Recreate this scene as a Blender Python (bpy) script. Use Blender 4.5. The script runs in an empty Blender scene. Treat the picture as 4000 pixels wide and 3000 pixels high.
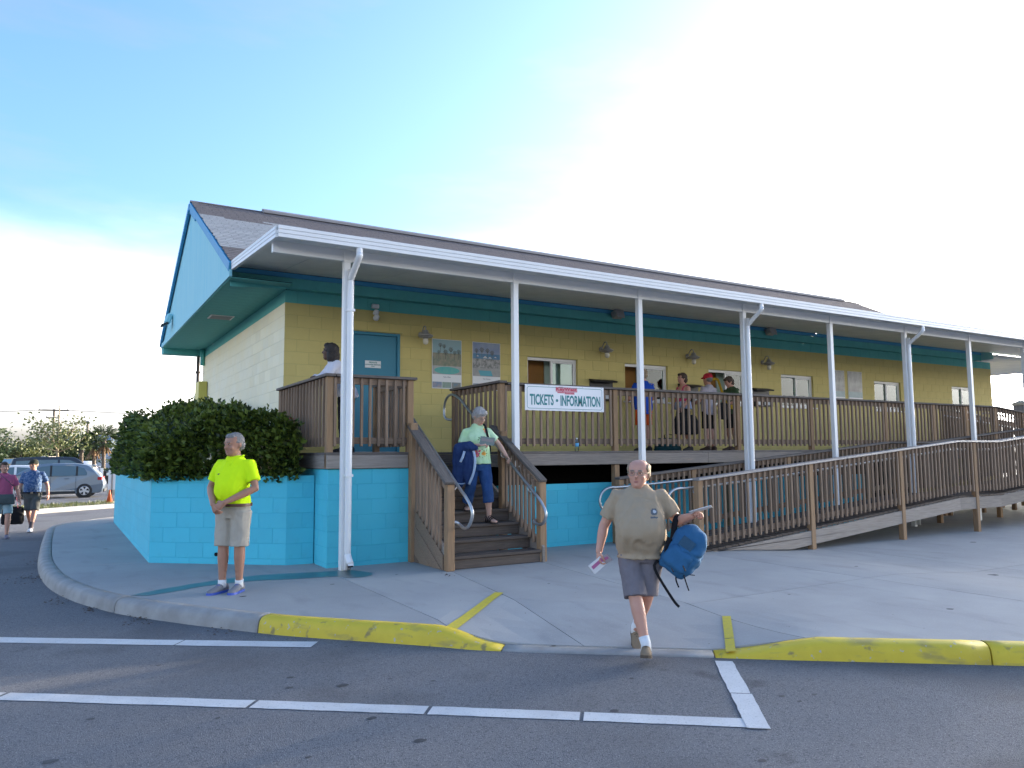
import bpy, bmesh, math, random
from mathutils import Vector, Matrix, Euler, noise
random.seed(7)
R = math.radians
S = bpy.context.scene
COL = S.collection

# ------------------------------------------------------------------ camera
CAM_LOC = Vector((-3.1072, -12.4547, 1.457))
YAW, PITCH, ROLL = 0.5395, 0.0927, -0.0076
def cam_axes():
    f = Vector((math.sin(YAW)*math.cos(PITCH), math.cos(YAW)*math.cos(PITCH), math.sin(PITCH)))
    r = Vector((math.cos(YAW), -math.sin(YAW), 0))
    u = r.cross(f)
    c, s = math.cos(ROLL), math.sin(ROLL)
    return c*r + s*u, -s*r + c*u, f
_r, _u, _f = cam_axes()
cd = bpy.data.cameras.new('camera')
cd.sensor_width = 36.0
cd.lens = 2952.8/4000*36
cd.clip_start = 0.05
cd.clip_end = 4000
cam = bpy.data.objects.new('camera', cd)
COL.objects.link(cam)
M = Matrix((( _r.x, _u.x, -_f.x, CAM_LOC.x), (_r.y, _u.y, -_f.y, CAM_LOC.y), (_r.z, _u.z, -_f.z, CAM_LOC.z), (0, 0, 0, 1)))
cam.matrix_world = M
S.camera = cam

# ------------------------------------------------------------------ world, sun, exposure
SUN_AZ = R(81)      # from +Y towards +X
SUN_EL = R(8)
W = bpy.data.worlds.new('World')
S.world = W
W.use_nodes = True
wn, wl = W.node_tree.nodes, W.node_tree.links
wn.clear()
w_out = wn.new('ShaderNodeOutputWorld')
w_bg = wn.new('ShaderNodeBackground')
w_sky = wn.new('ShaderNodeTexSky')
w_sky.sky_type = 'NISHITA'
w_sky.sun_disc = False
w_sky.sun_elevation = SUN_EL
w_sky.sun_rotation = SUN_AZ
w_sky.altitude = 0
w_sky.air_density = 1.0
w_sky.dust_density = 4.0
w_sky.ozone_density = 3.5
w_bg.inputs['Strength'].default_value = 0.15
# thin high cloud: soft streaks that whiten the sky a little
w_tc = wn.new('ShaderNodeTexCoord')
w_map = wn.new('ShaderNodeMapping'); w_map.inputs['Scale'].default_value = (1.3, 2.0, 6.0)
w_map.inputs['Rotation'].default_value = (0.15, 0.1, 0.4)
w_no = wn.new('ShaderNodeTexNoise'); w_no.inputs['Scale'].default_value = 1.7; w_no.inputs['Detail'].default_value = 7; w_no.inputs['Roughness'].default_value = 0.55
w_rm = wn.new('ShaderNodeMapRange'); w_rm.inputs['From Min'].default_value = 0.45; w_rm.inputs['From Max'].default_value = 0.8; w_rm.inputs['To Max'].default_value = 0.55
w_bw = wn.new('ShaderNodeRGBToBW')
w_sc = wn.new('ShaderNodeMath'); w_sc.operation = 'MULTIPLY'; w_sc.inputs[1].default_value = 1.1
w_cc = wn.new('ShaderNodeCombineColor')
w_mix = wn.new('ShaderNodeMix'); w_mix.data_type = 'RGBA'
wl.new(w_tc.outputs['Generated'], w_map.inputs['Vector'])
wl.new(w_map.outputs['Vector'], w_no.inputs['Vector'])
wl.new(w_no.outputs['Fac'], w_rm.inputs['Value'])
wl.new(w_sky.outputs['Color'], w_bw.inputs['Color'])
wl.new(w_bw.outputs['Val'], w_sc.inputs[0])
for ch in ('Red', 'Green', 'Blue'):
    wl.new(w_sc.outputs['Value'], w_cc.inputs[ch])
# pale haze and cloud bank low over the horizon
w_sep = wn.new('ShaderNodeSeparateXYZ'); wl.new(w_tc.outputs['Generated'], w_sep.inputs[0])
w_hz = wn.new('ShaderNodeMapRange'); w_hz.interpolation_type = 'SMOOTHSTEP'
w_hz.inputs['From Min'].default_value = 0.22; w_hz.inputs['From Max'].default_value = -0.04; w_hz.inputs['To Min'].default_value = 0.0; w_hz.inputs['To Max'].default_value = 0.85
w_no2 = wn.new('ShaderNodeTexNoise'); w_no2.inputs['Scale'].default_value = 3.5; w_no2.inputs['Detail'].default_value = 6
w_map2 = wn.new('ShaderNodeMapping'); w_map2.inputs['Scale'].default_value = (1, 1, 3.5)
wl.new(w_tc.outputs['Generated'], w_map2.inputs['Vector']); wl.new(w_map2.outputs['Vector'], w_no2.inputs['Vector'])
w_ma = wn.new('ShaderNodeMath'); w_ma.operation = 'MULTIPLY_ADD'; w_ma.inputs[1].default_value = -0.16
wl.new(w_no2.outputs['Fac'], w_ma.inputs[0]); wl.new(w_sep.outputs['Z'], w_ma.inputs[2])
wl.new(w_ma.outputs[0], w_hz.inputs['Value'])
wl.new(w_rm.outputs['Result'], w_mix.inputs['Factor'])
wl.new(w_sky.outputs['Color'], w_mix.inputs['A'])
wl.new(w_cc.outputs['Color'], w_mix.inputs['B'])
w_tint = wn.new('ShaderNodeMix'); w_tint.data_type = 'RGBA'; w_tint.blend_type = 'MULTIPLY'; w_tint.inputs['Factor'].default_value = 1.0
w_tint.inputs['B'].default_value = (0.93, 0.95, 1.02, 1)
w_sc2 = wn.new('ShaderNodeMath'); w_sc2.operation = 'MULTIPLY'; w_sc2.inputs[1].default_value = 4.0
w_cc2 = wn.new('ShaderNodeCombineColor')
wl.new(w_bw.outputs['Val'], w_sc2.inputs[0])
for ch, f in (('Red', 1.04), ('Green', 1.0), ('Blue', 0.94)):
    w_f = wn.new('ShaderNodeMath'); w_f.operation = 'MULTIPLY'; w_f.inputs[1].default_value = f
    wl.new(w_sc2.outputs['Value'], w_f.inputs[0]); wl.new(w_f.outputs[0], w_cc2.inputs[ch])
w_mix2 = wn.new('ShaderNodeMix'); w_mix2.data_type = 'RGBA'
wl.new(w_hz.outputs['Result'], w_mix2.inputs['Factor'])
wl.new(w_tint.outputs['Result'], w_mix2.inputs['A']); wl.new(w_cc2.outputs['Color'], w_mix2.inputs['B'])
wl.new(w_mix.outputs['Result'], w_tint.inputs['A'])
wl.new(w_mix2.outputs['Result'], w_bg.inputs['Color'])
wl.new(w_bg.outputs['Background'], w_out.inputs['Surface'])

sd = bpy.data.lights.new('sun', 'SUN')
sd.energy = 2.2
sd.angle = R(0.6)
sd.color = (1.0, 0.83, 0.62)
sun = bpy.data.objects.new('sun', sd)
COL.objects.link(sun)
sdir = Vector((math.sin(SUN_AZ)*math.cos(SUN_EL), math.cos(SUN_AZ)*math.cos(SUN_EL), math.sin(SUN_EL)))
sun.rotation_euler = sdir.to_track_quat('Z', 'Y').to_euler()

S.view_settings.view_transform = 'Standard'
S.view_settings.look = 'None'
S.view_settings.gamma = 1.0
S.view_settings.use_curve_mapping = False
S.view_settings.exposure = 2.45

# ------------------------------------------------------------------ object helpers
WLOC = {}
def tag(o, label=None, cat=None, group=None, kind=None):
    if label: o['label'] = label
    if cat: o['category'] = cat
    if group: o['group'] = group
    if kind: o['kind'] = kind
    return o
def link(o, parent=None, loc=(0, 0, 0)):
    COL.objects.link(o)
    loc = Vector(loc)
    if parent is not None:
        o.parent = parent
        o.location = loc - WLOC[parent.name]
    else:
        o.location = loc
    WLOC[o.name] = loc
    return o
def empty(name, loc, label, cat, group=None, rotz=0):
    o = bpy.data.objects.new(name, None)
    o.empty_display_size = 0.2
    link(o, None, loc)
    o.rotation_euler = (0, 0, rotz)
    return tag(o, label, cat, group)
def part(name, me, parent, loc=None, rot=None, kind=None, label=None):
    """mesh part; loc in world coordinates (of an unrotated root), default = the parent's origin"""
    o = bpy.data.objects.new(name, me)
    link(o, parent, WLOC[parent.name] if loc is None else loc)
    if rot is not None: o.rotation_euler = rot
    if kind: o['kind'] = kind
    if label: o['label'] = label
    return o

class MB:
    """collects geometry for one mesh; o = the origin that is subtracted from all points"""
    def __init__(self, o=(0, 0, 0)):
        self.v = []; self.f = []; self.mi = []; self.o = Vector(o); self.cur = 0; self.uv = None
    def add(self, vs, fs):
        n = len(self.v)
        self.v += [tuple(Vector(p) - self.o) for p in vs]
        self.f += [tuple(i + n for i in f) for f in fs]
        self.mi += [self.cur]*len(fs)
    def quad(self, a, b, c, d): self.add([a, b, c, d], [(0, 1, 2, 3)])
    def poly(self, pts): self.add(pts, [tuple(range(len(pts)))])
    def box(self, c, s, m=None, ch=0):
        c = Vector(c); hx, hy, hz = s[0]/2, s[1]/2, s[2]/2
        if ch <= 0:
            vs = [Vector((x, y, z)) for x in (-hx, hx) for y in (-hy, hy) for z in (-hz, hz)]
            fs = [(0, 1, 3, 2), (4, 6, 7, 5), (0, 4, 5, 1), (2, 3, 7, 6), (0, 2, 6, 4), (1, 5, 7, 3)]
        else:
            ch = min(ch, hx*.9, hy*.9, hz*.9)
            vs = []; idx = {}
            for sx in (-1, 1):
                for sy in (-1, 1):
                    for sz in (-1, 1):
                        for k in range(3):
                            p = [sx*(hx-ch), sy*(hy-ch), sz*(hz-ch)]
                            p[k] = (sx, sy, sz)[k]*(hx, hy, hz)[k]
                            idx[sx, sy, sz, k] = len(vs); vs.append(Vector(p))
            fs = []
            for k in range(3):
                a, b = [i for i in range(3) if i != k]
                for s_ in (-1, 1):
                    loop = []
                    for (p, q) in ((-1, -1), (1, -1), (1, 1), (-1, 1)):
                        sg = [0, 0, 0]; sg[k] = s_; sg[a] = p; sg[b] = q
                        loop.append(idx[sg[0], sg[1], sg[2], k])
                    flip = (s_ > 0) != (k != 1)
                    fs.append(tuple(loop[::-1] if flip else loop))
                # edges along k
                for p in (-1, 1):
                    for q in (-1, 1):
                        def g(sk, kk):
                            sg = [0, 0, 0]; sg[k] = sk; sg[a] = p; sg[b] = q
                            return idx[sg[0], sg[1], sg[2], kk]
                        fs.append((g(-1, a), g(1, a), g(1, b), g(-1, b)))
            for sx in (-1, 1):
                for sy in (-1, 1):
                    for sz in (-1, 1):
                        fs.append(tuple(idx[sx, sy, sz, k] for k in range(3)))
        if m is not None: vs = [m @ v for v in vs]
        self.add([v + c for v in vs], fs)
    def beam(self, p0, p1, w, h, up=(0, 0, 1), ch=0.004):
        """box from p0 to p1; w across, h along up"""
        p0, p1 = Vector(p0), Vector(p1)
        x = (p1-p0); L = x.length; x.normalize()
        y = Vector(up).cross(x).normalized(); z = x.cross(y)
        m = Matrix((x, y, z)).transposed()
        self.box((p0+p1)/2, (L, w, h), m, ch)
    def prism(self, poly, ax, a, b):
        """extrude 2D polygon (list of (p,q)) along axis ax from a to b"""
        def P(p, q, t):
            return {0: (t, p, q), 1: (p, t, q), 2: (p, q, t)}[ax]
        n = len(poly)
        vs = [P(p, q, a) for p, q in poly] + [P(p, q, b) for p, q in poly]
        fs = [tuple(range(n))[::-1], tuple(range(n, 2*n))] + [(i, (i+1) % n, n+(i+1) % n, n+i) for i in range(n)]
        self.add(vs, fs)
    def tube(self, pts, rad, n=10, cap=True, flat=None, ref=None, rnd=False):
        """tube through pts; rad number or list of r or (ra, rb)"""
        pts = [Vector(p) for p in pts]
        if not isinstance(rad, (list, tuple)): rad = [rad]*len(pts)
        rr = [(r, r) if not isinstance(r, (list, tuple)) else r for r in rad]
        if rnd:
            t0 = (pts[0]-pts[1]).normalized(); t1 = (pts[-1]-pts[-2]).normalized()
            a, b = max(rr[0]), max(rr[-1])
            pts = [pts[0]+t0*a*.85, pts[0]+t0*a*.5] + pts + [pts[-1]+t1*b*.5, pts[-1]+t1*b*.85]
            rr = [(rr[0][0]*.45, rr[0][1]*.45), (rr[0][0]*.84, rr[0][1]*.84)] + rr + [(rr[-1][0]*.84, rr[-1][1]*.84), (rr[-1][0]*.45, rr[-1][1]*.45)]
        vs = []; fs = []
        prev = None
        for i, p in enumerate(pts):
            t = (pts[min(i+1, len(pts)-1)] - pts[max(i-1, 0)]).normalized()
            if prev is None:
                rv = Vector(ref) if ref else (Vector((1, 0, 0)) if abs(t.x) < .8 else Vector((0, 1, 0)))
            else: rv = prev
            u = (rv - t*rv.dot(t)).normalized(); w = t.cross(u); prev = u
            for k in range(n):
                a = 2*math.pi*k/n
                vs.append(p + u*math.cos(a)*rr[i][0] + w*math.sin(a)*rr[i][1])
        for i in range(len(pts)-1):
            for k in range(n):
                fs.append((i*n+k, i*n+(k+1) % n, (i+1)*n+(k+1) % n, (i+1)*n+k))
        if cap:
            fs.append(tuple(range(n))[::-1]); fs.append(tuple(range((len(pts)-1)*n, len(pts)*n)))
        self.add(vs, fs)
    def lathe(self, prof, c, n=16, m=None):
        c = Vector(c); vs = []; fs = []
        for r, z in prof:
            for k in range(n):
                a = 2*math.pi*k/n
                p = Vector((r*math.cos(a), r*math.sin(a), z))
                if m is not None: p = m @ p
                vs.append(c+p)
        for i in range(len(prof)-1):
            for k in range(n):
                fs.append((i*n+k, i*n+(k+1) % n, (i+1)*n+(k+1) % n, (i+1)*n+k))
        fs.append(tuple(range(n))[::-1]); fs.append(tuple(range((len(prof)-1)*n, len(prof)*n)))
        self.add(vs, fs)
    def ell(self, c, r, n=12, m=8, rot=None):
        c = Vector(c); vs = []; fs = []
        for i in range(m+1):
            th = math.pi*i/m
            for k in range(n):
                a = 2*math.pi*k/n
                p = Vector((r[0]*math.sin(th)*math.cos(a), r[1]*math.sin(th)*math.sin(a), r[2]*math.cos(th)))
                if rot is not None: p = rot @ p
                vs.append(c+p)
        for i in range(m):
            for k in range(n):
                fs.append((i*n+k, (i+1)*n+k, (i+1)*n+(k+1) % n, i*n+(k+1) % n))
        self.add(vs, fs)
    def mesh(self, name, mats, smooth=False):
        me = bpy.data.meshes.new(name)
        me.from_pydata(self.v, [], self.f)
        if not isinstance(mats, (list, tuple)): mats = [mats]
        for m in mats: me.materials.append(m)
        if len(mats) > 1: me.polygons.foreach_set('material_index', self.mi)
        if smooth: me.polygons.foreach_set('use_smooth', [True]*len(me.polygons))
        me.update()
        return me
def fix_normals(me):
    bm = bmesh.new(); bm.from_mesh(me)
    bmesh.ops.remove_doubles(bm, verts=bm.verts, dist=1e-5)
    bmesh.ops.recalc_face_normals(bm, faces=bm.faces)
    bm.to_mesh(me); bm.free(); me.update()
    return me
_cache = {}
def boxmesh(sx, sy, sz, mt, ch=0.004):
    k = ('box', round(sx, 4), round(sy, 4), round(sz, 4), mt.name, ch)
    if k not in _cache:
        b = MB(); b.box((0, 0, 0), (sx, sy, sz), None, ch)
        _cache[k] = fix_normals(b.mesh('box_mesh', mt))
    return _cache[k]
def boxpart(name, c, s, mt, parent, rot=None, ch=0.004):
    return part(name, boxmesh(s[0], s[1], s[2], mt, ch), parent, c, rot)
def plank(name, p0, p1, w, h, mt, parent, ch=0.004, up=(0, 0, 1)):
    """shared box mesh whose local X runs from p0 to p1 (grain follows it)"""
    p0, p1 = Vector(p0), Vector(p1)
    x = p1-p0; L = x.length; x.normalize()
    y = Vector(up).cross(x).normalized(); z = x.cross(y)
    return part(name, boxmesh(L, w, h, mt, ch), parent, (p0+p1)/2, Matrix((x, y, z)).transposed().to_euler())
def mbpart(name, b, mt, parent, smooth=False, fix=True, kind=None, label=None):
    me = b.mesh(name, mt, smooth)
    if fix: fix_normals(me)
    return part(name, me, parent, b.o, None, kind, label)
def mbtop(name, b, mt, label=None, cat=None, group=None, kind=None, smooth=False, fix=True):
    me = b.mesh(name, mt, smooth)
    if fix: fix_normals(me)
    o = bpy.data.objects.new(name, me)
    link(o, None, b.o)
    return tag(o, label, cat, group, kind)
def catmull(pts, n=6):
    pts = [Vector(p) for p in pts]; out = []
    for i in range(len(pts)-1):
        p0 = pts[max(i-1, 0)]; p1 = pts[i]; p2 = pts[i+1]; p3 = pts[min(i+2, len(pts)-1)]
        for k in range(n):
            t = k/n
            out.append(0.5*((2*p1) + (-p0+p2)*t + (2*p0-5*p1+4*p2-p3)*t*t + (-p0+3*p1-3*p2+p3)*t**3))
    out.append(pts[-1])
    return out
def sstep(a, b, x):
    t = max(0, min(1, (x-a)/(b-a))); return t*t*(3-2*t)

# ------------------------------------------------------------------ materials
def mat(name, col, rough=0.7, metal=0.0, spec=0.5, var=0.0, vscale=6.0, vcol=None, bump=0.0, bscale=80.0, coord='Object',
        stretch=(1, 1, 1), objvar=0.0, detail=6, lo=0.35, hi=0.65, coat=0.0):
    """principled material: base colour varied by noise (towards vcol, amount var), by object (objvar), bumped by fine noise"""
    m = bpy.data.materials.new(name); m.use_nodes = True
    n, l = m.node_tree.nodes, m.node_tree.links
    b = n['Principled BSDF']
    b.inputs['Roughness'].default_value = rough; b.inputs['Metallic'].default_value = metal
    b.inputs['Specular IOR Level'].default_value = spec
    if coat: b.inputs['Coat Weight'].default_value = coat
    c4 = (*col, 1)
    b.inputs['Base Color'].default_value = c4
    tc = None
    if var or bump:
        tc = n.new('ShaderNodeTexCoord'); mp = n.new('ShaderNodeMapping'); mp.inputs['Scale'].default_value = stretch
        l.new(tc.outputs[coord], mp.inputs['Vector'])
        vec = mp.outputs['Vector']
        if objvar:
            oi0 = n.new('ShaderNodeObjectInfo'); ad = n.new('ShaderNodeVectorMath'); ad.operation = 'MULTIPLY_ADD'
            cx = n.new('ShaderNodeCombineXYZ')
            for k in range(3): l.new(oi0.outputs['Random'], cx.inputs[k])
            l.new(cx.outputs[0], ad.inputs[0]); ad.inputs[1].default_value = (37, 53, 71); l.new(vec, ad.inputs[2])
            vec = ad.outputs[0]
    out = None
    if var:
        t = n.new('ShaderNodeTexNoise'); t.inputs['Scale'].default_value = vscale; t.inputs['Detail'].default_value = detail
        t.inputs['Roughness'].default_value = 0.6
        l.new(vec, t.inputs['Vector'])
        mr = n.new('ShaderNodeMapRange'); mr.inputs['From Min'].default_value = lo; mr.inputs['From Max'].default_value = hi
        mr.inputs['To Max'].default_value = var
        l.new(t.outputs['Fac'], mr.inputs['Value'])
        mx = n.new('ShaderNodeMix'); mx.data_type = 'RGBA'
        mx.inputs['A'].default_value = c4
        mx.inputs['B'].default_value = (*(vcol if vcol else [c*0.55 for c in col]), 1)
        l.new(mr.outputs['Result'], mx.inputs['Factor'])
        out = mx.outputs['Result']
    if objvar:
        oi = n.new('ShaderNodeObjectInfo')
        mr2 = n.new('ShaderNodeMapRange'); mr2.inputs['To Min'].default_value = 1-objvar; mr2.inputs['To Max'].default_value = 1+objvar
        l.new(oi.outputs['Random'], mr2.inputs['Value'])
        hs = n.new('ShaderNodeHueSaturation')
        if out: l.new(out, hs.inputs['Color'])
        else: hs.inputs['Color'].default_value = c4
        l.new(mr2.outputs['Result'], hs.inputs['Value'])
        out = hs.outputs['Color']
    if out: l.new(out, b.inputs['Base Color'])
    if bump:
        t2 = n.new('ShaderNodeTexNoise'); t2.inputs['Scale'].default_value = bscale; t2.inputs['Detail'].default_value = 4
        l.new(vec, t2.inputs['Vector'])
        bp = n.new('ShaderNodeBump'); bp.inputs['Strength'].default_value = bump; bp.inputs['Distance'].default_value = 0.01
        l.new(t2.outputs['Fac'], bp.inputs['Height']); l.new(bp.outputs['Normal'], b.inputs['Normal'])
    return m
def add_layer(m, col, scale, lo, hi, amt, detail=4, coord='Object', stretch=(1, 1, 1), kind='noise', rough=None):
    """mix another colour over a material's base colour where a texture is high (stains, dirt, specks)"""
    n, l = m.node_tree.nodes, m.node_tree.links
    b = n['Principled BSDF']
    tc = n.new('ShaderNodeTexCoord'); mp = n.new('ShaderNodeMapping'); mp.inputs['Scale'].default_value = stretch
    l.new(tc.outputs[coord], mp.inputs['Vector'])
    if kind == 'noise':
        t = n.new('ShaderNodeTexNoise'); t.inputs['Scale'].default_value = scale; t.inputs['Detail'].default_value = detail
        o = t.outputs['Fac']
    else:
        t = n.new('ShaderNodeTexVoronoi'); t.inputs['Scale'].default_value = scale
        o = t.outputs['Distance']
    l.new(mp.outputs['Vector'], t.inputs['Vector'])
    mr = n.new('ShaderNodeMapRange'); mr.inputs['From Min'].default_value = lo; mr.inputs['From Max'].default_value = hi; mr.inputs['To Max'].default_value = amt
    l.new(o, mr.inputs['Value'])
    mx = n.new('ShaderNodeMix'); mx.data_type = 'RGBA'
    bc = b.inputs['Base Color']
    if bc.links: l.new(bc.links[0].from_socket, mx.inputs['A'])
    else: mx.inputs['A'].default_value = bc.default_value
    mx.inputs['B'].default_value = (*col, 1)
    l.new(mr.outputs['Result'], mx.inputs['Factor'])
    l.new(mx.outputs['Result'], bc)
    return m

asphalt = mat('asphalt', (0.15, 0.15, 0.155), 0.9, spec=0.25, var=0.8, vscale=1.1, vcol=(0.18, 0.178, 0.18), bump=0.9, bscale=160, coord='Object')
add_layer(asphalt, (0.06, 0.06, 0.065), 75, 0.48, 0.72, 0.8)
add_layer(asphalt, (0.36, 0.35, 0.34), 120, 0.60, 0.68, 0.75, detail=2)
add_layer(asphalt, (0.09, 0.088, 0.09), 0.55, 0.52, 0.60, 0.55, detail=8)
add_layer(asphalt, (0.045, 0.042, 0.042), 1.4, 0.70, 0.78, 0.6, detail=3)
concrete = mat('concrete', (0.36, 0.35, 0.33), 0.85, spec=0.3, var=0.8, vscale=0.9, vcol=(0.29, 0.285, 0.275), bump=0.25, bscale=120, objvar=0.05)
add_layer(concrete, (0.22, 0.215, 0.21), 3.5, 0.56, 0.75, 0.5, detail=8, stretch=(1, 0.35, 1))
add_layer(concrete, (0.42, 0.41, 0.38), 60, 0.55, 0.7, 0.35, detail=3)
add_layer(concrete, (0.12, 0.11, 0.10), 18, 0.745, 0.77, 0.7, detail=2)
kerb_conc = mat('kerb_concrete', (0.33, 0.32, 0.30), 0.85, spec=0.3, var=0.8, vscale=4, vcol=(0.23, 0.22, 0.205), bump=0.3, bscale=90)
joint_dark = mat('joint_dark', (0.10, 0.095, 0.09), 0.95, spec=0.1)
yellow_kerb = mat('yellow_kerb_paint', (0.62, 0.47, 0.035), 0.6, spec=0.4, var=0.5, vscale=5, vcol=(0.50, 0.36, 0.03), bump=0.2, bscale=60)
add_layer(yellow_kerb, (0.25, 0.20, 0.08), 3.2, 0.55, 0.68, 0.6, detail=7, stretch=(1, 1, 4))
add_layer(yellow_kerb, (0.13, 0.11, 0.08), 9, 0.62, 0.70, 0.7, detail=6)
add_layer(yellow_kerb, (0.40, 0.38, 0.33), 24, 0.66, 0.70, 0.8, detail=3)
yellow_line = mat('yellow_line_paint', (0.58, 0.46, 0.03), 0.65, spec=0.4, var=0.6, vscale=25, vcol=(0.42, 0.34, 0.08), bump=0.15, bscale=90)
white_line = mat('white_line_paint', (0.60, 0.59, 0.57), 0.75, spec=0.3, var=0.7, vscale=3, vcol=(0.46, 0.45, 0.44), bump=0.4, bscale=140)
add_layer(white_line, (0.25, 0.25, 0.25), 60, 0.58, 0.70, 0.6, detail=4)
wet = mat('wet_concrete', (0.045, 0.085, 0.085), 0.28, spec=0.5, var=0.7, vscale=5, vcol=(0.10, 0.14, 0.14))
yellow_paint = mat('yellow_block_paint', (0.59, 0.495, 0.19), 0.75, spec=0.3, var=0.5, vscale=5, vcol=(0.54, 0.455, 0.18), bump=0.35, bscale=110, objvar=0.03)
faded_paint = mat('faded_block_paint', (0.84, 0.75, 0.52), 0.8, spec=0.3, var=0.8, vscale=1.6, vcol=(0.83, 0.775, 0.60), bump=0.35, bscale=110, objvar=0.05)
teal_paint = mat('teal_block_paint', (0.115, 0.45, 0.42), 0.7, spec=0.3, var=0.4, vscale=4, vcol=(0.12, 0.42, 0.39), bump=0.3, bscale=110, objvar=0.03)
aqua_paint = mat('aqua_block_paint', (0.07, 0.50, 0.62), 0.65, spec=0.35, var=0.45, vscale=3, vcol=(0.075, 0.45, 0.57), bump=0.35, bscale=110, objvar=0.035)
add_layer(aqua_paint, (0.05, 0.30, 0.38), 7, 0.62, 0.8, 0.5, detail=6)
mortar_y = mat('mortar_yellow', (0.46, 0.42, 0.17), 0.9); mortar_f = mat('mortar_faded', (0.66, 0.61, 0.47), 0.9)
mortar_t = mat('mortar_teal', (0.11, 0.42, 0.39), 0.9); mortar_a = mat('mortar_aqua', (0.055, 0.44, 0.56), 0.9)
gable_paint = mat('gable_paint', (0.27, 0.60, 0.67), 0.75, spec=0.3, var=0.9, vscale=2.2, vcol=(0.34, 0.64, 0.68), bump=0.3, bscale=70, stretch=(1, 3.0, 0.35))
trim_blue = mat('trim_blue', (0.055, 0.30, 0.52), 0.55, spec=0.4, var=0.4, vscale=6, vcol=(0.07, 0.33, 0.53))
soffit_teal = mat('soffit_teal', (0.115, 0.45, 0.43), 0.7, spec=0.3, var=0.3, vscale=5)
door_blue = mat('door_blue', (0.03, 0.20, 0.30), 0.45, spec=0.4, var=0.3, vscale=3, vcol=(0.035, 0.22, 0.32))
white_alu = mat('white_aluminium', (0.76, 0.76, 0.75), 0.4, spec=0.5, var=0.35, vscale=3, vcol=(0.66, 0.66, 0.65))
white_ceil = mat('canopy_ceiling', (0.78, 0.78, 0.74), 0.5, spec=0.4, var=0.25, vscale=2)
seam_gray = mat('seam_gray', (0.35, 0.35, 0.35), 0.7)
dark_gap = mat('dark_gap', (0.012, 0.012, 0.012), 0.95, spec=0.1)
def wood(name, a, b_, c):
    m = mat(name, a, 0.8, spec=0.25, var=0.9, vscale=3.0, vcol=b_, bump=0.5, bscale=14, stretch=(1.2, 22, 22), objvar=0.16, lo=0.3, hi=0.7)
    add_layer(m, c, 5, 0.60, 0.80, 0.6, detail=5, stretch=(0.8, 6, 6))
    return m
wood_mid = wood('weathered_wood', (0.285, 0.20, 0.138), (0.17, 0.118, 0.083), (0.25, 0.215, 0.18))
wood_post = wood('post_wood', (0.34, 0.215, 0.12), (0.22, 0.14, 0.082), (0.40, 0.195, 0.075))
wood_cap = wood('cap_wood', (0.175, 0.148, 0.128), (0.085, 0.075, 0.068), (0.25, 0.225, 0.205))
wood_rim = wood('rim_wood', (0.32, 0.275, 0.235), (0.20, 0.17, 0.145), (0.38, 0.28, 0.19))
wood_tread = wood('tread_wood', (0.135, 0.105, 0.085), (0.075, 0.06, 0.05), (0.19, 0.165, 0.14))
galv = mat('galvanised_steel', (0.50, 0.51, 0.52), 0.38, metal=0.85, var=0.4, vscale=8, vcol=(0.38, 0.40, 0.40))
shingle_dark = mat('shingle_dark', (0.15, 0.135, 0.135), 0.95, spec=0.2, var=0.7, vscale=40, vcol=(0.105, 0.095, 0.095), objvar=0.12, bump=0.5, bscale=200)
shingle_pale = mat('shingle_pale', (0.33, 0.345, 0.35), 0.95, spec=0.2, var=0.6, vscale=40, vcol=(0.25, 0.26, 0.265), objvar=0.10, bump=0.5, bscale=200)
vent_metal = mat('ridge_vent_metal', (0.26, 0.24, 0.23), 0.6)
lamp_gray = mat('lamp_gray', (0.38, 0.37, 0.36), 0.45, metal=0.3)
lamp_glass = mat('lamp_glass', (0.70, 0.66, 0.55), 0.15, spec=0.6)
black_plastic = mat('black_plastic', (0.015, 0.015, 0.016), 0.45)
sign_white = mat('sign_white', (0.74, 0.75, 0.76), 0.4, spec=0.4)
sign_green = mat('sign_green', (0.012, 0.19, 0.20), 0.5)
sign_red = mat('sign_red', (0.50, 0.03, 0.07), 0.5)
sign_pink = mat('sign_pink', (0.62, 0.28, 0.32), 0.5)
brown_room = mat('room_brown', (0.42, 0.19, 0.05), 0.8, var=0.5, vscale=2)
room_pale = mat('room_pale', (0.50, 0.56, 0.50), 0.8, var=0.5, vscale=1.5)
blind_white = mat('blind_white', (0.72, 0.72, 0.68), 0.7)
def glass_mat(name, tint, mixf, rough=0.02):
    m = bpy.data.materials.new(name); m.use_nodes = True
    n, l = m.node_tree.nodes, m.node_tree.links
    n.remove(n['Principled BSDF'])
    g = n.new('ShaderNodeBsdfGlossy'); g.inputs['Roughness'].default_value = rough; g.inputs['Color'].default_value = (0.9, 0.95, 0.95, 1)
    t = n.new('ShaderNodeBsdfTransparent'); t.inputs['Color'].default_value = (*tint, 1)
    lw = n.new('ShaderNodeLayerWeight'); lw.inputs['Blend'].default_value = mixf
    mx = n.new('ShaderNodeMixShader')
    l.new(lw.outputs['Fresnel'], mx.inputs['Fac']); l.new(t.outputs[0], mx.inputs[1]); l.new(g.outputs[0], mx.inputs[2])
    l.new(mx.outputs[0], n['Material Output'].inputs['Surface'])
    return m
win_glass = glass_mat('window_glass', (0.75, 0.85, 0.82), 0.35)
car_glass = glass_mat('car_glass', (0.55, 0.65, 0.68), 0.45)
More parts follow.
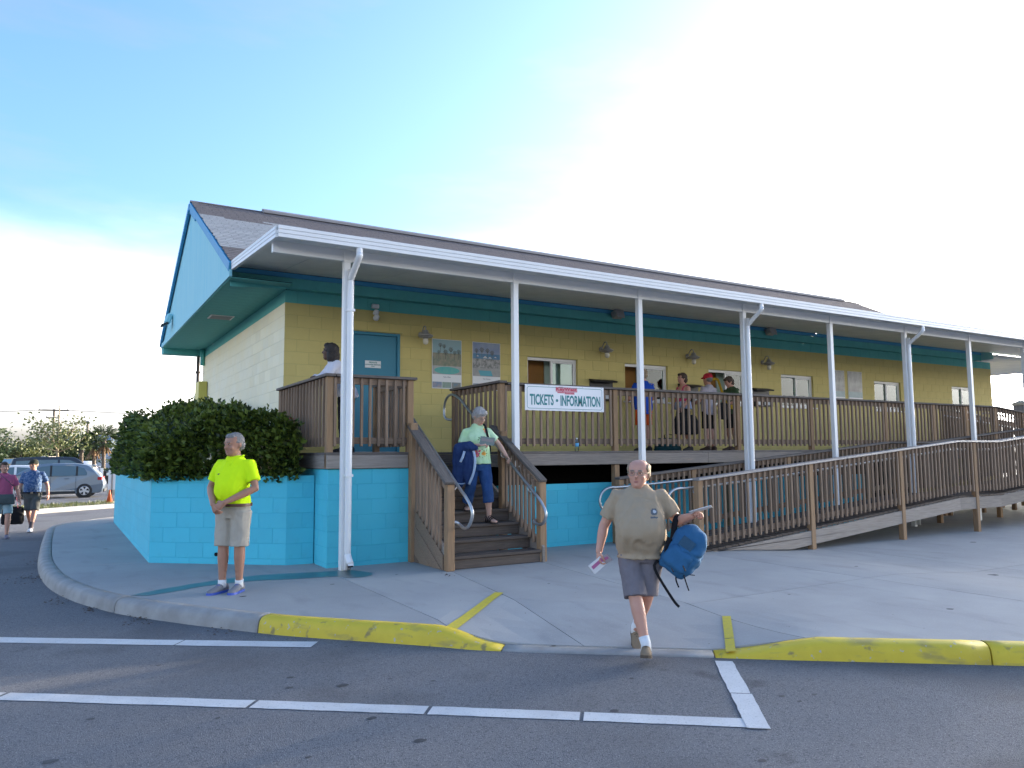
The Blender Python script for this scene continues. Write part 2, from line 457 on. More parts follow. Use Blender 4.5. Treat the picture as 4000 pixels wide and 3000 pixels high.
# ================================================================== ground
def G(x, y):
    """level of the roads and car park"""
    z = -0.14
    z -= 0.11*sstep(2.0, 9.0, y) + 0.08*sstep(9, 29, y)
    return z
RE = Vector((0.775, -0.632)); RN = Vector((0.632, 0.775)); RO = Vector((0.05, -6.98))
def SW(x, y):
    """level of the pavement"""
    z = -0.125*sstep(5.2, 7.6, x)
    d = Vector((x, y)) - RO
    s, t = d.dot(RE), d.dot(RN)
    a = max(0, min(1, (s+.60)/.60))*(1-max(0, min(1, (s-1.69)/.80)))
    b = 1 - max(0, min(1, (t-.15)/1.3))
    if t < 2: z -= 0.118*a*b
    return z
def axis_pts(lo, hi, step, far_lo, far_hi):
    a = [lo + i*step for i in range(int(round((hi-lo)/step))+1)]
    d = step
    x = hi
    while x < far_hi:
        d *= 1.5; x += d; a.append(min(x, far_hi))
    d = step; x = lo
    while x > far_lo:
        d *= 1.5; x -= d; a.insert(0, max(x, far_lo))
    return a
xs = axis_pts(-8, 12, 2, -1800, 1800); ys = axis_pts(-14, 32, 2, -1800, 2500)
b = MB()
b.v = [(x, y, G(x, y)) for y in ys for x in xs]
nx = len(xs)
b.f = [(j*nx+i, j*nx+i+1, (j+1)*nx+i+1, (j+1)*nx+i) for j in range(len(ys)-1) for i in range(nx-1)]
b.mi = [0]*len(b.f)
mbtop('road', b, asphalt, kind='structure', smooth=True, fix=False)

# ---- kerb: swept profile along the outer foot
kerb_path = [(-0.6, 9.75), (-1.25, 9.35), (-2.0, 8.75), (-2.8, 7.75), (-3.22, 6.7), (-3.30, 5.0), (-3.31, 1.2), (-3.20, -0.9), (-2.96, -2.3), (-2.55, -3.50),
             (-2.03, -4.42), (-1.49, -5.22), (-1.21, -5.58), (-0.36, -6.52), (0.05, -6.98), (1.36, -8.05), (2.0, -8.56), (2.95, -9.30), (5.5, -11.3), (22, -24.2)]
KP = [Vector((x, y, 0)) for x, y in kerb_path]
def dense(a, b_, n=8):
    sub = catmull([(p.x, p.y, 0) for p in KP], n)
    return sub[a*n:b_*n+1]
def inward(pts):
    out = []
    for i, p in enumerate(pts):
        t = (pts[min(i+1, len(pts)-1)]-pts[max(i-1, 0)]).normalized()
        out.append(Vector((-t.y, t.x, 0)))
    return out
KW = 0.175
def kerb_piece(name, pts, hs, mt, kind='structure', cap=True, sc=1.0):
    nr = inward(pts)
    prof = [(0.0, 0.0), (0.012, 0.45), (0.022, 0.72), (0.045, 0.90), (0.075, 0.975), (0.11, 1.0), (KW, 1.0), (KW+.004, -.6)]
    b = MB()
    n = len(prof)
    for p, w, h in zip(pts, nr, hs):
        g = G(p.x, p.y) - .02
        top = 0.0 if h >= 1 else None
        for d, k in prof:
            q = p + w*d
            base = G(p.x, p.y)
            zt = base + (SWedge(p) - base)*h
            z = base - .02 if k == 0 else base + (zt-base)*k
            b.v.append((q.x, q.y, z))
    for i in range(len(pts)-1):
        for j in range(n-1):
            b.f.append((i*n+j, i*n+j+1, (i+1)*n+j+1, (i+1)*n+j))
    b.f.append(tuple(range(n))); b.f.append(tuple(range((len(pts)-1)*n, len(pts)*n))[::-1])
    b.mi = [0]*len(b.f)
    me = b.mesh(name, mt, False); fix_normals(me)
    for p in me.polygons: p.use_smooth = len(p.vertices) == 4
    o = bpy.data.objects.new(name, me); link(o); o['kind'] = kind
    return o
def SWedge(p): return 0.002 - 0.125*sstep(5.2, 7.6, p.x)
def trim(pts, gap=0.006):
    d0 = (pts[1]-pts[0]).normalized(); d1 = (pts[-1]-pts[-2]).normalized()
    return [pts[0]+d0*gap] + pts[1:-1] + [pts[-1]-d1*gap]
pp = trim(dense(0, 9)); kerb_piece('kerb', pp, [1]*len(pp), kerb_conc)
pp = trim(dense(9, 11)); kerb_piece('kerb', pp, [1]*len(pp), kerb_conc)
pp = trim(dense(11, 14)); kerb_piece('kerb', pp, [1 if i <= 16 else max(.13, 1-.87*((i-16)/8)) for i in range(len(pp))], yellow_kerb)
pp = trim(dense(14, 15)); kerb_piece('kerb', pp, [0.13]*len(pp), kerb_conc)
pp = trim(dense(15, 17)); kerb_piece('kerb', pp, [min(1, .13+.87*i/8) for i in range(len(pp))], yellow_kerb)
pp = trim(dense(17, 19, 12)); kerb_piece('kerb', pp, [1]*len(pp), yellow_kerb)

# ---- pavement slabs, cut by the joints, on a dark bed
def clip(poly, a, n, keep=1):
    """half-plane clip: keep points with (p-a).n*keep >= 0"""
    out = []
    for i in range(len(poly)):
        p, q = poly[i], poly[(i+1) % len(poly)]
        dp = (p-a).dot(n)*keep; dq = (q-a).dot(n)*keep
        if dp >= 0: out.append(p)
        if (dp >= 0) != (dq >= 0): out.append(p + (q-p)*(dp/(dp-dq)))
    return out
def area(poly): return abs(sum(poly[i].x*poly[(i+1) % len(poly)].y - poly[(i+1) % len(poly)].x*poly[i].y for i in range(len(poly))))/2
def inset_back(pts, d):
    return [Vector(((p+w*d).x, (p+w*d).y)) for p, w in zip(pts, inward(pts))]
edge = inset_back(dense(0, 19, 8), KW+.008)
edge = [e for i, e in enumerate(edge) if i == 0 or (e-edge[i-1]).length > 1e-4]
whole = edge + [Vector((45, -24.2)), Vector((45, 9.7)), Vector((-0.5, 9.7))]
def ln(p, q):
    p, q = Vector(p), Vector(q); d = (q-p).normalized(); return p, Vector((-d.y, d.x))
J1 = ln((-0.10, 0), (-0.16, -6.5)); J2 = ln((1.18, -3.84), (0.58, -7.86)); J3 = ln((2.55, -3.99), (2.15, -7.4))
J4 = ln((5.0, -4), (5.0, -9)); J0 = ln((-3.02, -0.39), (-1.98, -0.74)); J6 = ln((-3, 3.2), (-1.9, 3.2)); J7 = ln((7.9, -4), (7.9, -9)); J8 = ln((12.9, -4), (12.9, -9))
J9 = ln((2.2, -6.9), (8.0, -6.9))
polys = [whole]
def cut(ps, L, gap=0.0045, cond=lambda p: True):
    out = []
    for p in ps:
        if not cond(p): out.append(p); continue
        for k in (1, -1):
            q = clip(p, L[0] + L[1]*gap*k, L[1], k)
            if len(q) > 2 and area(q) > .02: out.append(q)
    return out
cx = lambda p: sum(v.x for v in p)/len(p)
for L in (J1, J2, J3, J4, J7, J8): polys = cut(polys, L)
polys = cut(polys, J0, cond=lambda p: max(v.x for v in p) < 0.2)
polys = cut(polys, J6, cond=lambda p: max(v.x for v in p) < 0.2 and min(v.y for v in p) > -1.2)
polys = cut(polys, J9, cond=lambda p: min(v.x for v in p) > 1.9 and max(v.x for v in p) < 13)
sidewalk_o = empty('sidewalk', (0, 0, 0), None, None)
sidewalk_o['kind'] = 'structure'
def slab_mesh(poly, dz, cell=0.26, skirt=0.05):
    bm = bmesh.new()
    vs = [bm.verts.new((p.x, p.y, 0)) for p in poly]
    f = bm.faces.new(vs)
    x0, x1 = min(p.x for p in poly), min(max(p.x for p in poly), 14); y0, y1 = max(-14, min(p.y for p in poly)), max(p.y for p in poly)
    for ax, lo, hi in ((0, x0, x1), (1, y0, y1)):
        t = lo + cell
        while t < hi - .05:
            n = (1, 0, 0) if ax == 0 else (0, 1, 0)
            co = (t, 0, 0) if ax == 0 else (0, t, 0)
            bmesh.ops.bisect_plane(bm, geom=bm.verts[:]+bm.edges[:]+bm.faces[:], plane_co=co, plane_no=n, dist=1e-5)
            t += cell
    be = [e for e in bm.edges if e.is_boundary]
    if skirt:
        r = bmesh.ops.extrude_edge_only(bm, edges=be)
        for v in r['geom']:
            if isinstance(v, bmesh.types.BMVert): v.co.z -= skirt
    for v in bm.verts: v.co.z += SW(v.co.x, v.co.y) + dz
    bmesh.ops.recalc_face_normals(bm, faces=bm.faces)
    me = bpy.data.meshes.new('slab'); bm.to_mesh(me); bm.free()
    return me
for p in polys:
    if cx(p) > 13.5 : me = slab_mesh(p, 0, 3.0)
    else: me = slab_mesh(p, 0)
    me.materials.append(concrete)
    if me.polygons and sum(f.normal.z*f.area for f in me.polygons) < 0: me.flip_normals()
    part('slab', me, sidewalk_o)
me = slab_mesh(whole, -0.02, .9, 0); me.materials.append(joint_dark)
part('bed', me, sidewalk_o)

# ---- painted markings
def strip(name, a, b_, w, mt, zf, n=10, lift=0.004, skew=0.0, jag=0.0):
    a, b_ = Vector(a), Vector(b_); d = (b_-a).normalized(); nn = Vector((-d.y, d.x))
    b = MB()
    for i in range(n+1):
        p = a + (b_-a)*(i/n)
        for s in (-.5, .5):
            q = p + nn*w*s + d*(skew*s*w if i in (0, n) else 0) + nn*random.uniform(-jag, jag)
            b.v.append((q.x, q.y, zf(q.x, q.y)+lift))
    b.f = [(2*i, 2*i+1, 2*i+3, 2*i+2) for i in range(n)]; b.mi = [0]*n
    me = b.mesh(name, mt); fix_normals(me)
    if sum(f.normal.z for f in me.polygons) < 0: me.flip_normals()
    o = bpy.data.objects.new(name, me); link(o); o['kind'] = 'structure'
    return o
strip('painted_line', (-0.155, -6.485), (0.95, -5.385), 0.095, yellow_line, SW, lift=.007)
strip('painted_line', (2.165, -7.41), (1.72, -7.86), 0.075, yellow_line, SW, lift=.009)
strip('painted_line', (1.71, -7.87), (1.475, -8.105), 0.075, yellow_line, SW, lift=.009)
# white lines on the road, broken where the paint has cracked
strip('painted_line', (-9.5, 0.0), (-4.9, -3.22), 0.17, white_line, G, n=10, jag=.004)
strip('painted_line', (-4.88, -3.235), (-2.15, -5.235), 0.185, white_line, G, n=14, jag=.005)
strip('painted_line', (-2.14, -5.242), (-1.175, -5.93), 0.185, white_line, G, n=8, jag=.005)
pts = [(-6.5, -4.05), (-3.375, -6.17), (-1.965, -7.25), (-1.05, -7.965), (-0.30, -8.565), (0.475, -9.195)]
for i in range(len(pts)-1):
    a, c = Vector(pts[i]), Vector(pts[i+1]); d = (c-a).normalized()
    e = .012 if i < len(pts)-2 else -.08
    strip('painted_line', a + d*(.012), c - d*(e if i < len(pts)-2 else .02), 0.150, white_line, G, n=14, jag=.004)
a, c = Vector((1.345, -8.15)), Vector((0.44, -9.285))
m_ = a + (c-a)*.55
strip('painted_line', a, m_ - (c-a)*.008, .135, white_line, G, n=8, jag=.004)
strip('painted_line', m_ + (c-a)*.008, c, .135, white_line, G, n=8, jag=.004, lift=.0075)

# ---- wet streak from the downspout to the kerb
up = [(-2.38, -3.37), (-2.15, -3.20), (-1.87, -3.04), (-1.53, -2.88), (-1.12, -2.76), (-0.71, -2.76), (-0.36, -2.84), (-0.02, -2.92), (0.17, -3.01), (0.31, -3.33)]
lo = [(0.24, -3.5), (0.07, -3.60), (-0.09, -3.50), (-0.16, -3.36), (-0.64, -3.27), (-1.06, -3.14), (-1.58, -3.18), (-1.91, -3.36), (-2.23, -3.50)]
cu = catmull([(x, y, 0) for x, y in up], 4) + catmull([(x, y, 0) for x, y in lo], 4)
b = MB(); b.poly([(p.x + random.uniform(-.008, .008), p.y + random.uniform(-.008, .008), .003) for p in cu])
me = b.mesh('puddle', wet)
if me.polygons[0].normal.z < 0: me.flip_normals()
o = bpy.data.objects.new('puddle', me); link(o); o['kind'] = 'structure'

# ---- oil spots and gum on the road and the pavement
spot_m = mat('oil_spot', (0.035, 0.033, 0.033), .7, var=.8, vscale=30, vcol=(.07, .068, .068))
rs = random.Random(21)
def spot(x, y, r, zf):
    n = 14; a0 = rs.uniform(0, 6); b = MB(); pts = []
    for k in range(n):
        a = 2*math.pi*k/n; q = r*(1+.35*noise.noise(Vector((math.cos(a)*1.3+x*9, math.sin(a)*1.3+y*9, 0))))
        pts.append((x+q*math.cos(a)*1.25, y+q*math.sin(a)*.9, zf(x, y)+.0022))
    b.poly(pts); me = b.mesh('stain', spot_m)
    if me.polygons[0].normal.z < 0: me.flip_normals()
    o = bpy.data.objects.new('stain', me); link(o); o['kind'] = 'structure'
for x, y, r in ((-1.34, -7.17, .035), (-1.67, -7.02, .022), (-1.6, -6.78, .020), (-1.3, -8.4, .030), (-1.4, -7.91, .026), (-2.87, -7.0, .022), (-3.08, -7.63, .030), (-0.97, -6.14, .014), (1.04, -8.95, .020), (1.25, -9.04, .018),
                (1.05, -9.08, .016), (-0.07, -8.59, .028), (0.46, -8.12, .016), (-2.38, -5.91, .016), (-0.76, -7.41, .016), (-1.0, -7.2, .012), (-2.2, -7.4, .014), (-0.4, -7.0, .012), (-1.9, -8.3, .016), (.1, -9.6, .02)):
    spot(x, y, r, G)
for x, y, r in ((.46, -7.13, .018), (4.03, -8.39, .03), (10.59, -5.12, .05), (7.11, -7.21, .06), (-.37, -3.88, .02), (-1.39, -4.09, .03), (.51, -3.63, .016), (2.9, -5.6, .015), (1.7, -5.2, .014), (5.8, -6.2, .025), (3.4, -7.1, .014), (-2.4, 1.4, .03)):
    spot(x, y, r, SW)
# ---- leaf litter in the gutter
litter_mat = mat('leaf_litter', (0.10, 0.055, 0.03), 0.9, objvar=0, var=.8, vscale=60, vcol=(0.05, 0.03, 0.02))
b = MB()
for (px, py, n, sp) in ((-3.38, -0.4, 90, .28), (-3.05, -2.5, 40, .13), (-2.75, -3.15, 35, .11), (-2.35, -3.95, 60, .16), (-1.75, -4.95, 20, .14), (1.0, -4.05, 14, .10), (-3.35, 1.6, 30, .3)):
    for _ in range(n):
        x = px + random.gauss(0, sp*.45); y = py + random.gauss(0, sp)
        s = random.uniform(.008, .022); a = random.uniform(0, 6.28)
        z = (SW(x, y) if px > 0 else G(x, y)) + random.uniform(.004, .016)
        c_, s_ = math.cos(a)*s, math.sin(a)*s
        b.quad((x-c_, y-s_, z), (x+s_*.5, y-c_*.5, z+random.uniform(0, .008)), (x+c_, y+s_, z), (x-s_*.5, y+c_*.5, z+random.uniform(0, .008)))
mbtop('leaf_litter', b, litter_mat, 'brown leaf litter gathered in the gutter along the kerb', 'leaf litter', kind='stuff', fix=False)
# ================================================================== block walls
BH = 0.2032
def courses(z_joint, z0, z1):
    """course intervals clipped to z0..z1 with joints at z_joint + k*BH"""
    k = math.floor((z0-z_joint)/BH + 1e-6); out = []
    while True:
        a, c = z_joint+k*BH, z_joint+(k+1)*BH
        if a >= z1-1e-4: break
        a2, c2 = max(a, z0), min(c, z1)
        if c2-a2 > .03: out.append((a2, c2, k))
        k += 1
    return out
def block_rects(L, z_joint, z0, z1, holes=(), t0=0.0, phase=0):
    """running bond rectangles (t0,t1,z0,z1) along a wall of length L"""
    out = []
    for a, c, k in courses(z_joint, z0, z1):
        off = 0 if (k+phase) % 2 == 0 else BH
        js = [0.0]
        t = off if off > 0 else 2*BH
        while t < L-.05:
            js.append(t); t += 2*BH
        js.append(L)
        for i in range(len(js)-1):
            segs = [(js[i], js[i+1])]
            for (h0, h1, hz0, hz1) in holes:
                if min(c, hz1)-max(a, hz0) > .05:
                    ns = []
                    for s in segs:
                        if h1 <= s[0] or h0 >= s[1]: ns.append(s); continue
                        if h0 > s[0]+.03: ns.append((s[0], h0))
                        if h1 < s[1]-.03: ns.append((h1, s[1]))
                    segs = ns
            for s in segs: out.append((s[0], s[1], a, c))
    return out
JT = 0.0028   # half joint
def block_mesh(w, h, mt):
    """block face, 40 mm deep, with softened arrises; local x along the wall, -y out"""
    k = ('blk', round(w, 3), round(h, 3), mt.name)
    if k not in _cache:
        b = MB(); b.box((0, 0.02, 0), (w-2*JT, .04, h-2*JT), None, .0025)
        _cache[k] = fix_normals(b.mesh('block_mesh', mt))
    return _cache[k]
def lay_blocks(rects, origin, d, mt_of, parent, budget, out=0.0):
    """rects along direction d (unit, 2D) from origin; outward normal is d rotated -90 deg. Individual parts for the first `budget` picked by nearness, rest joined"""
    d = Vector((d[0], d[1], 0)); o = Vector(origin); nrm = Vector((d.y, -d.x, 0))
    rot = Euler((0, 0, math.atan2(d.y, d.x)))
    items = []
    for (a, c, z0, z1) in rects:
        p = o + d*((a+c)/2) + nrm*out; p.z = (z0+z1)/2
        v = CAM_LOC-p
        items.append(((c-a)*(z1-z0)*max(.05, v.normalized().dot(nrm))/v.length_squared, p, c-a, z1-z0, mt_of(p)))
    items.sort(key=lambda i: -i[0])
    for it in items[:budget]:
        part('block', block_mesh(it[2], it[3], it[4]), parent, it[1], rot)
    rest = {}
    for it in items[budget:]: rest.setdefault(it[4].name, []).append(it)
    for mn, its in rest.items():
        b = MB(WLOC[parent.name])
        mm = rot.to_matrix()
        for it in its: b.box(it[1] + mm @ Vector((0, .02, 0)), (it[2]-2*JT, .04, it[3]-2*JT), mm, 0)
        part('block', fix_normals(b.mesh('blocks', bpy.data.materials[mn])), parent, WLOC[parent.name], None, 'stuff')
    return len(items)
def backing(b, o, d, L, z0, z1, holes, depth):
    """flat sheet behind the blocks, with openings"""
    d = Vector((d[0], d[1], 0)); o = Vector(o); n = Vector((d.y, -d.x, 0))
    tt = sorted({0, L, *[h[0] for h in holes], *[h[1] for h in holes]}); zz = sorted({z0, z1, *[h[2] for h in holes], *[h[3] for h in holes]})
    for i in range(len(tt)-1):
        for j in range(len(zz)-1):
            tm, zm = (tt[i]+tt[i+1])/2, (zz[j]+zz[j+1])/2
            if any(h[0] < tm < h[1] and h[2] < zm < h[3] for h in holes): continue
            if not (z0 <= zm <= z1): continue
            P = lambda t, z: Vector(((o+d*t).x, (o+d*t).y, z)) - n*depth
            b.quad(P(tt[i], zz[j]), P(tt[i+1], zz[j]), P(tt[i+1], zz[j+1]), P(tt[i], zz[j+1]))

# ================================================================== planter and base walls
PLT = empty('planter', (-1.97, -0.73, 0), 'aqua painted block planter wall holding the big dark shrub', 'planter')
PTOP = 1.195
pl_pts = [(-1.97, 7.0), (-1.97, -0.73), (-0.43, -2.05), (-0.072, -2.09)]
b = MB(WLOC['planter'])
for i in range(3):
    a, c = Vector(pl_pts[i]), Vector(pl_pts[i+1]); d = (c-a).normalized(); L = (c-a).length
    n = Vector((d.y, -d.x))
    if n.dot(Vector((-1, -1))) < 0: n = -n
    rr = block_rects(L, PTOP-.10, -0.05, PTOP-.002, phase=1 if i == 1 else 0)
    lay_blocks(rr, (a.x, a.y, 0), d, lambda p: aqua_paint, PLT, 150 if i == 0 else 60)
    backing(b, (a.x, a.y, 0), d, L, -0.05, PTOP-.012, [], .0035)
# inner top and inside faces of the wall
ins = [(-1.77, 7.0), (-1.77, -0.64), (-0.36, -1.86), (-0.072, -1.89)]
for i in range(3):
    b.quad((*[q + s for q, s in zip(pl_pts[i], (.006*(i < 1), 0))], PTOP-.012), (*pl_pts[i+1], PTOP-.012), (*ins[i+1], PTOP-.012), (*ins[i], PTOP-.012))
    b.quad((*ins[i], PTOP-.012), (*ins[i+1], PTOP-.012), (*ins[i+1], .6), (*ins[i], .6))
part('wall_core', fix_normals(b.mesh('wall_core', mortar_a)), PLT, WLOC['planter'])
soil = mat('soil', (0.06, 0.045, 0.035), 0.95)
b = MB(WLOC['planter']); b.poly([(x, y, PTOP-.16) for x, y in ins] + [(0.0, -1.89, PTOP-.16), (0.0, 7.0, PTOP-.16)])
mbpart('soil', b, soil, PLT)
b = MB(WLOC['planter']); b.tube([(-1.172, -1.44, .13), (-1.163, -1.432, .13)], .03, 10)
b = MB(WLOC['planter'])
q = Vector((-1.20, -1.39, .13)); n = Vector((-.65, -.76, 0)).normalized()
b.tube([q + n*.0, q + n*.012], .026, 12)
mbpart('drain_hole', b, dark_gap, PLT)

BWL = empty('base_wall', (-0.06, -2.64, 0), 'taller aqua block wall under the deck, behind the first downspout', 'wall')
rects = block_rects(1.16, 1.28-.1, -0.05, 1.278, phase=0)
lay_blocks([r for r in block_rects(1.62, .8725-3*BH, -.05, 1.278)], (-0.06, -1.02, 0), (0, -1), lambda p: aqua_paint, BWL, 60)
lay_blocks([r for r in block_rects(1.16, .8725-3*BH, -.05, 1.278, phase=1)], (-0.06, -2.64, 0), (1, 0), lambda p: aqua_paint, BWL, 60)
b = MB(WLOC['base_wall'])
backing(b, (-0.06, -1.02, 0), (0, -1), 1.614, -.05, 1.27, [], .0035); backing(b, (-0.054, -2.64, 0), (1, 0), 1.16, -.05, 1.27, [], .0035)
b.quad((-.054, -2.634, 1.268), (1.1, -2.634, 1.268), (1.1, -2.4, 1.268), (-.054, -2.4, 1.268))
b.quad((1.1, -2.634, -.05), (1.1, -1.0, -.05), (1.1, -1.0, 1.27), (1.1, -2.634, 1.27))
part('wall_core', fix_normals(b.mesh('wall_core', mortar_a)), BWL, WLOC['base_wall'])
BWR = empty('base_wall', (2.72, -2.40, 0), 'low aqua block wall under the deck between stairs and ramp', 'wall')
lay_blocks(block_rects(9.1, .985-.11, -0.15, .985), (2.72, -2.40, 0), (1, 0), lambda p: aqua_paint, BWR, 130)
b = MB(WLOC[BWR.name]); backing(b, (2.72, -2.4, 0), (1, 0), 9.1, -.15, .975, [], .0035)
b.quad((2.72, -2.394, .973), (11.82, -2.394, .973), (11.82, -2.2, .973), (2.72, -2.2, .973))
b.quad((2.72, -2.394, -.15), (2.72, -2.2, -.15), (2.72, -2.2, .973), (2.72, -2.394, .973))
part('wall_core', fix_normals(b.mesh('wall_core', mortar_a)), BWR, WLOC[BWR.name])

# ================================================================== the ticket building
BLD = empty('ticket_building', (0, 0, 0), 'long yellow block ticket building with teal trim and shingled roof', 'building')
LB, DB, ZB, ZTOP = 21.76, 8.25, 3.983, 4.19
WIN = [4.71, 7.15, 9.60, 12.05, 15.78, 19.53]
WW, WZ0, WZ1 = 1.2, 2.54, 3.365
holes = [(x, x+WW, WZ0, WZ1) for x in WIN] + [(1.06, 2.03, 1.4, 3.60)]
fw = part('front_wall', None or (lambda: (lambda b: (backing(b, (0, 0, 0), (1, 0), LB, 1.3, ZB, holes, .004), b.mesh('front_wall', mortar_y))[1])(MB()))(), BLD)
rr = block_rects(LB, ZB-30*BH, 1.4, ZB, holes, phase=1)
lay_blocks([r for r in rr], (0, 0, 0), (1, 0), lambda p: yellow_paint, fw, 190)
tb = part('teal_band', (lambda b: (backing(b, (0, 0, 0), (1, 0), LB, ZB, ZTOP, [], .004), backing(b, (0, DB, 0), (0, -1), DB, ZB, ZTOP, [], .004), b.mesh('teal_band', mortar_t))[2])(MB()), BLD)
lay_blocks(block_rects(LB, ZB, ZB, ZTOP, phase=1), (0, 0, 0), (1, 0), lambda p: teal_paint, tb, 14)
lay_blocks(block_rects(DB, ZB, ZB, ZTOP), (0, DB, 0), (0, -1), lambda p: teal_paint, tb, 6)
sw = part('side_wall', (lambda b: (backing(b, (0, DB, 0), (0, -1), DB, 0, ZB, [], .004), b.mesh('side_wall', mortar_f))[1])(MB()), BLD)
lay_blocks(block_rects(DB, ZB-30*BH, 1.0, ZB), (0, DB, 0), (0, -1), lambda p: faded_paint, sw, 88)
b = MB(); b.quad((0.01, DB, 0), (LB, DB, 0), (LB, DB, ZTOP), (0.01, DB, ZTOP)); b.quad((LB, DB, 0), (LB, 0.01, 0), (LB, 0.01, ZTOP), (LB, DB, ZTOP))
mbpart('rear_wall', b, yellow_paint, BLD)
# window reveals, frames, panes; the room behind
for wi, x in enumerate(WIN):
    wroot = empty_part = bpy.data.objects.new('window', None); link(empty_part, BLD, (x, 0, WZ0))
    b = MB((x, 0, WZ0))
    dp = 0.11
    x1 = x+WW
    b.quad((x, .02, WZ1), (x1, .02, WZ1), (x1, dp, WZ1), (x, dp, WZ1)); b.quad((x, .02, WZ0), (x, dp, WZ0), (x, dp, WZ1), (x, .02, WZ1))
    b.quad((x1, .02, WZ0), (x1, .02, WZ1), (x1, dp, WZ1), (x1, dp, WZ0)); b.quad((x, .02, WZ0), (x1, .02, WZ0), (x1, dp, WZ0), (x, dp, WZ0))
    mbpart('reveal', b, yellow_paint, wroot, fix=False)
    b = MB((x, 0, WZ0)); b.box((x+WW/2, -.015, WZ0+.008), (WW+.12, .09, .03), None, .004)
    mbpart('sill', b, white_alu, wroot)
    fw_, fy = .045, .085
    b = MB((x, 0, WZ0))
    b.box((x+WW/2, fy, WZ1-.03), (WW-.002, .07, .058), None, .004); b.box((x+WW/2, fy, WZ0+.045), (WW-.002, .07, .04), None, .004)
    b.box((x+.022, fy, (WZ0+WZ1)/2), (.042, .066, WZ1-WZ0-.10), None, .004); b.box((x1-.022, fy, (WZ0+WZ1)/2), (.042, .066, WZ1-WZ0-.10), None, .004)
    mbpart('frame', b, white_alu, wroot)
    opened = wi < 3
    sx = x + (.60 if opened else .62)
    b = MB((x, 0, WZ0))   # sliding sash on the right
    for cxx, sxx, zz, sz in ((sx, .05, (WZ0+WZ1)/2, WZ1-WZ0-.10), (x1-.062, .032, (WZ0+WZ1)/2, WZ1-WZ0-.10)): b.box((cxx, fy-.012, zz), (sxx, .034, sz), None, .003)
    b.box(((sx+x1)/2, fy-.012, WZ1-.075), (x1-sx-.06, .030, .03), None, .003); b.box(((sx+x1)/2, fy-.012, WZ0+.08), (x1-sx-.06, .030, .03), None, .003)
    mbpart('sash', b, white_alu, wroot)
    b = MB((x, 0, WZ0)); b.box(((sx+x1)/2, fy-.008, (WZ0+WZ1)/2), (x1-sx-.07, .006, WZ1-WZ0-.16))
    mbpart('pane', b, win_glass, wroot)
    if not opened:
        b = MB((x, 0, WZ0)); b.box(((sx+x)/2+.01, fy+.012, (WZ0+WZ1)/2), (sx-x-.07, .006, WZ1-WZ0-.14))
        mbpart('pane', b, win_glass, wroot)
        n = 24
        b = MB((x, 0, WZ0))
        for k in range(n):
            if wi == 4 and 13 <= k <= 16: continue
            b.box((x+.05+(k+.5)*(WW-.1)/n, .17, (WZ0+WZ1)/2), ((WW-.1)/n*.96, .004, WZ1-WZ0+.1), Matrix.Rotation(R(7), 3, 'Z'))
        mbpart('blind', b, blind_white, wroot)
b = MB((4.2, 1.9, 1.6))
b.box((8.0, .47, 3.0), (7.8, .05, 2.4)); mbpart('interior_wall', b, brown_room, BLD)
b = MB((4.2, .2, 1.6))
for x in (6.5, 8.95): boxpart('partition', (x, .30, 3.0), (.06, .28, 2.3), room_pale, BLD)
for wi in range(3):
    b = MB((WIN[wi]+.9, 1.1, 3)); b.box((WIN[wi]+1.02, .42, 3.0), (.72, .03, 1.4)); mbpart('pane_sheen_panel', b, room_pale, BLD)  # pale panel imitates the sky reflected in the right-hand pane
b = MB((4, 1, 4)); b.box((8, 1.0, 3.98), (8.2, 1.75, .03)); mbpart('interior_ceiling', b, blind_white, BLD)
b = MB((4, 1, 1.5)); b.box((10.8, 1.0, 1.55), (21.3, 1.75, .03)); mbpart('interior_floor', b, room_pale, BLD)
b = MB((4, 1, 1.5)); b.box((8.0, .28, 2.50), (7.6, .30, .04)); mbpart('counter', b, wood_mid, BLD)

# door
dr = bpy.data.objects.new('door', None); link(dr, BLD, (1.06, 0, 1.5))
b = MB((1.06, 0, 1.5))
b.box((1.085, .03, 2.55), (.05, .10, 2.1), None, .004); b.box((2.005, .03, 2.55), (.05, .10, 2.1), None, .004); b.box((1.545, .03, 3.572), (.868, .10, .05), None, .004)
mbpart('frame', b, door_blue, dr)
b = MB((1.06, 0, 1.5)); b.box((1.545, .035, 2.525), (.86, .045, 2.04), None, .004); mbpart('leaf', b, door_blue, dr)
b = MB((1.06, 0, 1.5)); b.box((1.545, .055, 1.5), (.97, .13, .04), None, .004); mbpart('threshold', b, galv, dr)
b = MB((1.06, 0, 1.5)); b.box((1.545, -.012, 3.615), (1.05, .03, .025), None, .003); mbpart('drip_cap', b, mortar_y, dr)
b = MB((1.06, 0, 1.5)); b.lathe([(.012, 0), (.012, .03), (.028, .035), (.03, .055), (.018, .07)], (1.20, .012, 2.45), 12, Matrix.Rotation(R(90), 3, 'X')); mbpart('handle', b, galv, dr)

def text_mesh(txt, size, mt, ext=0.0015, bold=0.0, sx=1.0, sy=1.0, spacing=1.0, align='CENTER'):
    cu = bpy.data.curves.new('text', 'FONT'); cu.body = txt; cu.size = size; cu.extrude = ext; cu.offset = bold
    cu.align_x = align; cu.align_y = 'CENTER'; cu.space_character = spacing; cu.resolution_u = 3
    ob = bpy.data.objects.new('text_tmp', cu); COL.objects.link(ob)
    dg = bpy.context.evaluated_depsgraph_get(); dg.update()
    me = bpy.data.meshes.new_from_object(ob.evaluated_get(dg))
    bpy.data.objects.remove(ob); bpy.data.curves.remove(cu)
    for v in me.vertices: v.co.x *= sx; v.co.y *= sy
    me.materials.clear(); me.materials.append(mt)
    return me
FACE = Euler((R(90), 0, 0))     # text on a wall that faces -Y
sg = empty('door_sign', (1.535, .0125, 3.035), 'small white PRIVATE sign on the blue door', 'sign')
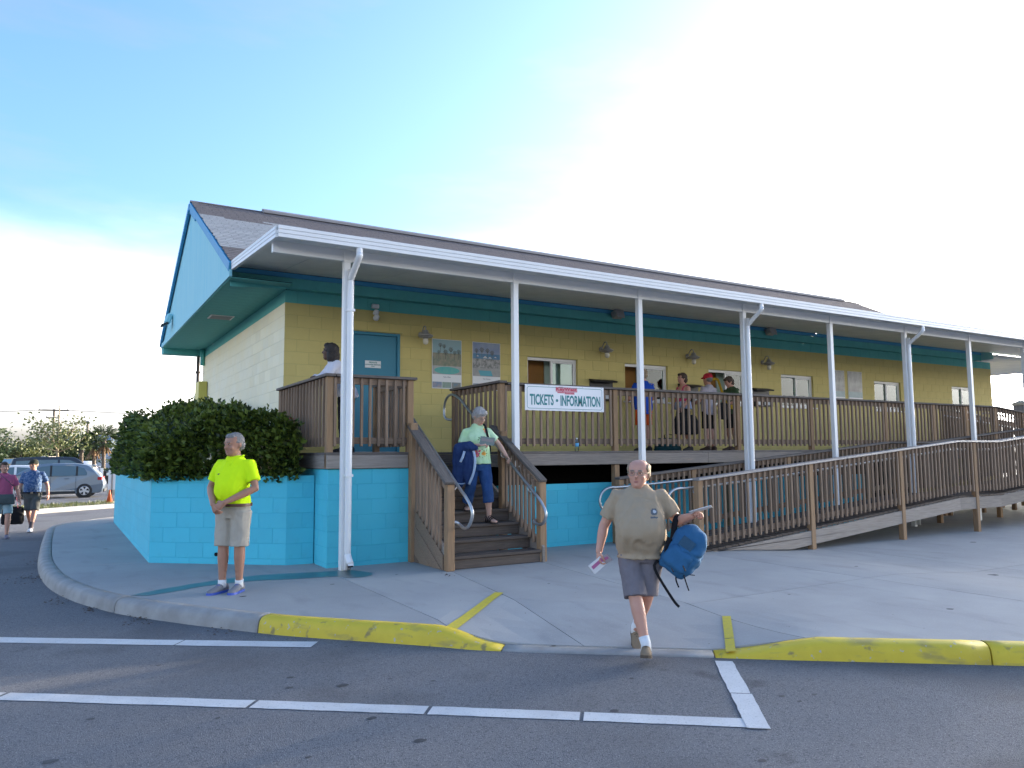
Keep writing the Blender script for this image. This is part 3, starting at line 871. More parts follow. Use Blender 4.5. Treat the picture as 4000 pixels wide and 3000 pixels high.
boxpart('panel', (1.535, .008, 3.035), (.29, .008, .125), sign_white, sg, None, .003)
for t, z, s in (('PRIVATE', 3.065, .040), ('AUTHORIZED PERSONNEL', 3.028, .0235), ('ONLY', 3.000, .0255)):
    part('lettering', text_mesh(t, s, sign_green, bold=.0006), sg, (1.535, .0025, z), FACE)

# lamps on the wall
def wall_lamp(x, label):
    o = empty('wall_lamp', (x, 0, 3.55), label, 'lamp', 'gooseneck lamps along the yellow wall')
    z = 3.55
    mbp = lambda nm, b, m_: mbpart(nm, b, m_, o, True)
    b = MB((x, 0, z)); b.lathe([(.055, 0), (.055, .012), (.03, .022), (.02, .03)], (x, 0, 3.62), 16, Matrix.Rotation(R(90), 3, 'X')); mbp('backplate', b, lamp_gray)
    b = MB((x, 0, z)); b.tube(catmull([(x, -.02, 3.62), (x, -.06, 3.68), (x, -.11, 3.745), (x, -.165, 3.755), (x, -.20, 3.72), (x, -.20, 3.66)], 4), .011, 8); mbp('arm', b, lamp_gray)
    b = MB((x, 0, z)); b.lathe([(.022, .11), (.045, .105), (.055, .06), (.07, .045), (.135, .012), (.142, 0.0), (.128, -.008), (.06, -.004)], (x, -.20, 3.57), 20); mbp('shade', b, lamp_gray)
    b = MB((x, 0, z)); b.lathe([(.055, -.004), (.115, -.018), (.115, -.026), (.05, -.03), (.048, -.05), (.02, -.05)], (x, -.20, 3.57), 20); mbp('collar', b, lamp_gray)
    b = MB((x, 0, z)); b.lathe([(.045, -.05), (.05, -.075), (.05, -.11), (.042, -.135), (.02, -.15), (.004, -.153)], (x, -.20, 3.57), 14); mbp('globe', b, lamp_glass)
for x, lb in ((2.44, 'gray gooseneck wall lamp between the blue door and first poster'), (6.52, 'gray gooseneck wall lamp right of the first ticket window'),
              (8.95, 'gray gooseneck wall lamp above the woman in the pink tank top'), (11.40, 'gray gooseneck wall lamp left of the shuttered fourth window')):
    wall_lamp(x, lb)
o = empty('security_light', (1.555, 0, 3.95), 'white twin head security light above the blue door', 'lamp')
b = MB(WLOC[o.name]); b.box((1.555, -.03, 4.055), (.13, .06, .075), None, .01); mbpart('housing', b, white_alu, o)
for zz, dy in ((3.94, -.09), (3.85, -.10)):
    b = MB(WLOC[o.name]); b.lathe([(.02, .05), (.045, .03), (.052, -.02), (.05, -.045)], (1.55, dy, zz), 14, Matrix.Rotation(R(55), 3, 'X')); mbpart('lamp_head', b, white_alu, o, True)

# posters (flat prints on thin boards)
def poster(x, z0, w, h, kind, label):
    o = empty('poster', (x, -.012, z0), label, 'poster', None)
    m = bpy.data.materials.new('poster_print'); m.use_nodes = True
    n, l = m.node_tree.nodes, m.node_tree.links; bs = n['Principled BSDF']; bs.inputs['Roughness'].default_value = .35
    P = Vector((x, -.012, z0))
    def sheet(nm, x0, x1, za, zb, mt, y=-.0135):
        b = MB(P); b.quad((x0, y, za), (x1, y, za), (x1, y, zb), (x0, y, zb)); return mbpart(nm, b, mt, o, fix=False)
    boxpart('board', (x+w/2, -.006, z0+h/2), (w, .010, h), sign_white, o, None, .002)
    col = lambda nm, c, **k: mat('print_'+nm, c, .4, **k)
    pz = z0+h*.29 if kind < 2 else z0+h*.22
    if kind == 0:
        sheet('sky_print', x+.008, x+w-.008, z0+h*.66, z0+h-.008, col('sky', (.20, .36, .42), var=.5, vscale=3, vcol=(.30, .42, .42)))
        sheet('garden_print', x+.008, x+w-.008, z0+h*.45, z0+h*.72, col('garden', (.13, .17, .12), var=1, vscale=14, vcol=(.27, .24, .17)), -.0142)
        b = MB(P); b.poly([(x+w*.5+w*.43*math.cos(t*.3)*(1 if t < 11 else 1), -.0152, z0+h*.37+h*.075*math.sin(t*.3)) for t in range(21)]); mbpart('pool_print', b, col('pool', (.05, .36, .36), var=.6, vscale=9, vcol=(.12, .42, .34)), o, fix=False)
        sheet('terrace_print', x+.008, x+w-.008, pz, z0+h*.46, col('terrace', (.28, .31, .32), var=.8, vscale=7, vcol=(.40, .40, .38)), -.0145)
    elif kind == 1:
        sheet('sky_print', x+.008, x+w-.008, z0+h*.70, z0+h-.008, col('sky2', (.13, .20, .38), var=.7, vscale=3, vcol=(.30, .36, .45)))
        sheet('village_print', x+.008, x+w-.008, z0+h*.42, z0+h*.74, col('village', (.12, .13, .13), var=1, vscale=16, vcol=(.36, .36, .36), lo=.4, hi=.6), -.0142)
        sheet('bay_print', x+.008, x+w-.008, z0+h*.655, z0+h*.76, col('bay', (.04, .15, .30), var=.6, vscale=7, vcol=(.10, .25, .36)), -.0146)
        b = MB(P)
        for (fx, fz, s) in ((.18, .70, .05), (.45, .67, .09), (.62, .67, .07), (.82, .69, .05)):
            b.poly([(x+w*(fx-s), -.0152, z0+h*fz), (x+w*(fx+s), -.0152, z0+h*fz), (x+w*fx, -.0152, z0+h*(fz+s*.55))])
        mbpart('roof_print', b, col('roofs', (.52, .53, .52)), o, fix=False)
        sheet('terrace_print', x+.008, x+w-.008, pz, z0+h*.46, col('terrace2', (.24, .25, .25), var=.8, vscale=9, vcol=(.36, .36, .35)), -.0145)
        b = MB(P); b.poly([(x+w*.2, -.0152, z0+h*.41), (x+w*.66, -.0152, z0+h*.41), (x+w*.72, -.0152, z0+h*.30), (x+w*.28, -.0152, z0+h*.30)]); mbpart('pool_print', b, col('pool2', (.06, .33, .42)), o, fix=False)
    else:
        sheet('photo_print', x+.008, x+w-.008, z0+h*.3, z0+h-.008, col('photo%d' % kind, (.20, .21, .21), var=1, vscale=6, vcol=(.38, .39, .39)))
        sheet('lower_print', x+.008, x+w-.008, z0+h*.1, z0+h*.3, col('lower%d' % kind, (.22, .34, .38), var=.6, vscale=8))
    palm = col('palm%d' % kind, (.06, .075, .06))
    if kind < 2:
        b = MB(P)
        for fx, fz, s in (((.27, .88, .05), (.40, .86, .05), (.63, .80, .06), (.45, .74, .06), (.90, .76, .06), (.76, .74, .05), (.22, .74, .04)) if kind == 0 else ((.14, .82, .055), (.33, .84, .065), (.53, .83, .06), (.70, .79, .06))):
            cxp, czp = x+w*fx, z0+h*fz
            for k in range(9):
                a = k*.7+.2; r1 = w*s*1.5
                b.poly([(cxp, -.0155, czp), (cxp+math.cos(a-.2)*r1*.7, -.0155, czp+math.sin(a-.2)*r1*.7), (cxp+math.cos(a)*r1, -.0155, czp+math.sin(a)*r1), (cxp+math.cos(a+.2)*r1*.7, -.0155, czp+math.sin(a+.2)*r1*.7)])
            b.quad((cxp-.004, -.0154, czp-h*.15), (cxp+.004, -.0154, czp-h*.15), (cxp+.004, -.0154, czp), (cxp-.004, -.0154, czp))
        mbpart('palm_print', b, palm, o, fix=False)
        for k in range(3):
            sheet('thumbnail_print', x+.01+k*(w-.02)/3, x+(k+1)*(w-.02)/3, z0+.015, z0+h*.135, col('thumb%d%d' % (kind, k), [(.12, .22, .36), (.26, .34, .33), (.25, .22, .18)][k], var=1, vscale=14, vcol=[(.36, .3, .3), (.2, .3, .22), (.1, .2, .28)][k]), -.0142)
        gray = col('caption%d' % kind, (.12, .16, .24))
        part('caption', text_mesh('Palm Villas' if kind == 0 else 'The Westin', .034, gray, .0004), o, (x+w*.5, -.0142, z0+h*.235), FACE)
for a in ((2.655, 2.66, .60, .91, 0, 'poster of a round lagoon pool and palms, beside the blue door'), (3.485, 2.66, .60, .91, 1, 'poster of a blue resort pool with white roofs, second from door'),
          (13.98, 2.80, .52, .77, 2, 'gray poster on yellow wall just right of the shuttered fourth window'), (14.64, 2.80, .60, .77, 3, 'gray poster with diagonal pale streak between fourth and fifth windows')):
    poster(*a)
# brochure boxes
for x, lb in ((6.20, 'black brochure box on wall right of the first ticket window'), (8.64, 'black brochure box behind the woman in the pink tank top'), (10.98, 'black brochure box beside the shuttered fourth window')):
    o = empty('brochure_box', (x, -.05, 2.55), lb, 'brochure box', 'brochure boxes on the yellow wall')
    b = MB(WLOC[o.name])
    b.box((x+.3, -.012, 2.75), (.60, .02, .40), None, .004); b.box((x+.3, -.075, 2.565), (.60, .11, .03), None, .004)
    for k in range(3): b.box((x+.012+k*.288, -.075, 2.64), (.02, .11, .16), None, .003)
    mbpart('case', b, black_plastic, o)
    b = MB(WLOC[o.name]); b.box((x+.3, -.085, 2.955), (.62, .17, .035), Matrix.Rotation(R(14), 3, 'X'), .005); mbpart('lid', b, black_plastic, o)
    for k in range(2): boxpart('brochures', (x+.155+k*.29, -.06, 2.69), (.24, .03, .22), sign_white, o, None, .003)

# ------------------------------------------------------------------ roof
YR, ZR, YE, ZE, XG, XG2 = 4.0, 6.72, -0.52, 4.45, -0.97, 20.95
sl = (ZR-ZE)/(YR-YE); YBK = 8.5
roof = part('roof', (lambda b: (b.quad((XG, YE, ZE-.03), (XG2, YE, ZE-.03), (XG2, YR, ZR-.03), (XG, YR, ZR-.03)), b.quad((XG, YR, ZR-.03), (XG2, YR, ZR-.03), (XG2, YBK, ZE-.03), (XG, YBK, ZE-.03)), b.mesh('roof', shingle_dark))[2])(MB()), BLD)
rot = Euler((math.atan(sl), 0, 0)); rm = rot.to_matrix()
EXPO, TW = .132, .303
rows = int(math.hypot(YR-YE, ZR-ZE)/EXPO)
items = []
up_ = Vector((0, math.cos(math.atan(sl)), math.sin(math.atan(sl)))); nr_ = Vector((0, -up_.z, up_.y))
for r_ in range(rows+1):
    x = XG - (TW*.5 if r_ % 2 else 0) + random.uniform(-.01, .01)
    fr = (r_+.5)/rows
    while x < XG2:
        x0, x1 = max(x, XG-.012), min(x+TW, XG2)
        if x1-x0 > .05:
            p = Vector(((x0+x1)/2, YE, ZE)) + up_*(r_*EXPO+EXPO*.5) + nr_*.004
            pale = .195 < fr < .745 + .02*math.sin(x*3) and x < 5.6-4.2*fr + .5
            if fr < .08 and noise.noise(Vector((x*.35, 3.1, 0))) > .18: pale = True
            if .70 < fr < .74 and -.6 < x < .1: pale = False
            items.append((p, x1-x0, pale))
        x += TW
items.sort(key=lambda i: ((i[0]-CAM_LOC).length))
def shingle_mesh(w, mt):
    k = ('sh', round(w, 2), mt.name)
    if k not in _cache:
        b = MB(); hw = w/2-.0035
        L0, L1 = -EXPO*.5, EXPO*.62
        vs = [(-hw, L0, 0), (hw, L0, 0), (hw, L0, .007), (-hw, L0, .007), (-hw, L1, -.004), (hw, L1, -.004), (hw, L1, 0.0), (-hw, L1, 0.0)]
        b.add(vs, [(0, 1, 2, 3), (3, 2, 6, 7), (0, 3, 7, 4), (1, 5, 6, 2)])
        _cache[k] = b.mesh('shingle_mesh', mt)
    return _cache[k]
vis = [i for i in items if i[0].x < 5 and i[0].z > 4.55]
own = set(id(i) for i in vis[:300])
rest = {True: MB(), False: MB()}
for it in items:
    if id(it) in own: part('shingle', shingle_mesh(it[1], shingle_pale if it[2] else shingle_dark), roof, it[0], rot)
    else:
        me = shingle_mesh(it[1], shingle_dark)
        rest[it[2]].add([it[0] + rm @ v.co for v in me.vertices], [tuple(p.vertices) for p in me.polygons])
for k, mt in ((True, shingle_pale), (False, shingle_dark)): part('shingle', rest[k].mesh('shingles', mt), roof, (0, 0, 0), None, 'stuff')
b = MB(); x = XG-.01
while x < XG2:
    if not (0.45 < x < 20.1):
        for s in (-1, 1):
            b.box((x+.15, YR+s*.07, ZR+.0-.03), (.30, .16, .012), Matrix.Rotation(R(-26*s), 3, 'X'))
    x += .14
mbpart('ridge_cap', b, shingle_dark, BLD, kind='stuff')
b = MB(); b.prism([(YR-.17, ZR-.05), (YR-.17, ZR+.0), (YR-.02, ZR+.075), (YR+.02, ZR+.075), (YR+.17, ZR+.0), (YR+.17, ZR-.05)], 0, .47, 20.17); mbpart('ridge_vent', b, vent_metal, BLD)
# gable, rakes, soffit, eaves
GZ = 4.20
b = MB((XG, 4, GZ)); b.poly([(XG+.03, YE+.0, GZ), (XG+.03, YBK, GZ), (XG+.03, YBK, ZE-.08), (XG+.03, YR, ZR-.08), (XG+.03, YE, ZE-.08)])
mbpart('gable', b, gable_paint, BLD)
b = MB((XG, 4, GZ)); b.box((XG+.015, (YE+YBK)/2, GZ+.055), (.045, YBK-YE-.02, .11), None, .004); mbpart('gable_band', b, gable_paint, BLD)
b = MB((XG, 4, GZ))
for i in range(5):
    d0 = Vector((0, YE, ZE)); d1 = Vector((0, YR, ZR))
    p0 = d0 + (d1-d0)*(i/5); p1 = d0 + (d1-d0)*((i+1)/5)
    b.beam((XG-.0, p0.y+.004, p0.z-.105), (XG-.0, p1.y-.004, p1.z-.105), .04, .145, (0, -sl, 1), .004)
b.beam((XG+.005, YR-.03, ZR-.20), (XG+.005, YR-.75, ZR-.20-.72*sl), .03, .13, (0, -sl, 1), .004)
mbpart('rake_board', b, trim_blue, BLD)
b = MB((XG, 4, GZ)); b.beam((XG-.005, YR+.03, ZR-.105), (XG-.005, YBK, ZE-.105), .05, .145, (0, sl, 1), .004); b.beam((XG-.02, YR+.03, ZR-.20), (XG-.02, YBK-.03, ZE-.20), .05, .05, (0, sl, 1), .004)
mbpart('rake_board', b, trim_blue, BLD)
b = MB((XG2, 4, GZ)); b.poly([(XG2-.03, YE, GZ), (XG2-.03, YBK, GZ), (XG2-.03, YBK, ZE-.08), (XG2-.03, YR, ZR-.08), (XG2-.03, YE, ZE-.08)]); mbpart('gable', b, gable_paint, BLD)
nb = 34     # beaded soffit boards under the gable overhang
for k in range(nb):
    y0 = YE+.03 + k*(YBK-YE-.06)/nb
    boxpart('soffit_board', (-.475, y0 + (YBK-YE-.06)/nb/2, GZ-.006), (.95, (YBK-YE-.06)/nb-.006, .014), soffit_teal, BLD, None, .002)
b = MB((0, 0, GZ)); b.box((-.475, 4, GZ+.012), (.94, 8.9, .012)); mbpart('soffit_backing', b, dark_gap, BLD)
b = MB((0, 0, GZ)); b.box((-.47, 3.08, GZ-.018), (.44, .44, .012), None, .003); mbpart('soffit_vent', b, white_alu, BLD)
b = MB((0, 0, GZ))
for k in range(11): b.box((-.47, 2.9+k*.036, GZ-.0275), (.38, .018, .006))
mbpart('vent_slots', b, seam_gray, BLD)
b = MB((0, YE, GZ)); b.box(((XG+XG2)/2+.03, -.165, 4.398), (XG2-XG-.06, .03, .075), None, .004); mbpart('eave_trim', b, trim_blue, BLD)
b = MB((0, YE, GZ)); b.box(((XG+XG2)/2+.03, -.152, 4.272), (XG2-XG-.06, .03, .17), None, .003); mbpart('eave_fascia', b, soffit_teal, BLD)
b = MB((0, YE, GZ)); b.box((10.4, -.068, GZ-.0), (20.75, .13, .02), None, 0); mbpart('eave_soffit', b, soffit_teal, BLD)
b = MB((0, YE, GZ)); b.prism([(-.90, 4.25), (-.90, 4.115), (-.84, 4.115), (-.01, 4.165), (-.01, 4.25)], 1, -.205, -.175); mbpart('eave_return', b, soffit_teal, BLD)
b = MB((0, YBK, GZ)); b.box((10, YBK+.02, 4.24), (XG2-XG-.02, .03, .34), None, .003); b.box((-.48, YBK-.16, 4.12), (.93, .30, .16), None, .004); mbpart('eave_box', b, soffit_teal, BLD)
# pipes, meter box
b = MB((0, DB, 2)); b.tube([(-.10, DB+.08, 0), (-.10, DB+.08, 4.2)], .04, 10); b.box((-.10, DB+.08, 3.62), (.11, .11, .05)); b.box((-.10, DB+.08, 2.2), (.11, .11, .05))
mbpart('drain_pipe', b, mat('pipe_brown', (.10, .085, .085), .6), BLD, True)
b = MB((0, DB, 2)); b.tube([(-.06, 7.93, 4.18), (-.06, 7.93, 3.76)], .055, 12); mbpart('conduit', b, soffit_teal, BLD, True)
b = MB((0, DB, 2)); b.tube([(-.05, 7.75, 2.55), (-.05, 7.75, 1.0)], .06, 10); mbpart('conduit', b, faded_paint, BLD, True)
o = empty('meter_box', (0, 7.7, 2.58), 'yellow electric meter box on the pale side wall', 'meter box')
box_yellow = mat('meter_box_yellow', (.50, .45, .10), .5)
b = MB(WLOC[o.name]); b.box((-.11, 7.66, 2.95), (.20, .55, .72), None, .012); mbpart('box', b, box_yellow, o)
b = MB(WLOC[o.name]); b.lathe([(.11, 0), (.11, .06), (.09, .10), (.03, .12)], (-.10, 8.06, 2.95), 14, Matrix.Rotation(R(-90), 3, 'Y')); b.box((-.06, 8.06, 2.95), (.10, .20, .45), None, .01); mbpart('meter', b, faded_paint, o)
o = empty('flood_light', (XG, 6.6, 4.55), 'small wall pack flood light on the aqua gable', 'lamp')
b = MB(WLOC[o.name]); b.box((XG-.06, 6.6, 4.66), (.12, .26, .24), Matrix.Rotation(R(18), 3, 'Y'), .03); mbpart('housing', b, gable_paint, o)
b = MB(WLOC[o.name]); b.box((XG-.14, 6.6, 4.52), (.16, .28, .05), Matrix.Rotation(R(-25), 3, 'Y'), .01); mbpart('visor', b, black_plastic, o)
for x, lb in ((6.75, 'gray box speaker under the canopy above the first ticket window'), (11.4, 'gray box speaker under the canopy right of the paired post downspout')):
    o = empty('speaker', (x, -.2, 4.36), lb, 'speaker', 'box speakers under the canopy')
    b = MB(WLOC[o.name]); b.box((x, -.29, 4.335), (.24, .17, .15), Matrix.Rotation(R(-20), 3, 'X'), .02); mbpart('cabinet', b, lamp_gray, o)
    b = MB(WLOC[o.name]); b.box((x, -.38, 4.30), (.20, .012, .11), Matrix.Rotation(R(-20), 3, 'X'), .004); mbpart('grille', b, seam_gray, o)
    b = MB(WLOC[o.name]); b.box((x, -.25, 4.42), (.05, .06, .05)); mbpart('bracket', b, lamp_gray, o)

# ================================================================== the canopy
CAN = empty('porch_canopy', (-0.93, -3.33, 0), 'white aluminium porch canopy on slim posts along the ticket front', 'canopy')
CX0, CX1, CYF, CYB = -0.93, 27.0, -3.33, -0.55
CYK = -.182
zf0, zf1 = 4.10, 4.242
zb0, zb1 = 4.30, 4.435
cs = (zb1-zf1)/(CYB-CYF)
for k, (a, c) in enumerate([(0, .047), (.050, .097), (.100, .142)]):
    b = MB(WLOC[CAN.name]); b.beam((CX0, CYF, zf0+(a+c)/2), (CX1, CYF, zf0+(a+c)/2), .05+.004*k, c-a, (0, 0, 1), .003); mbpart('gutter_band', b, white_alu, CAN)
    b = MB(WLOC[CAN.name]); b.beam((CX0+.0, CYF+.028, zf0+(a+c)/2), (CX0, CYB, zb0+(a+c)/2-.005), .05+.004*k, c-a, (0, 0, 1), .003); mbpart('side_band', b, white_alu, CAN)
b = MB(WLOC[CAN.name]); b.beam((CX0+.026, CYF, zf0+.071), (CX1, CYF, zf0+.071), .035, .138, (0, 0, 1), 0); b.beam((CX0+.005, CYF+.03, zf0+.071), (CX0+.005, CYB, zb0+.066), .035, .136, (0, 0, 1), 0)
mbpart('fascia_core', b, seam_gray, CAN)
b = MB(WLOC[CAN.name]); np_ = 36
for k in range(np_):
    x0 = CX0+.03 + k*(CX1-CX0-.03)/np_; x1 = CX0+.03 + (k+1)*(CX1-CX0-.03)/np_ - .006
    P0, P1 = Vector(((x0+x1)/2, CYF+.03, zf0+.035)), Vector(((x0+x1)/2, CYK, 4.452))
    plank('ceiling_panel', P0, P1, x1-x0, .022, white_ceil, CAN, .003)
b = MB(WLOC[CAN.name]); b.quad((CX0+.02, CYF, zf1-.006), (CX1, CYF, zf1-.006), (CX1, CYB, zb1-.006), (CX0+.02, CYB, zb1-.006)); mbpart('roof_sheet', b, white_alu, CAN)
b = MB(WLOC[CAN.name]); b.box(((21.0+CX1)/2, 3.7, 4.30), (CX1-21.0, 8.5, .09), None, .005); mbpart('end_roof', b, white_ceil, CAN)
b = MB(WLOC[CAN.name]); b.box((13.0, -2.915, 4.085), (27.8, .075, .15), None, .004); mbpart('beam', b, white_alu, CAN)
CXS = [.066, 2.662, 5.07, 7.533, 9.997, 12.5, 15.03, 17.52, 20.0, 22.5, 25.0]
for k, x in enumerate(CXS):
    zb_ = 1.27 if k == 1 else -.13 if k > 2 else 0
    b = MB((x, -2.915, 0)); b.box((x, -2.915, (4.08+zb_)/2), (.088, .088, 4.08-zb_), None, .006); mbpart('post', b, white_alu, CAN)
    b = MB((x, -2.915, 4)); b.box((x, -2.96, 4.08), (.10, .014, .17), None, .003)
    for dz in (-.04, .04): b.lathe([(.008, 0), (.008, .006)], (x+.02, -2.967, 4.08+dz), 8, Matrix.Rotation(R(90), 3, 'X'))
    mbpart('bracket', b, white_alu, CAN)
    if k in (0, 3, 5, 7):
        b = MB((x, -3.0, 0))
        q = x + (.035 if k == 0 else .03)
        w2, d2 = .044, .034
        yo = -2.995
        z_end = .14 if k == 0 else .05
        path = [(q, CYF+.01, zf0+.01), (q, CYF+.01, zf0-.07), (q, CYF+.02, zf0-.11), (q, yo-.05, 3.80), (q, yo, 3.74), (q, yo, 3.6), (q, yo, z_end+.13), (q, yo, z_end+.08)]
        if k == 0: path += [(q+.004, yo-.03, z_end+.02), (q+.010, yo-.085, z_end-.045)]
        else: path += [(q, yo-.05, z_end)]
        b.tube(catmull(path, 3), [(w2, d2)]*len(catmull(path, 3)), 12, True, ref=(1, 0, 0)); mbpart('downspout', b, white_alu, CAN, True)
        b = MB((x, -3.0, 0))
        if k == 0: b.box((q+.0095, yo-.086, z_end-.0462), (.074, .012, .055), Matrix.Rotation(R(-38), 3, 'X'))
        for zz in (3.35, 1.2): b.box((q, yo, zz), (w2*2+.012, d2*2+.012, .03))
        if k == 0: mbpart('spout_mouth', b, white_alu, CAN)
b = MB((0, -3, 0)); b.box((0.105, -3.092, .078), (.066, .010, .046), Matrix.Rotation(R(-35), 3, 'X')); mbpart('spout_opening', b, dark_gap, CAN)
# ================================================================== deck, stairs, ramp
DZ = 1.5
def rail_run(parent, a, c, za, zc, out, posts, post_z=None, bal=0.127, cap_mt=None, h=1.045, ends=(0.0, 0.0), post_w=.09, bal_mt=None, skip_cap=False, cap_w=.14, jitter=.006, btm=True):
    """railing from a to c (2D), floor level za..zc, `out` = outward 2D normal; posts = list of t (0..1)"""
    a, c = Vector(a), Vector(c); d = (c-a); L = d.length; d.normalize(); o2 = Vector(out)
    zf = lambda t: za+(zc-za)*t
    P = lambda t, off, dz: Vector(((a+(c-a)*t+o2*off).x, (a+(c-a)*t+o2*off).y, zf(t)+dz))
    cap_mt = cap_mt or wood_cap
    e0, e1 = ends[0]/L, ends[1]/L
    if not skip_cap:
        nseg = max(1, int(round(L/3.7)))
        for i in range(nseg):
            t0 = -e0 + (1+e0+e1)*i/nseg; t1 = -e0 + (1+e0+e1)*(i+1)/nseg - .003/L
            plank('rail_cap', P(t0, .01, h-.019), P(t1, .01, h-.019), cap_w, .038, cap_mt, parent, .005)
    ps = sorted(posts)
    for t in ps:
        zb = post_z if post_z is not None else zf(t)-.2
        q = P(t, 0, 0)
        plank('rail_post', (q.x, q.y, zb), (q.x, q.y, zf(t)+h-.04), post_w, post_w, wood_post, parent, .006, up=(d.x, d.y, 0))
    stops = ps if ps else [0, 1]
    if 0 not in [round(t, 3) for t in stops]: stops = [0]+stops
    if 1 not in [round(t, 3) for t in stops]: stops = stops+[1]
    for i in range(len(stops)-1):
        t0, t1 = stops[i], stops[i+1]
        g = (post_w/2+.002)/L
        s0, s1 = t0 + (g if t0 in ps else 0), t1 - (g if t1 in ps else 0)
        if s1-s0 < .05/L: continue
        plank('top_rail', P(s0, 0, h-.085), P(s1, 0, h-.085), .038, .088, wood_mid, parent, .004)
        if btm: plank('bottom_rail', P(s0, 0, .155), P(s1, 0, .155), .038, .088, wood_mid, parent, .004)
        n = max(1, int(round((s1-s0)*L/bal)))
        for k in range(n):
            t = s0 + (s1-s0)*(k+.5)/n
            j = random.uniform(-jitter, jitter)/L
            q0, q1 = P(t+j, .0385, .075 if btm else .02), P(t+j, .0385, h-.045)
            b0 = boxmesh(round((q1-q0).length, 2), .037, .037, bal_mt or wood_mid, .004)
            o = part('baluster', b0, parent, (q0+q1)/2, Euler((0, R(-90), math.atan2(d.y, d.x))))

DK = empty('wooden_deck', (-0.08, -2.66, DZ), 'weathered timber deck with railing along the yellow ticket windows', 'deck')
DX1 = 16.6
# floor boards along X
nb = 18; bw = 2.60/nb
for k in range(nb):
    y = -2.66 + bw*(k+.5)
    spans = [(-.085, 1.15), (2.61, DX1)] if y < -1.43 else [(-.085, DX1)]
    for (s0, s1) in spans:
        n = max(1, int(round((s1-s0)/4.6)))
        cuts = [s0 + (s1-s0)*i/n + (0 if i in (0, n) else ((k % 3)-1)*.6) for i in range(n+1)]
        for i in range(n): plank('deck_board', (cuts[i], y, DZ-.019), (cuts[i+1]-.003, y, DZ-.019), bw-.005, .038, wood_cap, DK, .004)
for s0, s1 in ((-.085, 1.06), (2.66, 6.8), (6.803, 11.6), (11.603, DX1)):
    plank('rim_board', (s0, -2.655, 1.372), (s1, -2.655, 1.372), .04, .178, wood_rim, DK, .005)
plank('rim_board', (-.065, -2.633, 1.372), (-.065, -.01, 1.372), .04, .178, wood_rim, DK, .005, up=(0, 0, 1))
plank('rim_board', (1.145, -2.63, 1.36), (1.145, -1.46, 1.36), .04, .19, wood_rim, DK, .005)
plank('rim_board', (2.615, -2.63, 1.36), (2.615, -1.46, 1.36), .04, .19, wood_rim, DK, .005)
for x in (4.76, 7.35, 9.65, 12.14, 14.2):     # posts and joists below
    plank('deck_post', (x, -2.60, .0), (x, -2.60, 1.28), .10, .10, wood_post, DK, .006, up=(1, 0, 0))
for k in range(28): plank('joist', (.2+k*.6, -2.62, 1.36), (.2+k*.6, -.02, 1.36), .04, .17, wood_tread, DK, 0) if not (1.0 < .2+k*.6 < 2.75) else None
b = MB(WLOC[DK.name]); b.box((8.3, -.6, .7), (16.4, .04, 1.15)); mbpart('underfloor_shade', b, dark_gap, DK)  # near-black sheet stands in for the shade under the deck
RY = -2.60
rail_run(DK, (-.04, -.05), (-.04, RY), DZ, DZ, (-1, 0), [0.02, 1], 1.29, bal=.158, ends=(.02, .09))
rail_run(DK, (-.04, RY), (1.11, RY), DZ, DZ, (0, -1), [1], 1.29, bal=.125, ends=(-.075, .09))
rail_run(DK, (1.11, RY), (1.11, -1.30), DZ, DZ, (1, 0), [1], 1.3, bal=.127, ends=(-.07, .05))
rail_run(DK, (2.60, -1.05), (2.60, RY), DZ+.02, DZ+.02, (-1, 0), [0, 1], 1.3, bal=.15, ends=(.05, .09))
L_ = 16.6-2.6
rail_run(DK, (2.60, RY), (16.6, RY), DZ, DZ, (0, -1), [(x-2.6)/L_ for x in (4.76, 7.64, 9.70, 12.14, 13.95, 15.3, 16.6)], 1.29, bal=.128, ends=(-.075, .0))
# the corner posts of the stairs stand on the ground
for x, zt in ((1.122, 1.9), (2.56, 1.8)):
    plank('stair_post', (x, -2.705, 0), (x, -2.705, zt), .10, .10, wood_post, DK, .006, up=(1, 0, 0))

# ---------------------------------------------------------------- stairs
ST = empty('wooden_stairs', (1.85, -3.7, 0), 'weathered timber stairs with pipe handrails up to the deck', 'stairs')
RI, TR, Y0 = DZ/9, .283, -3.70
sx0, sx1 = 1.20, 2.57
for k in range(9):
    y = Y0 + TR*k; z = RI*(k+1)
    plank('riser', (sx0, y+.02, z-.02-RI/2+.0), (sx1, y+.02, z-.02-RI/2), .03, RI-.042 if k else RI-.05, wood_tread, ST, .004)
    if k < 8:
        plank('tread', (sx0, y+.045, z-.019), (sx1, y+.045, z-.019), .137, .038, wood_tread, ST, .006)
        plank('tread', (sx0, y+.187, z-.019), (sx1, y+.187, z-.019), .137, .038, wood_tread, ST, .006)
ang = math.atan(RI/TR)
for x in (1.165, 2.602):      # sloped stringers
    b = MB(WLOC[ST.name])
    b.prism([(Y0-.03, 0.0), (Y0-.03, .20), (Y0+.02, .26), (-1.46, DZ-.06+.03), (-1.46, DZ-.35), (Y0+.27, 0)], 0, x-.02, x+.02)
    mbpart('stringer', b, wood_rim, ST)
for k in range(5):            # slanting boards that close the left side
    b = MB(WLOC[ST.name])
    off = -.06-.205*k
    zz = lambda y, o: .22 + (y-Y0)*RI/TR + o
    y1 = -2.70
    top = zz(y1, off); bot = zz(y1, off-.195)
    ya = Y0+.05
    poly = []
    pl = [(ya, zz(ya, off)), (y1, top), (y1, bot), (ya, zz(ya, off-.195))]
    pl = clip([Vector(p) for p in pl], Vector((0, .004)), Vector((0, 1)))
    if len(pl) >= 3 and area(pl) > .005:
        b.prism([(p.x, p.y) for p in pl], 0, 1.118+random.uniform(-.004, .004), 1.14); mbpart('side_board', b, wood_mid, ST)
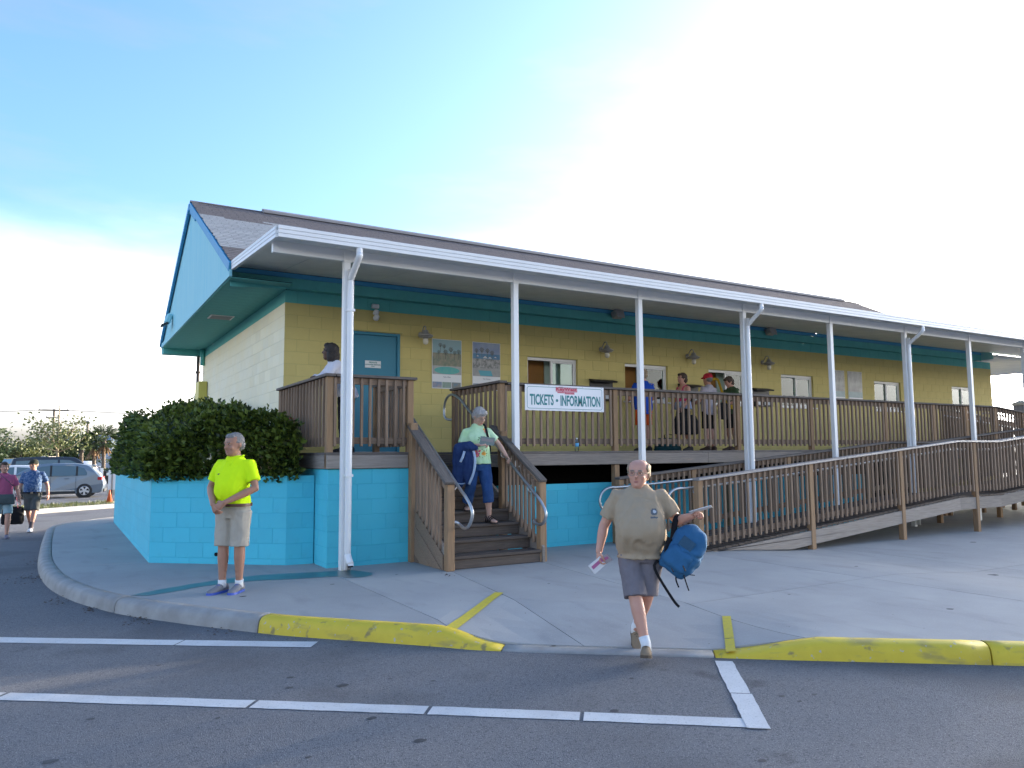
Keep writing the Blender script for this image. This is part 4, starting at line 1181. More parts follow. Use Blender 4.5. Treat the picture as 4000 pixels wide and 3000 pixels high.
for x, yp in ((1.175, -3.735), (2.615, -3.655)):
    plank('newel_post', (x, yp, 0), (x, yp, 1.075), .105, .105, wood_post, ST, .007, up=(1, 0, 0))
def cap_seg(x, y0, z0, y1, z1): plank('rail_cap', (x, y0, z0), (x, y1, z1), .14, .042, wood_cap, ST, .006)
cap_seg(1.135, -2.46, 1.965, -3.83, 1.098); plank('rail_cap', (2.53, -2.46, 1.885), (2.60, -3.74, 1.088), .12, .042, wood_cap, ST, .006)
for x, sgn, ya, za, yb, zb in ((1.165, -1, -2.6, 1.83, -3.70, 1.125), (2.585, -1, -2.62, 1.765, -3.62, 1.12)):
    plank('top_rail', (x, -2.76, za+(zb-za)*(-2.76-ya)/(yb-ya)-.055), (x, yb+.03, zb-.075), .038, .09, wood_mid, ST, .004)
    n = 8
    for k in range(n):
        y = -2.80 - (k+.3)*(.83/n)
        zt = za + (zb-za)*(y-ya)/(yb-ya) - .045
        zbm = .10 + (y-Y0)*RI/TR + .07
        q0, q1 = Vector((x-.0385, y, zbm)), Vector((x-.0385, y, zt))
        part('baluster', boxmesh(round((q1-q0).length, 2), .037, .037, wood_mid, .004), ST, (q0+q1)/2, Euler((0, R(-90), R(90))))
def pipe(name, pts, parent, r=.021, n=5): 
    b = MB(WLOC[parent.name]); b.tube(catmull(pts, n), r, 10); mbpart(name, b, galv, parent, True)
xr = 2.50
pipe('handrail', [(xr+.09, -1.0, 2.05), (xr+.03, -.93, 2.05), (xr, -.86, 2.10), (xr, -.835, 2.25), (xr, -.92, 2.40), (xr, -1.12, 2.46), (xr, -1.42, 2.37), (xr, -1.6, 2.255), (xr, -2.6, 1.61), (xr, -3.55, 1.0), (xr, -3.80, .84), (xr, -3.93, .70), (xr, -3.93, .60), (xr, -3.86, .53), (xr, -3.74, .51), (xr, -3.64, .545), (xr+.05, -3.62, .56)], ST)
xl = 1.31
pipe('handrail', [(xl-.09, -1.2, 2.1), (xl-.03, -1.1, 2.1), (xl, -1.02, 2.15), (xl, -1.0, 2.30), (xl, -1.08, 2.45), (xl, -1.28, 2.52), (xl, -1.55, 2.44), (xl, -1.8, 2.28), (xl, -3.64, 1.10), (xl, -3.92, .93), (xl, -4.08, .79), (xl, -4.09, .68), (xl, -4.00, .57), (xl, -3.88, .535), (xl, -3.76, .57), (xl-.04, -3.735, .60), (xl-.09, -3.73, .60)], ST)
for (x, y, z, s) in ((xl, -3.66, 1.09, -1), (xl, -2.8, 1.63, -1), (xr, -3.5, 1.02, 1), (xr, -2.75, 1.50, 1)):
    b = MB(WLOC[ST.name]); b.tube([(x, y, z-.02), (x, y, z-.06), (x+s*.03, y, z-.085), (x+s*.085, y, z-.085)], .009, 6); b.box((x+s*.088, y, z-.085), (.008, .05, .09)); mbpart('handrail_bracket', b, galv, ST, True)

# ---------------------------------------------------------------- ramp (two flights)
RP = empty('wooden_ramp', (5.0, -4.2, 0), 'long weathered timber access ramp with pipe handrails at the right', 'ramp')
def ZF(x):
    if x < 4.9: return 0
    if x < 11.9: return (x-4.9)*.0833
    if x < 13.4: return .583
    if x < 20.6: return .583 + (x-13.4)*.0833
    return 1.183
cap_ramp = mat('ramp_cap_gray', (0.27, 0.25, 0.245), 0.42, spec=0.6, var=.7, vscale=3, vcol=(.20, .185, .18), stretch=(1, 20, 20), bump=.3, bscale=15, objvar=.06)
x = 5.0
k = 0
while x < 22.4:
    xm = x+.069
    if True:
        z = ZF(xm)
        sl_ = 0 if (11.9 < xm < 13.4 or xm > 20.6) else math.atan(.0833)
        part('ramp_board', boxmesh(1.30, .136, .036, wood_tread, .004), RP, (xm, -3.535, z-.018), Euler((sl_*0, 0, R(90))))
    x += .1415
for seg in ((4.95, 11.9), (11.9, 13.4), (13.4, 20.6), (20.6, 22.4)):
    a, c = seg
    for y, nm in ((-4.215, 'stringer'), (-2.865, 'stringer')):
        b = MB(WLOC[RP.name])
        gr = lambda x: -.125*sstep(5.2, 7.6, x)
        top = [(a, ZF(a+.001)-.035), (c, ZF(c-.001)-.035)]
        if a < 5:
            poly = [(a+.35, ZF(a+.35)-.036), (c-.002, ZF(c)-.036), (c-.002, ZF(c)-.26)]
            for xx in (10, 9, 8.2, 7.6, 7.0, 6.4, 5.9): poly.append((xx, max(ZF(xx)-.26, gr(xx)+.012)))
            poly.append((a+.35, gr(a+.35)+.01))
        else: poly = [(a, ZF(a+.001)-.036), (c-.002, ZF(c-.001)-.036), (c-.002, ZF(c-.001)-.26), (a, ZF(a+.001)-.26)]
        b.prism(poly, 1, y-.02, y+.02); mbpart('stringer', b, wood_rim, RP)
def ramp_rail(y, out, xs_posts, x0, rail_off, capm):
    segs = [(x0, 11.9), (11.9, 13.4), (13.4, 20.6), (20.6, 22.4)]
    for a, c in segs:
        ps = [(p-a)/(c-a) for p in xs_posts if a-.01 <= p <= c-.02]
        rail_run(RP, (a, y), (c, y), ZF(a+.001), ZF(c-.001), (0, out), ps, -.14, bal=.124, cap_mt=capm, h=1.08, ends=((.06 if a == x0 else 0), 0), post_w=.098, btm=True)
ramp_rail(-4.20, -1, (5.03, 7.53, 10.03, 12.5, 15.0, 17.5, 20.0, 22.3), 5.03, .1, cap_ramp)
ramp_rail(-2.78, -1, (4.70, 6.3, 8.75, 11.2, 13.7, 16.2, 18.7, 21.2), 4.70, -.1, wood_cap)
for y, x0 in ((-4.09, 5.05), (-2.95, 4.7)):
    pts = [(x0+.02, y, ZF(x0)+.53), (x0-.32, y, ZF(x0)+.53), (x0-.48, y, ZF(x0)+.59), (x0-.54, y, ZF(x0)+.72), (x0-.48, y, ZF(x0)+.86), (x0-.32, y, ZF(x0)+.925), (x0, y, ZF(x0)+.93)]
    for xx in (6.5, 8, 10, 11.8, 12.0, 13.3, 13.5, 16, 20.5, 20.7, 22.2): pts.append((xx, y, ZF(xx)+.90))
    pipe('handrail', pts, RP, .02, 4)
for x in (5.03, 7.53, 10.03, 12.5, 15.0): 
    b = MB(WLOC[RP.name]); b.tube([(x, -4.15, ZF(x)+.86), (x, -4.09, ZF(x)+.86), (x, -4.09, ZF(x)+.90)], .009, 6); mbpart('handrail_bracket', b, galv, RP, True)
# upper flight from the deck down to the turn landing
for (a, c, z0, z1) in ((16.6, 20.4, DZ, 1.183),):
    n = 27
    for k in range(n):
        t = (k+.5)/n
        part('ramp_board', boxmesh(1.25, .136, .036, wood_tread, .004), RP, (a+(c-a)*t, -1.98, z0+(z1-z0)*t-.018), Euler((0, 0, R(90))))
    rail_run(RP, (a, RY), (c, RY), z0, z1, (0, -1), [.36, .7, 1], -.1, bal=.127, h=1.045)
    rail_run(RP, (a, -1.33), (c, -1.33), z0, z1, (0, 1), [0.02, .36, .7, 1], -.1, bal=.127, h=1.045)
    pipe('handrail', [(a-.35, -2.5, z0+.60), (a-.45, -2.5, z0+.72), (a-.3, -2.5, z0+.87), (a, -2.5, z0+.87), ((a+c)/2, -2.5, (z0+z1)/2+.87), (c, -2.5, z1+.87)], RP, .02, 4)
    pipe('handrail', [(a-.1, -1.43, z0+.87), ((a+c)/2, -1.43, (z0+z1)/2+.87), (c, -1.43, z1+.87)], RP, .02, 4)
rail_run(RP, (22.4, -4.2), (22.4, -1.33), 1.183, 1.183, (1, 0), [0, .5, 1], -.1, bal=.127)
b = MB(WLOC[RP.name]); b.box((21.4, -2.75, 1.16), (2.0, 2.9, .05)); mbpart('landing', b, wood_tread, RP)
for x in (14.0, 15.5, 17, 18.5, 20): boxpart('ramp_leg', (x, -2.0, .5), (.09, .09, 1.2), wood_post, RP)

# ---------------------------------------------------------------- ticket sign on the railing
SGN = empty('ticket_sign', (2.96, -2.69, 2.12), 'white tickets and information sign with green letters on the railing', 'sign')
SX0, SX1, SZ0, SZ1, SY = 2.965, 4.475, 2.125, 2.525, -2.69
b = MB(WLOC[SGN.name]); b.box(((SX0+SX1)/2, SY, (SZ0+SZ1)/2), (SX1-SX0, .012, SZ1-SZ0), None, .003); mbpart('panel', b, sign_white, SGN)
def rr_outline(x0, x1, z0, z1, r, n=6):
    out = []
    for cx_, cz_, a0 in ((x1-r, z1-r, 0), (x0+r, z1-r, 90), (x0+r, z0+r, 180), (x1-r, z0+r, 270)):
        for k in range(n+1):
            a = R(a0+90*k/n); out.append((cx_+r*math.cos(a), cz_+r*math.sin(a)))
    return out
o1 = rr_outline(SX0+.035, SX1-.035, SZ0+.03, SZ1-.03, .04); o2_ = rr_outline(SX0+.042, SX1-.042, SZ0+.037, SZ1-.037, .033)
b = MB(WLOC[SGN.name]); n = len(o1); yy = SY-.0075
for k in range(n):
    j = (k+1) % n
    b.quad((o1[k][0], yy, o1[k][1]), (o1[j][0], yy, o1[j][1]), (o2_[j][0], yy, o2_[j][1]), (o2_[k][0], yy, o2_[k][1]))
mbpart('border', b, sign_green, SGN, fix=False)
b = MB(WLOC[SGN.name])
for fx in (.03, .29, .72, .97):
    for zz in (SZ0+.014, SZ1-.014): b.lathe([(.006, 0), (.005, .003)], (SX0+fx*(SX1-SX0), SY-.006, zz), 8, Matrix.Rotation(R(90), 3, 'X'))
mbpart('screws', b, seam_gray, SGN)
def fit_text(name, txt, x0, x1, z0, z1, mt, bold, y, parent):
    me = text_mesh(txt, 1.0, mt, 0.001, bold)
    xs_ = [v.co.x for v in me.vertices]; ys_ = [v.co.y for v in me.vertices]
    ax, bx, ay, by = min(xs_), max(xs_), min(ys_), max(ys_)
    for v in me.vertices:
        v.co.x = (v.co.x-(ax+bx)/2)/(bx-ax)*(x1-x0); v.co.y = (v.co.y-(ay+by)/2)/(by-ay)*(z1-z0); v.co.z = 0.0008 if v.co.z > 0 else 0
    return part(name, me, parent, ((x0+x1)/2, y, (z0+z1)/2), FACE)
fit_text('lettering', 'TICKETS', SX0+.085, SX0+.525, SZ0+.085, SZ0+.255, sign_green, .028, SY-.0075, SGN)
fit_text('lettering', 'INFORMATION', SX0+.655, SX1-.075, SZ0+.080, SZ0+.250, sign_green, .028, SY-.0075, SGN)
b = MB(WLOC[SGN.name]); b.lathe([(.023, 0), (.023, .0012)], (SX0+.588, SY-.0072, SZ0+.163), 20, Matrix.Rotation(R(90), 3, 'X')); mbpart('bullet', b, sign_green, SGN)
# the red logo: stacked words on a pink outline
lx, lz = SX0+.565, SZ0+.272
b = MB(WLOC[SGN.name])
for (x0, x1, z0, z1) in ((0, .415, .030, .105), (.03, .17, .008, .034), (.17, .36, -.008, .034), (.06, .14, .10, .112)): b.quad((lx+x0, SY-.0072, lz+z0), (lx+x1, SY-.0072, lz+z0), (lx+x1, SY-.0072, lz+z1), (lx+x0, SY-.0072, lz+z1))
mbpart('logo_outline', b, sign_pink, SGN, fix=False)
fit_text('logo_word', 'KeyWest', lx+.010, lx+.405, lz+.032, lz+.100, sign_red, .03, SY-.0078, SGN)
fit_text('logo_word', 'Express', lx+.18, lx+.35, lz-.003, lz+.028, sign_red, .025, SY-.0078, SGN)
b = MB(WLOC[SGN.name]); b.quad((lx+.04, SY-.0078, lz+.012), (lx+.16, SY-.0078, lz+.012), (lx+.16, SY-.0078, lz+.020), (lx+.04, SY-.0078, lz+.020)); mbpart('logo_bar', b, sign_red, SGN, fix=False)

# water bottle standing on the deck edge
wb = empty('water_bottle', (3.955, -2.648, DZ), 'clear plastic water bottle with blue label on the deck edge', 'bottle')
bot_m = glass_mat('bottle_plastic', (.86, .92, .93), .25, .08)
b = MB(WLOC[wb.name]); b.lathe([(.028, 0), (.033, .006), (.033, .10), (.031, .14), (.020, .165), (.012, .178), (.012, .19)], WLOC[wb.name], 16); mbpart('body', b, bot_m, wb, True)
b = MB(WLOC[wb.name]); b.lathe([(.0336, .07), (.0336, .125)], WLOC[wb.name], 16); mbpart('label_band', b, mat('bottle_label', (.10, .38, .62), .4), wb, True)
b = MB(WLOC[wb.name]); b.lathe([(.0145, .188), (.0145, .205), (.012, .207)], WLOC[wb.name], 14); mbpart('cap', b, sign_white, wb, True)
# ================================================================== people
def skinmat(name, c): 
    m = mat(name, c, .5, spec=.35, var=.35, vscale=18, vcol=[c[0]*.9, c[1]*.72, c[2]*.68])
    m.node_tree.nodes['Principled BSDF'].inputs['Subsurface Weight'].default_value = 0.08
    m.node_tree.nodes['Principled BSDF'].inputs['Subsurface Radius'].default_value = (.02, .01, .006)
    return m
skin_ruddy = skinmat('skin_ruddy', (.50, .27, .195)); skin_tan = skinmat('skin_tan', (.36, .19, .125)); skin_fair = skinmat('skin_fair', (.50, .32, .245)); skin_dark = skinmat('skin_dark', (.10, .05, .032))
def cloth(name, c, v=.25, vs=30, vc=None, rough=.9, **k): return mat(name, c, rough, spec=.2, var=v, vscale=vs, vcol=vc or [x*.8 for x in c], bump=.25, bscale=220, **k)
hair_gray = mat('hair_gray', (.22, .21, .20), .7, var=.8, vscale=70, vcol=(.12, .115, .11), bump=.8, bscale=120, stretch=(1, 1, .35))
hair_white = mat('hair_silver', (.40, .38, .36), .7, var=.8, vscale=70, vcol=(.24, .22, .21), bump=.8, bscale=120, stretch=(1, 1, .35))
hair_sandy = mat('hair_sandy', (.34, .25, .16), .7, var=.8, vscale=70, vcol=(.22, .16, .11), bump=.8, bscale=120, stretch=(1, 1, .35))
hair_brown = mat('hair_brown', (.06, .036, .022), .65, var=.8, vscale=60, vcol=(.03, .018, .012), bump=.8, bscale=110, stretch=(1, 1, .35))
hair_black = mat('hair_black', (.018, .013, .011), .6, var=.6, vscale=60, vcol=(.035, .024, .018), bump=1.0, bscale=90)
eye_dark = mat('eye_dark', (.03, .025, .02), .2); eye_white = mat('eye_white', (.34, .30, .27), .4); lip_mat = mat('lip', (.36, .15, .12), .5); brow_gray = mat('brow', (.20, .17, .14), .8)
wire_metal = mat('spectacle_wire', (.30, .26, .20), .3, metal=.8)
sock_white = cloth('sock_white', (.68, .68, .68))

def grow(mb, name, mt, voxel, it=3, disp=None, fac=.5):
    """one continuous surface from overlapping closed lofts"""
    me = mb.mesh('grow_tmp', mt)
    ob = bpy.data.objects.new('grow_tmp', me); COL.objects.link(ob)
    r = ob.modifiers.new('r', 'REMESH'); r.mode = 'VOXEL'; r.voxel_size = voxel; r.use_smooth_shade = True
    if it:
        s = ob.modifiers.new('s', 'SMOOTH'); s.iterations = it; s.factor = fac
    dg = bpy.context.evaluated_depsgraph_get(); dg.update()
    out = bpy.data.meshes.new_from_object(ob.evaluated_get(dg))
    bpy.data.objects.remove(ob); bpy.data.meshes.remove(me)
    out.name = name
    out.materials.clear(); out.materials.append(mt)
    if disp:
        nn = [v.normal.copy() for v in out.vertices]
        for v, n in zip(out.vertices, nn): v.co += n*disp(v.co)
    for p in out.polygons: p.use_smooth = True
    return out
def append_mesh(me, mb):
    bm = bmesh.new(); bm.from_mesh(me)
    vs = [bm.verts.new(v) for v in mb.v]
    for f in mb.f:
        try:
            fc = bm.faces.new([vs[i] for i in f]); fc.smooth = True
        except ValueError: pass
    bmesh.ops.recalc_face_normals(bm, faces=bm.faces)
    bm.to_mesh(me); bm.free(); me.update()
    return me
def paint_faces(me, mts, fn):
    for m in mts: me.materials.append(m)
    for p in me.polygons:
        k = fn(p.center, p.normal)
        if k: p.material_index = k
def ringloft(mb, rings, n=20, m=None, e=2.3):
    """rings = (z, cx, cy, rx, ry); superellipse sections stacked in z; m = bend matrix"""
    vs = []; fs = []
    if len(rings) > 4:
        dn = []
        for i in range(len(rings)-1):
            q = [rings[max(i-1, 0)], rings[i], rings[i+1], rings[min(i+2, len(rings)-1)]]
            for t in (0, .34, .67):
                dn.append(tuple(.5*((2*q[1][c]) + (-q[0][c]+q[2][c])*t + (2*q[0][c]-5*q[1][c]+4*q[2][c]-q[3][c])*t*t + (-q[0][c]+3*q[1][c]-3*q[2][c]+q[3][c])*t**3) for c in range(5)))
        rings = dn + [rings[-1]]
    for (z, cx_, cy_, rx, ry) in rings:
        for k in range(n):
            a = 2*math.pi*k/n; c, s = math.cos(a), math.sin(a)
            p = Vector((cx_ + rx*math.copysign(abs(c)**(2/e), c), cy_ + ry*math.copysign(abs(s)**(2/e), s), z))
            if m is not None: p = m @ p
            vs.append(p)
    for i in range(len(rings)-1):
        for k in range(n): fs.append((i*n+k, i*n+(k+1) % n, (i+1)*n+(k+1) % n, (i+1)*n+k))
    fs.append(tuple(range(n))[::-1]); fs.append(tuple(range((len(rings)-1)*n, len(rings)*n)))
    mb.add(vs, fs)
def ring_at(tr, z):
    if z <= tr[0][0]: return tr[0]
    for a, c in zip(tr, tr[1:]):
        if a[0] <= z <= c[0]:
            t = (z-a[0])/(c[0]-a[0]); return tuple(a[i]+(c[i]-a[i])*t for i in range(5))
    return tr[-1]
def wrinkle(amp, sc=(9, 9, 5), seed=0.0, big=0.0):
    """cloth folds: ridged noise, finer creases and a few slanting drag folds"""
    def f(p):
        q = Vector((p.x*sc[0]+seed, p.y*sc[1]+seed*1.7, p.z*sc[2]-seed))
        v = noise.noise(q); w = noise.noise(q*2.3+Vector((5, 1, 2)))
        u = noise.noise(Vector((p.x*4+seed, p.y*4, (p.z + .55*abs(p.x))*17 + 2*v)))
        return amp*(.45-abs(v)*1.7) + amp*.6*w - amp*.9*max(0, u-.12)
    return f

def hand(mb, wrist, d, nrm, side, curl=.5, k=1.0, grip=False):
    """palm, four unequal bent fingers and a thumb; d = pointing direction, nrm = back of the hand, side = +1 thumb towards +s"""
    d = Vector(d).normalized(); nrm = Vector(nrm); nrm = (nrm - d*nrm.dot(d)).normalized(); s = d.cross(nrm)*side
    W_ = Vector(wrist)
    K = k
    mb.tube([W_-d*.02*K, W_+d*.018*K, W_+d*.05*K, W_+d*.082*K, W_+d*.092*K], [(.025*K, .019*K), (.031*K, .018*K), (.042*K, .0155*K), (.042*K, .0135*K), (.034*K, .010*K)], 12, True, ref=s)
    for i, (o, L) in enumerate(((.031, .068), (.0105, .077), (-.0105, .072), (-.030, .056))):
        p = W_ + d*(.080*K) + s*(o*K); dd = d + s*(o*2.2*(1-curl)); dd.normalize()
        pts = [p - d*.02*K, p]; ang = curl*(.85 + .12*i)
        for seg, f in ((.46, 1), (.30, 1.15), (.24, .8)):
            a = ang*f
            dd = (dd*math.cos(a) - nrm*math.sin(a)*1.0)
            dd.normalize()
            # keep bending in the plane of the finger
            pts.append(pts[-1] + dd*(L*seg*K)); nrm_l = nrm
            nrm = (nrm*math.cos(a) + (d*math.sin(a))).normalized() if False else nrm
            nx = (dd.cross(s)).normalized()
            nrm = nx if nx.dot(nrm_l) > -0.2 else -nx
        nrm = (Vector(nrm_l) if False else s.cross(d)*1.0)
        if nrm.dot(Vector(mb_n[0])) < 0: nrm = -nrm
        mb.tube(pts, [.0088*K, .0092*K, .0086*K, .0080*K, .0068*K], 8, True, rnd=True)
    n0 = Vector(mb_n[0])
    b_ = W_ + d*.022*K + s*.026*K
    t1 = (d*.62 + s*.72 - n0*.30).normalized(); t2 = (d*.85 + s*(.35-.5*curl) - n0*(.3+.5*curl)).normalized(); t3 = (d*.9 + s*(.05-.7*curl) - n0*(.35+.5*curl)).normalized()
    mb.tube([b_-t1*.015*K, b_, b_+t1*.034*K, b_+t1*.034*K+t2*.028*K, b_+t1*.034*K+t2*.028*K+t3*.024*K], [.013*K, .0135*K, .0115*K, .0100*K, .0080*K], 8, True, rnd=True)
mb_n = [(0, 0, 1)]
def put_hand(mb, wrist, d, nrm, side, curl, k):
    d = Vector(d).normalized(); n = Vector(nrm); n = (n-d*n.dot(d)).normalized(); mb_n[0] = tuple(n)
    hand(mb, wrist, d, n, side, curl, k)

SHOE_R = [(-.080, .020, .030, .040), (-.068, .034, .046, .046), (-.03, .038, .056, .056), (.015, .039, .056, .056), (.06, .042, .044, .045), (.105, .047, .034, .036), (.15, .046, .028, .030), (.185, .036, .022, .026), (.203, .018, .014, .022)]
def person(name_label, loc, rz, H=1.72, skin=None, hair=None, hstyle='short', shirt=None, shirt_rings=None, sleeve='short', pants=None, hem=.50, shoe=None, sole=None, sock=None,
           J=None, belly=0.0, girth=1.0, bend=0.0, head_yaw=0, head_pitch=0, head_roll=0, voxel=.011, glasses=False, hands=None, feet=None, female=False, belt=None, collar=None,
           cap=None, group=None, amp=.006, seed=1.0, tuck=False, hip_dz=0.0, pants_w=1.0, shirt_hem=None, tank=False, twist=0.0, faces=None, sandal=False, sock_h=.16, lean=0.0, head_w=1.0, head_h=1.0, head_dz=0.0):
    k = H/1.75
    root = empty('person', loc, name_label, 'person', group, rz)
    j = dict(hl=(.09, 0, .90), hr=(-.09, 0, .90), kl=(.10, -.02, .49), kr=(-.10, -.02, .49), al=(.105, .02, .085), ar=(-.105, .02, .085),
             sl=(.180, .01, 1.385), sr=(-.180, .01, 1.385), el=(.245, .03, 1.12), er=(-.245, .03, 1.12), wl=(.235, -.06, .875), wr=(-.235, -.06, .875))
    j.update(J or {})
    dz = hip_dz
    B_ = Matrix.Translation((0, 0, .93)) @ Matrix.Rotation(bend, 4, 'X') @ Matrix.Rotation(lean, 4, 'Y') @ Matrix.Rotation(twist, 4, 'Z') @ Matrix.Translation((0, 0, -.93+dz))
    P = {a: Vector(v) for a, v in j.items()}
    P['hl'].z += dz; P['hr'].z += dz
    for a in ('sl', 'sr'): P[a] = B_ @ P[a]
    g = girth
    SC = Matrix.Scale(k, 4)
    def fin(me):
        me.transform(SC); me.update(); return me
    def add(nm, me, par=None): return part(nm, fin(me), par or root)
    # ---- body
    sk = MB()
    sh_w = abs(j['sl'][0])
    tr = shirt_rings or [(.82, 0, .0, .15*g, .10*g), (.90, 0, .0, .168*g, .115*g), (.98, 0, -.01, .165*g, .118*g+belly*.4), (1.06, 0, -.012-belly*.35, .160*g, .115*g+belly*.75), (1.15, 0, -.012-belly*.4, .162*g, .115*g+belly*.8), (1.25, 0, -.01-belly*.15, .170*g, .118*g+belly*.4), (1.34, 0, -.002, .178*g, .112*g), (1.40, 0, .008, .158*g, .095), (1.44, 0, .014, .118, .082), (1.475, 0, .018, .080, .068), (1.50, 0, .018, .062, .060)]
    ringloft(sk, [(z, x, y, rx*.93, ry*.93) for z, x, y, rx, ry in tr], m=B_)
    nk0, nk1 = B_ @ Vector((0, .02, 1.42)), B_ @ Vector((0, .002, 1.520+head_dz))
    sk.tube([nk0, nk0.lerp(nk1, .5), nk1 + (nk1-nk0)*.35], [.064, .056, .058], 14)
    HM = Matrix.Translation(nk1 + (nk1-nk0).normalized()*.0) @ Matrix.Rotation(head_yaw, 4, 'Z') @ Matrix.Rotation(head_pitch, 4, 'X') @ Matrix.Rotation(head_roll, 4, 'Y')
    hs = 1.06 if not female else 1.02
    def hp(x, y, z): return HM @ (Vector((x*head_w, y-.012, (z-.022)*head_h))*hs)
    lv = [(0.0, -.070, -.022, .026), (.012, -.084, -.005, .040), (.03, -.089, .02, .051), (.055, -.091, .045, .060), (.085, -.090, .068, .066), (.115, -.089, .085, .070), (.145, -.090, .096, .0745), (.175, -.086, .100, .076), (.20, -.074, .095, .070), (.22, -.052, .076, .056), (.234, -.020, .045, .032), (.238, .0, .02, .010)]
    vs = []; fs = []; n = 20
    for z, yf, yb, w in lv:
        cy_, ry = (yf+yb)/2, (yb-yf)/2
        for q in range(n):
            a = 2*math.pi*q/n; c, s = math.cos(a), math.sin(a)
            vs.append(hp(w*math.copysign(abs(c)**.92, c), cy_+ry*math.copysign(abs(s)**.92, s), z))
    for i in range(len(lv)-1):
        for q in range(n): fs.append((i*n+q, i*n+(q+1) % n, (i+1)*n+(q+1) % n, (i+1)*n+q))
    fs.append(tuple(range(n))[::-1]); fs.append(tuple(range((len(lv)-1)*n, len(lv)*n))); sk.add(vs, fs)
    hr3 = HM.to_3x3()
    sk.tube([hp(0, -.084, .138), hp(0, -.098, .115), hp(0, -.112, .093), hp(0, -.098, .080)], [(.010, .010), (.012, .012), (.0165, .014), (.012, .010)], 10, rnd=True)      # nose
    for s in (-1, 1):
        sk.ell(hp(s*.076, .012, .112), (.012, .020, .033), 10, 8, hr3)        # ears
        sk.ell(hp(s*.031, -.083, .140), (.024, .012, .010), 10, 6, hr3)      # brow ridge
        sk.ell(hp(s*.043, -.068, .088), (.022, .020, .022), 10, 6, hr3)      # cheeks
    sk.ell(hp(0, -.081, .022), (.024, .014, .016), 10, 6, hr3)
    if belly > .06 or girth > 1.1: sk.ell(hp(0, -.045, .012), (.05, .045, .03), 10, 8, hr3)
    for s in ('l', 'r'):
        sx = 1 if s == 'l' else -1
        A, E, Wr = P['s'+s], P['e'+s], P['w'+s]
        ag = .92 if female else 1.0
        ag *= (1+ (girth-1)*.6)
        sk.tube([A, A.lerp(E, .35), A.lerp(E, .75), E, E.lerp(Wr, .3), E.lerp(Wr, .7), Wr], [.058*ag, .052*ag, .043*ag, .041*ag, .042*ag, .033*ag, (.028*ag, .024*ag)], 14, rnd=True)
        Hh, K_, An = P['h'+s], P['k'+s], P['a'+s]
        lg = 1+(girth-1)*.5
        sk.tube([Hh, Hh.lerp(K_, .5), K_ + (Hh-K_)*.12, K_, K_.lerp(An, .3), K_.lerp(An, .65), An], [.070*lg, .076*lg, .060*lg, .056*lg, (.056*lg, .060*lg), .043*lg, (.034, .038)], 14, rnd=False)
    body = grow(sk, 'body', skin, voxel, 3)
    hm = MB()
    for s in ('l', 'r'):
        spec = (hands or {}).get(s)
        d = (P['w'+s]-P['e'+s]).normalized()
        sx = 1 if s == 'l' else -1
        if spec is None: spec = (d + Vector((0, -.05, 0)), (sx, -.2, 0), sx*1, .45)
        put_hand(hm, P['w'+s], spec[0], spec[1], spec[2], spec[3], .95 if female else 1.0)
    append_mesh(body, hm)
    bodyo = add('body', body)
    # ---- face details
    for s in (-1, 1):
        b = MB(); b.ell(hp(s*.031, -.0815, .124), (.0115, .0085, .0058), 10, 8, hr3); eo = add('eye', b.mesh('eye', eye_white, True))
        b = MB(); b.ell(hp(s*.031-.001, -.0895, .124), (.0060, .0042, .0056), 8, 6, hr3); add('iris', b.mesh('iris', eye_dark, True), eo)
        b = MB(); b.tube([hp(s*.014, -.0965, .146), hp(s*.030, -.0965, .151), hp(s*.048, -.082, .146)], [.0035, .0045, .003], 6); add('eyebrow', b.mesh('eyebrow', brow_gray if hair in (hair_gray, hair_white, hair_sandy) else hair_brown, True))
    b = MB(); b.ell(hp(0, -.0905, .053), (.023, .007, .0055), 10, 6, hr3); b.ell(hp(0, -.0895, .045), (.020, .007, .006), 10, 6, hr3); add('mouth', b.mesh('mouth', lip_mat, True))
    if glasses:
        b = MB()
        for s in (-1, 1):
            pts = [hp(s*.033+.023*math.cos(a), -.1025+.004*abs(math.cos(a)), .123+.018*math.sin(a)) for a in [i*math.pi/6 for i in range(13)]]
            b.tube(pts, .0026, 6, False); b.tube([hp(s*.056, -.097, .126), hp(s*.080, -.03, .128), hp(s*.080, .02, .122)], .0026, 6)
        b.tube([hp(-.010, -.104, .128), hp(.010, -.104, .128)], .0016, 6)
        add('glasses', b.mesh('glasses', wire_metal, True))
    # ---- hair / cap
    hb = MB()
    def hell(c, r): hb.ell(hp(*c), Vector((r[0]*head_w, r[1], r[2]*head_h))*hs, 16, 12, hr3)
    if hstyle == 'short': hell((0, .020, .155), (.083, .100, .092)); hell((0, .045, .11), (.080, .075, .07)); hell((0, -.035, .203), (.060, .048, .034))
    elif hstyle == 'thin':
        hell((0, .034, .142), (.0835, .088, .092)); hell((0, .05, .10), (.080, .070, .06)); hell((0, .022, .213), (.058, .058, .025))
        for s in (-1, 1): hell((s*.070, .012, .165), (.018, .055, .045)); hell((s*.074, .020, .125), (.014, .035, .045))
    elif hstyle == 'bob': hell((0, .022, .150), (.092, .106, .100)); hell((0, .055, .085), (.090, .075, .085)); hell((0, -.055, .200), (.062, .045, .035))
    elif hstyle == 'fullshort': hell((0, .018, .158), (.091, .106, .100)); hell((0, .05, .105), (.088, .078, .075)); hell((.015, -.055, .198), (.062, .048, .045)); hell((-.05, -.02, .19), (.04, .06, .04))
    elif hstyle == 'curly':
        hell((0, .025, .150), (.100, .115, .105)); hell((0, .07, .05), (.105, .085, .12)); hell((0, .09, -.05), (.10, .07, .10)); hell((.07, .02, .04), (.05, .06, .09)); hell((-.07, .02, .04), (.05, .06, .09)); hell((0, -.04, .205), (.07, .055, .045))
    elif hstyle == 'undercap': hell((0, .035, .120), (.082, .085, .07))
    hd = MB()
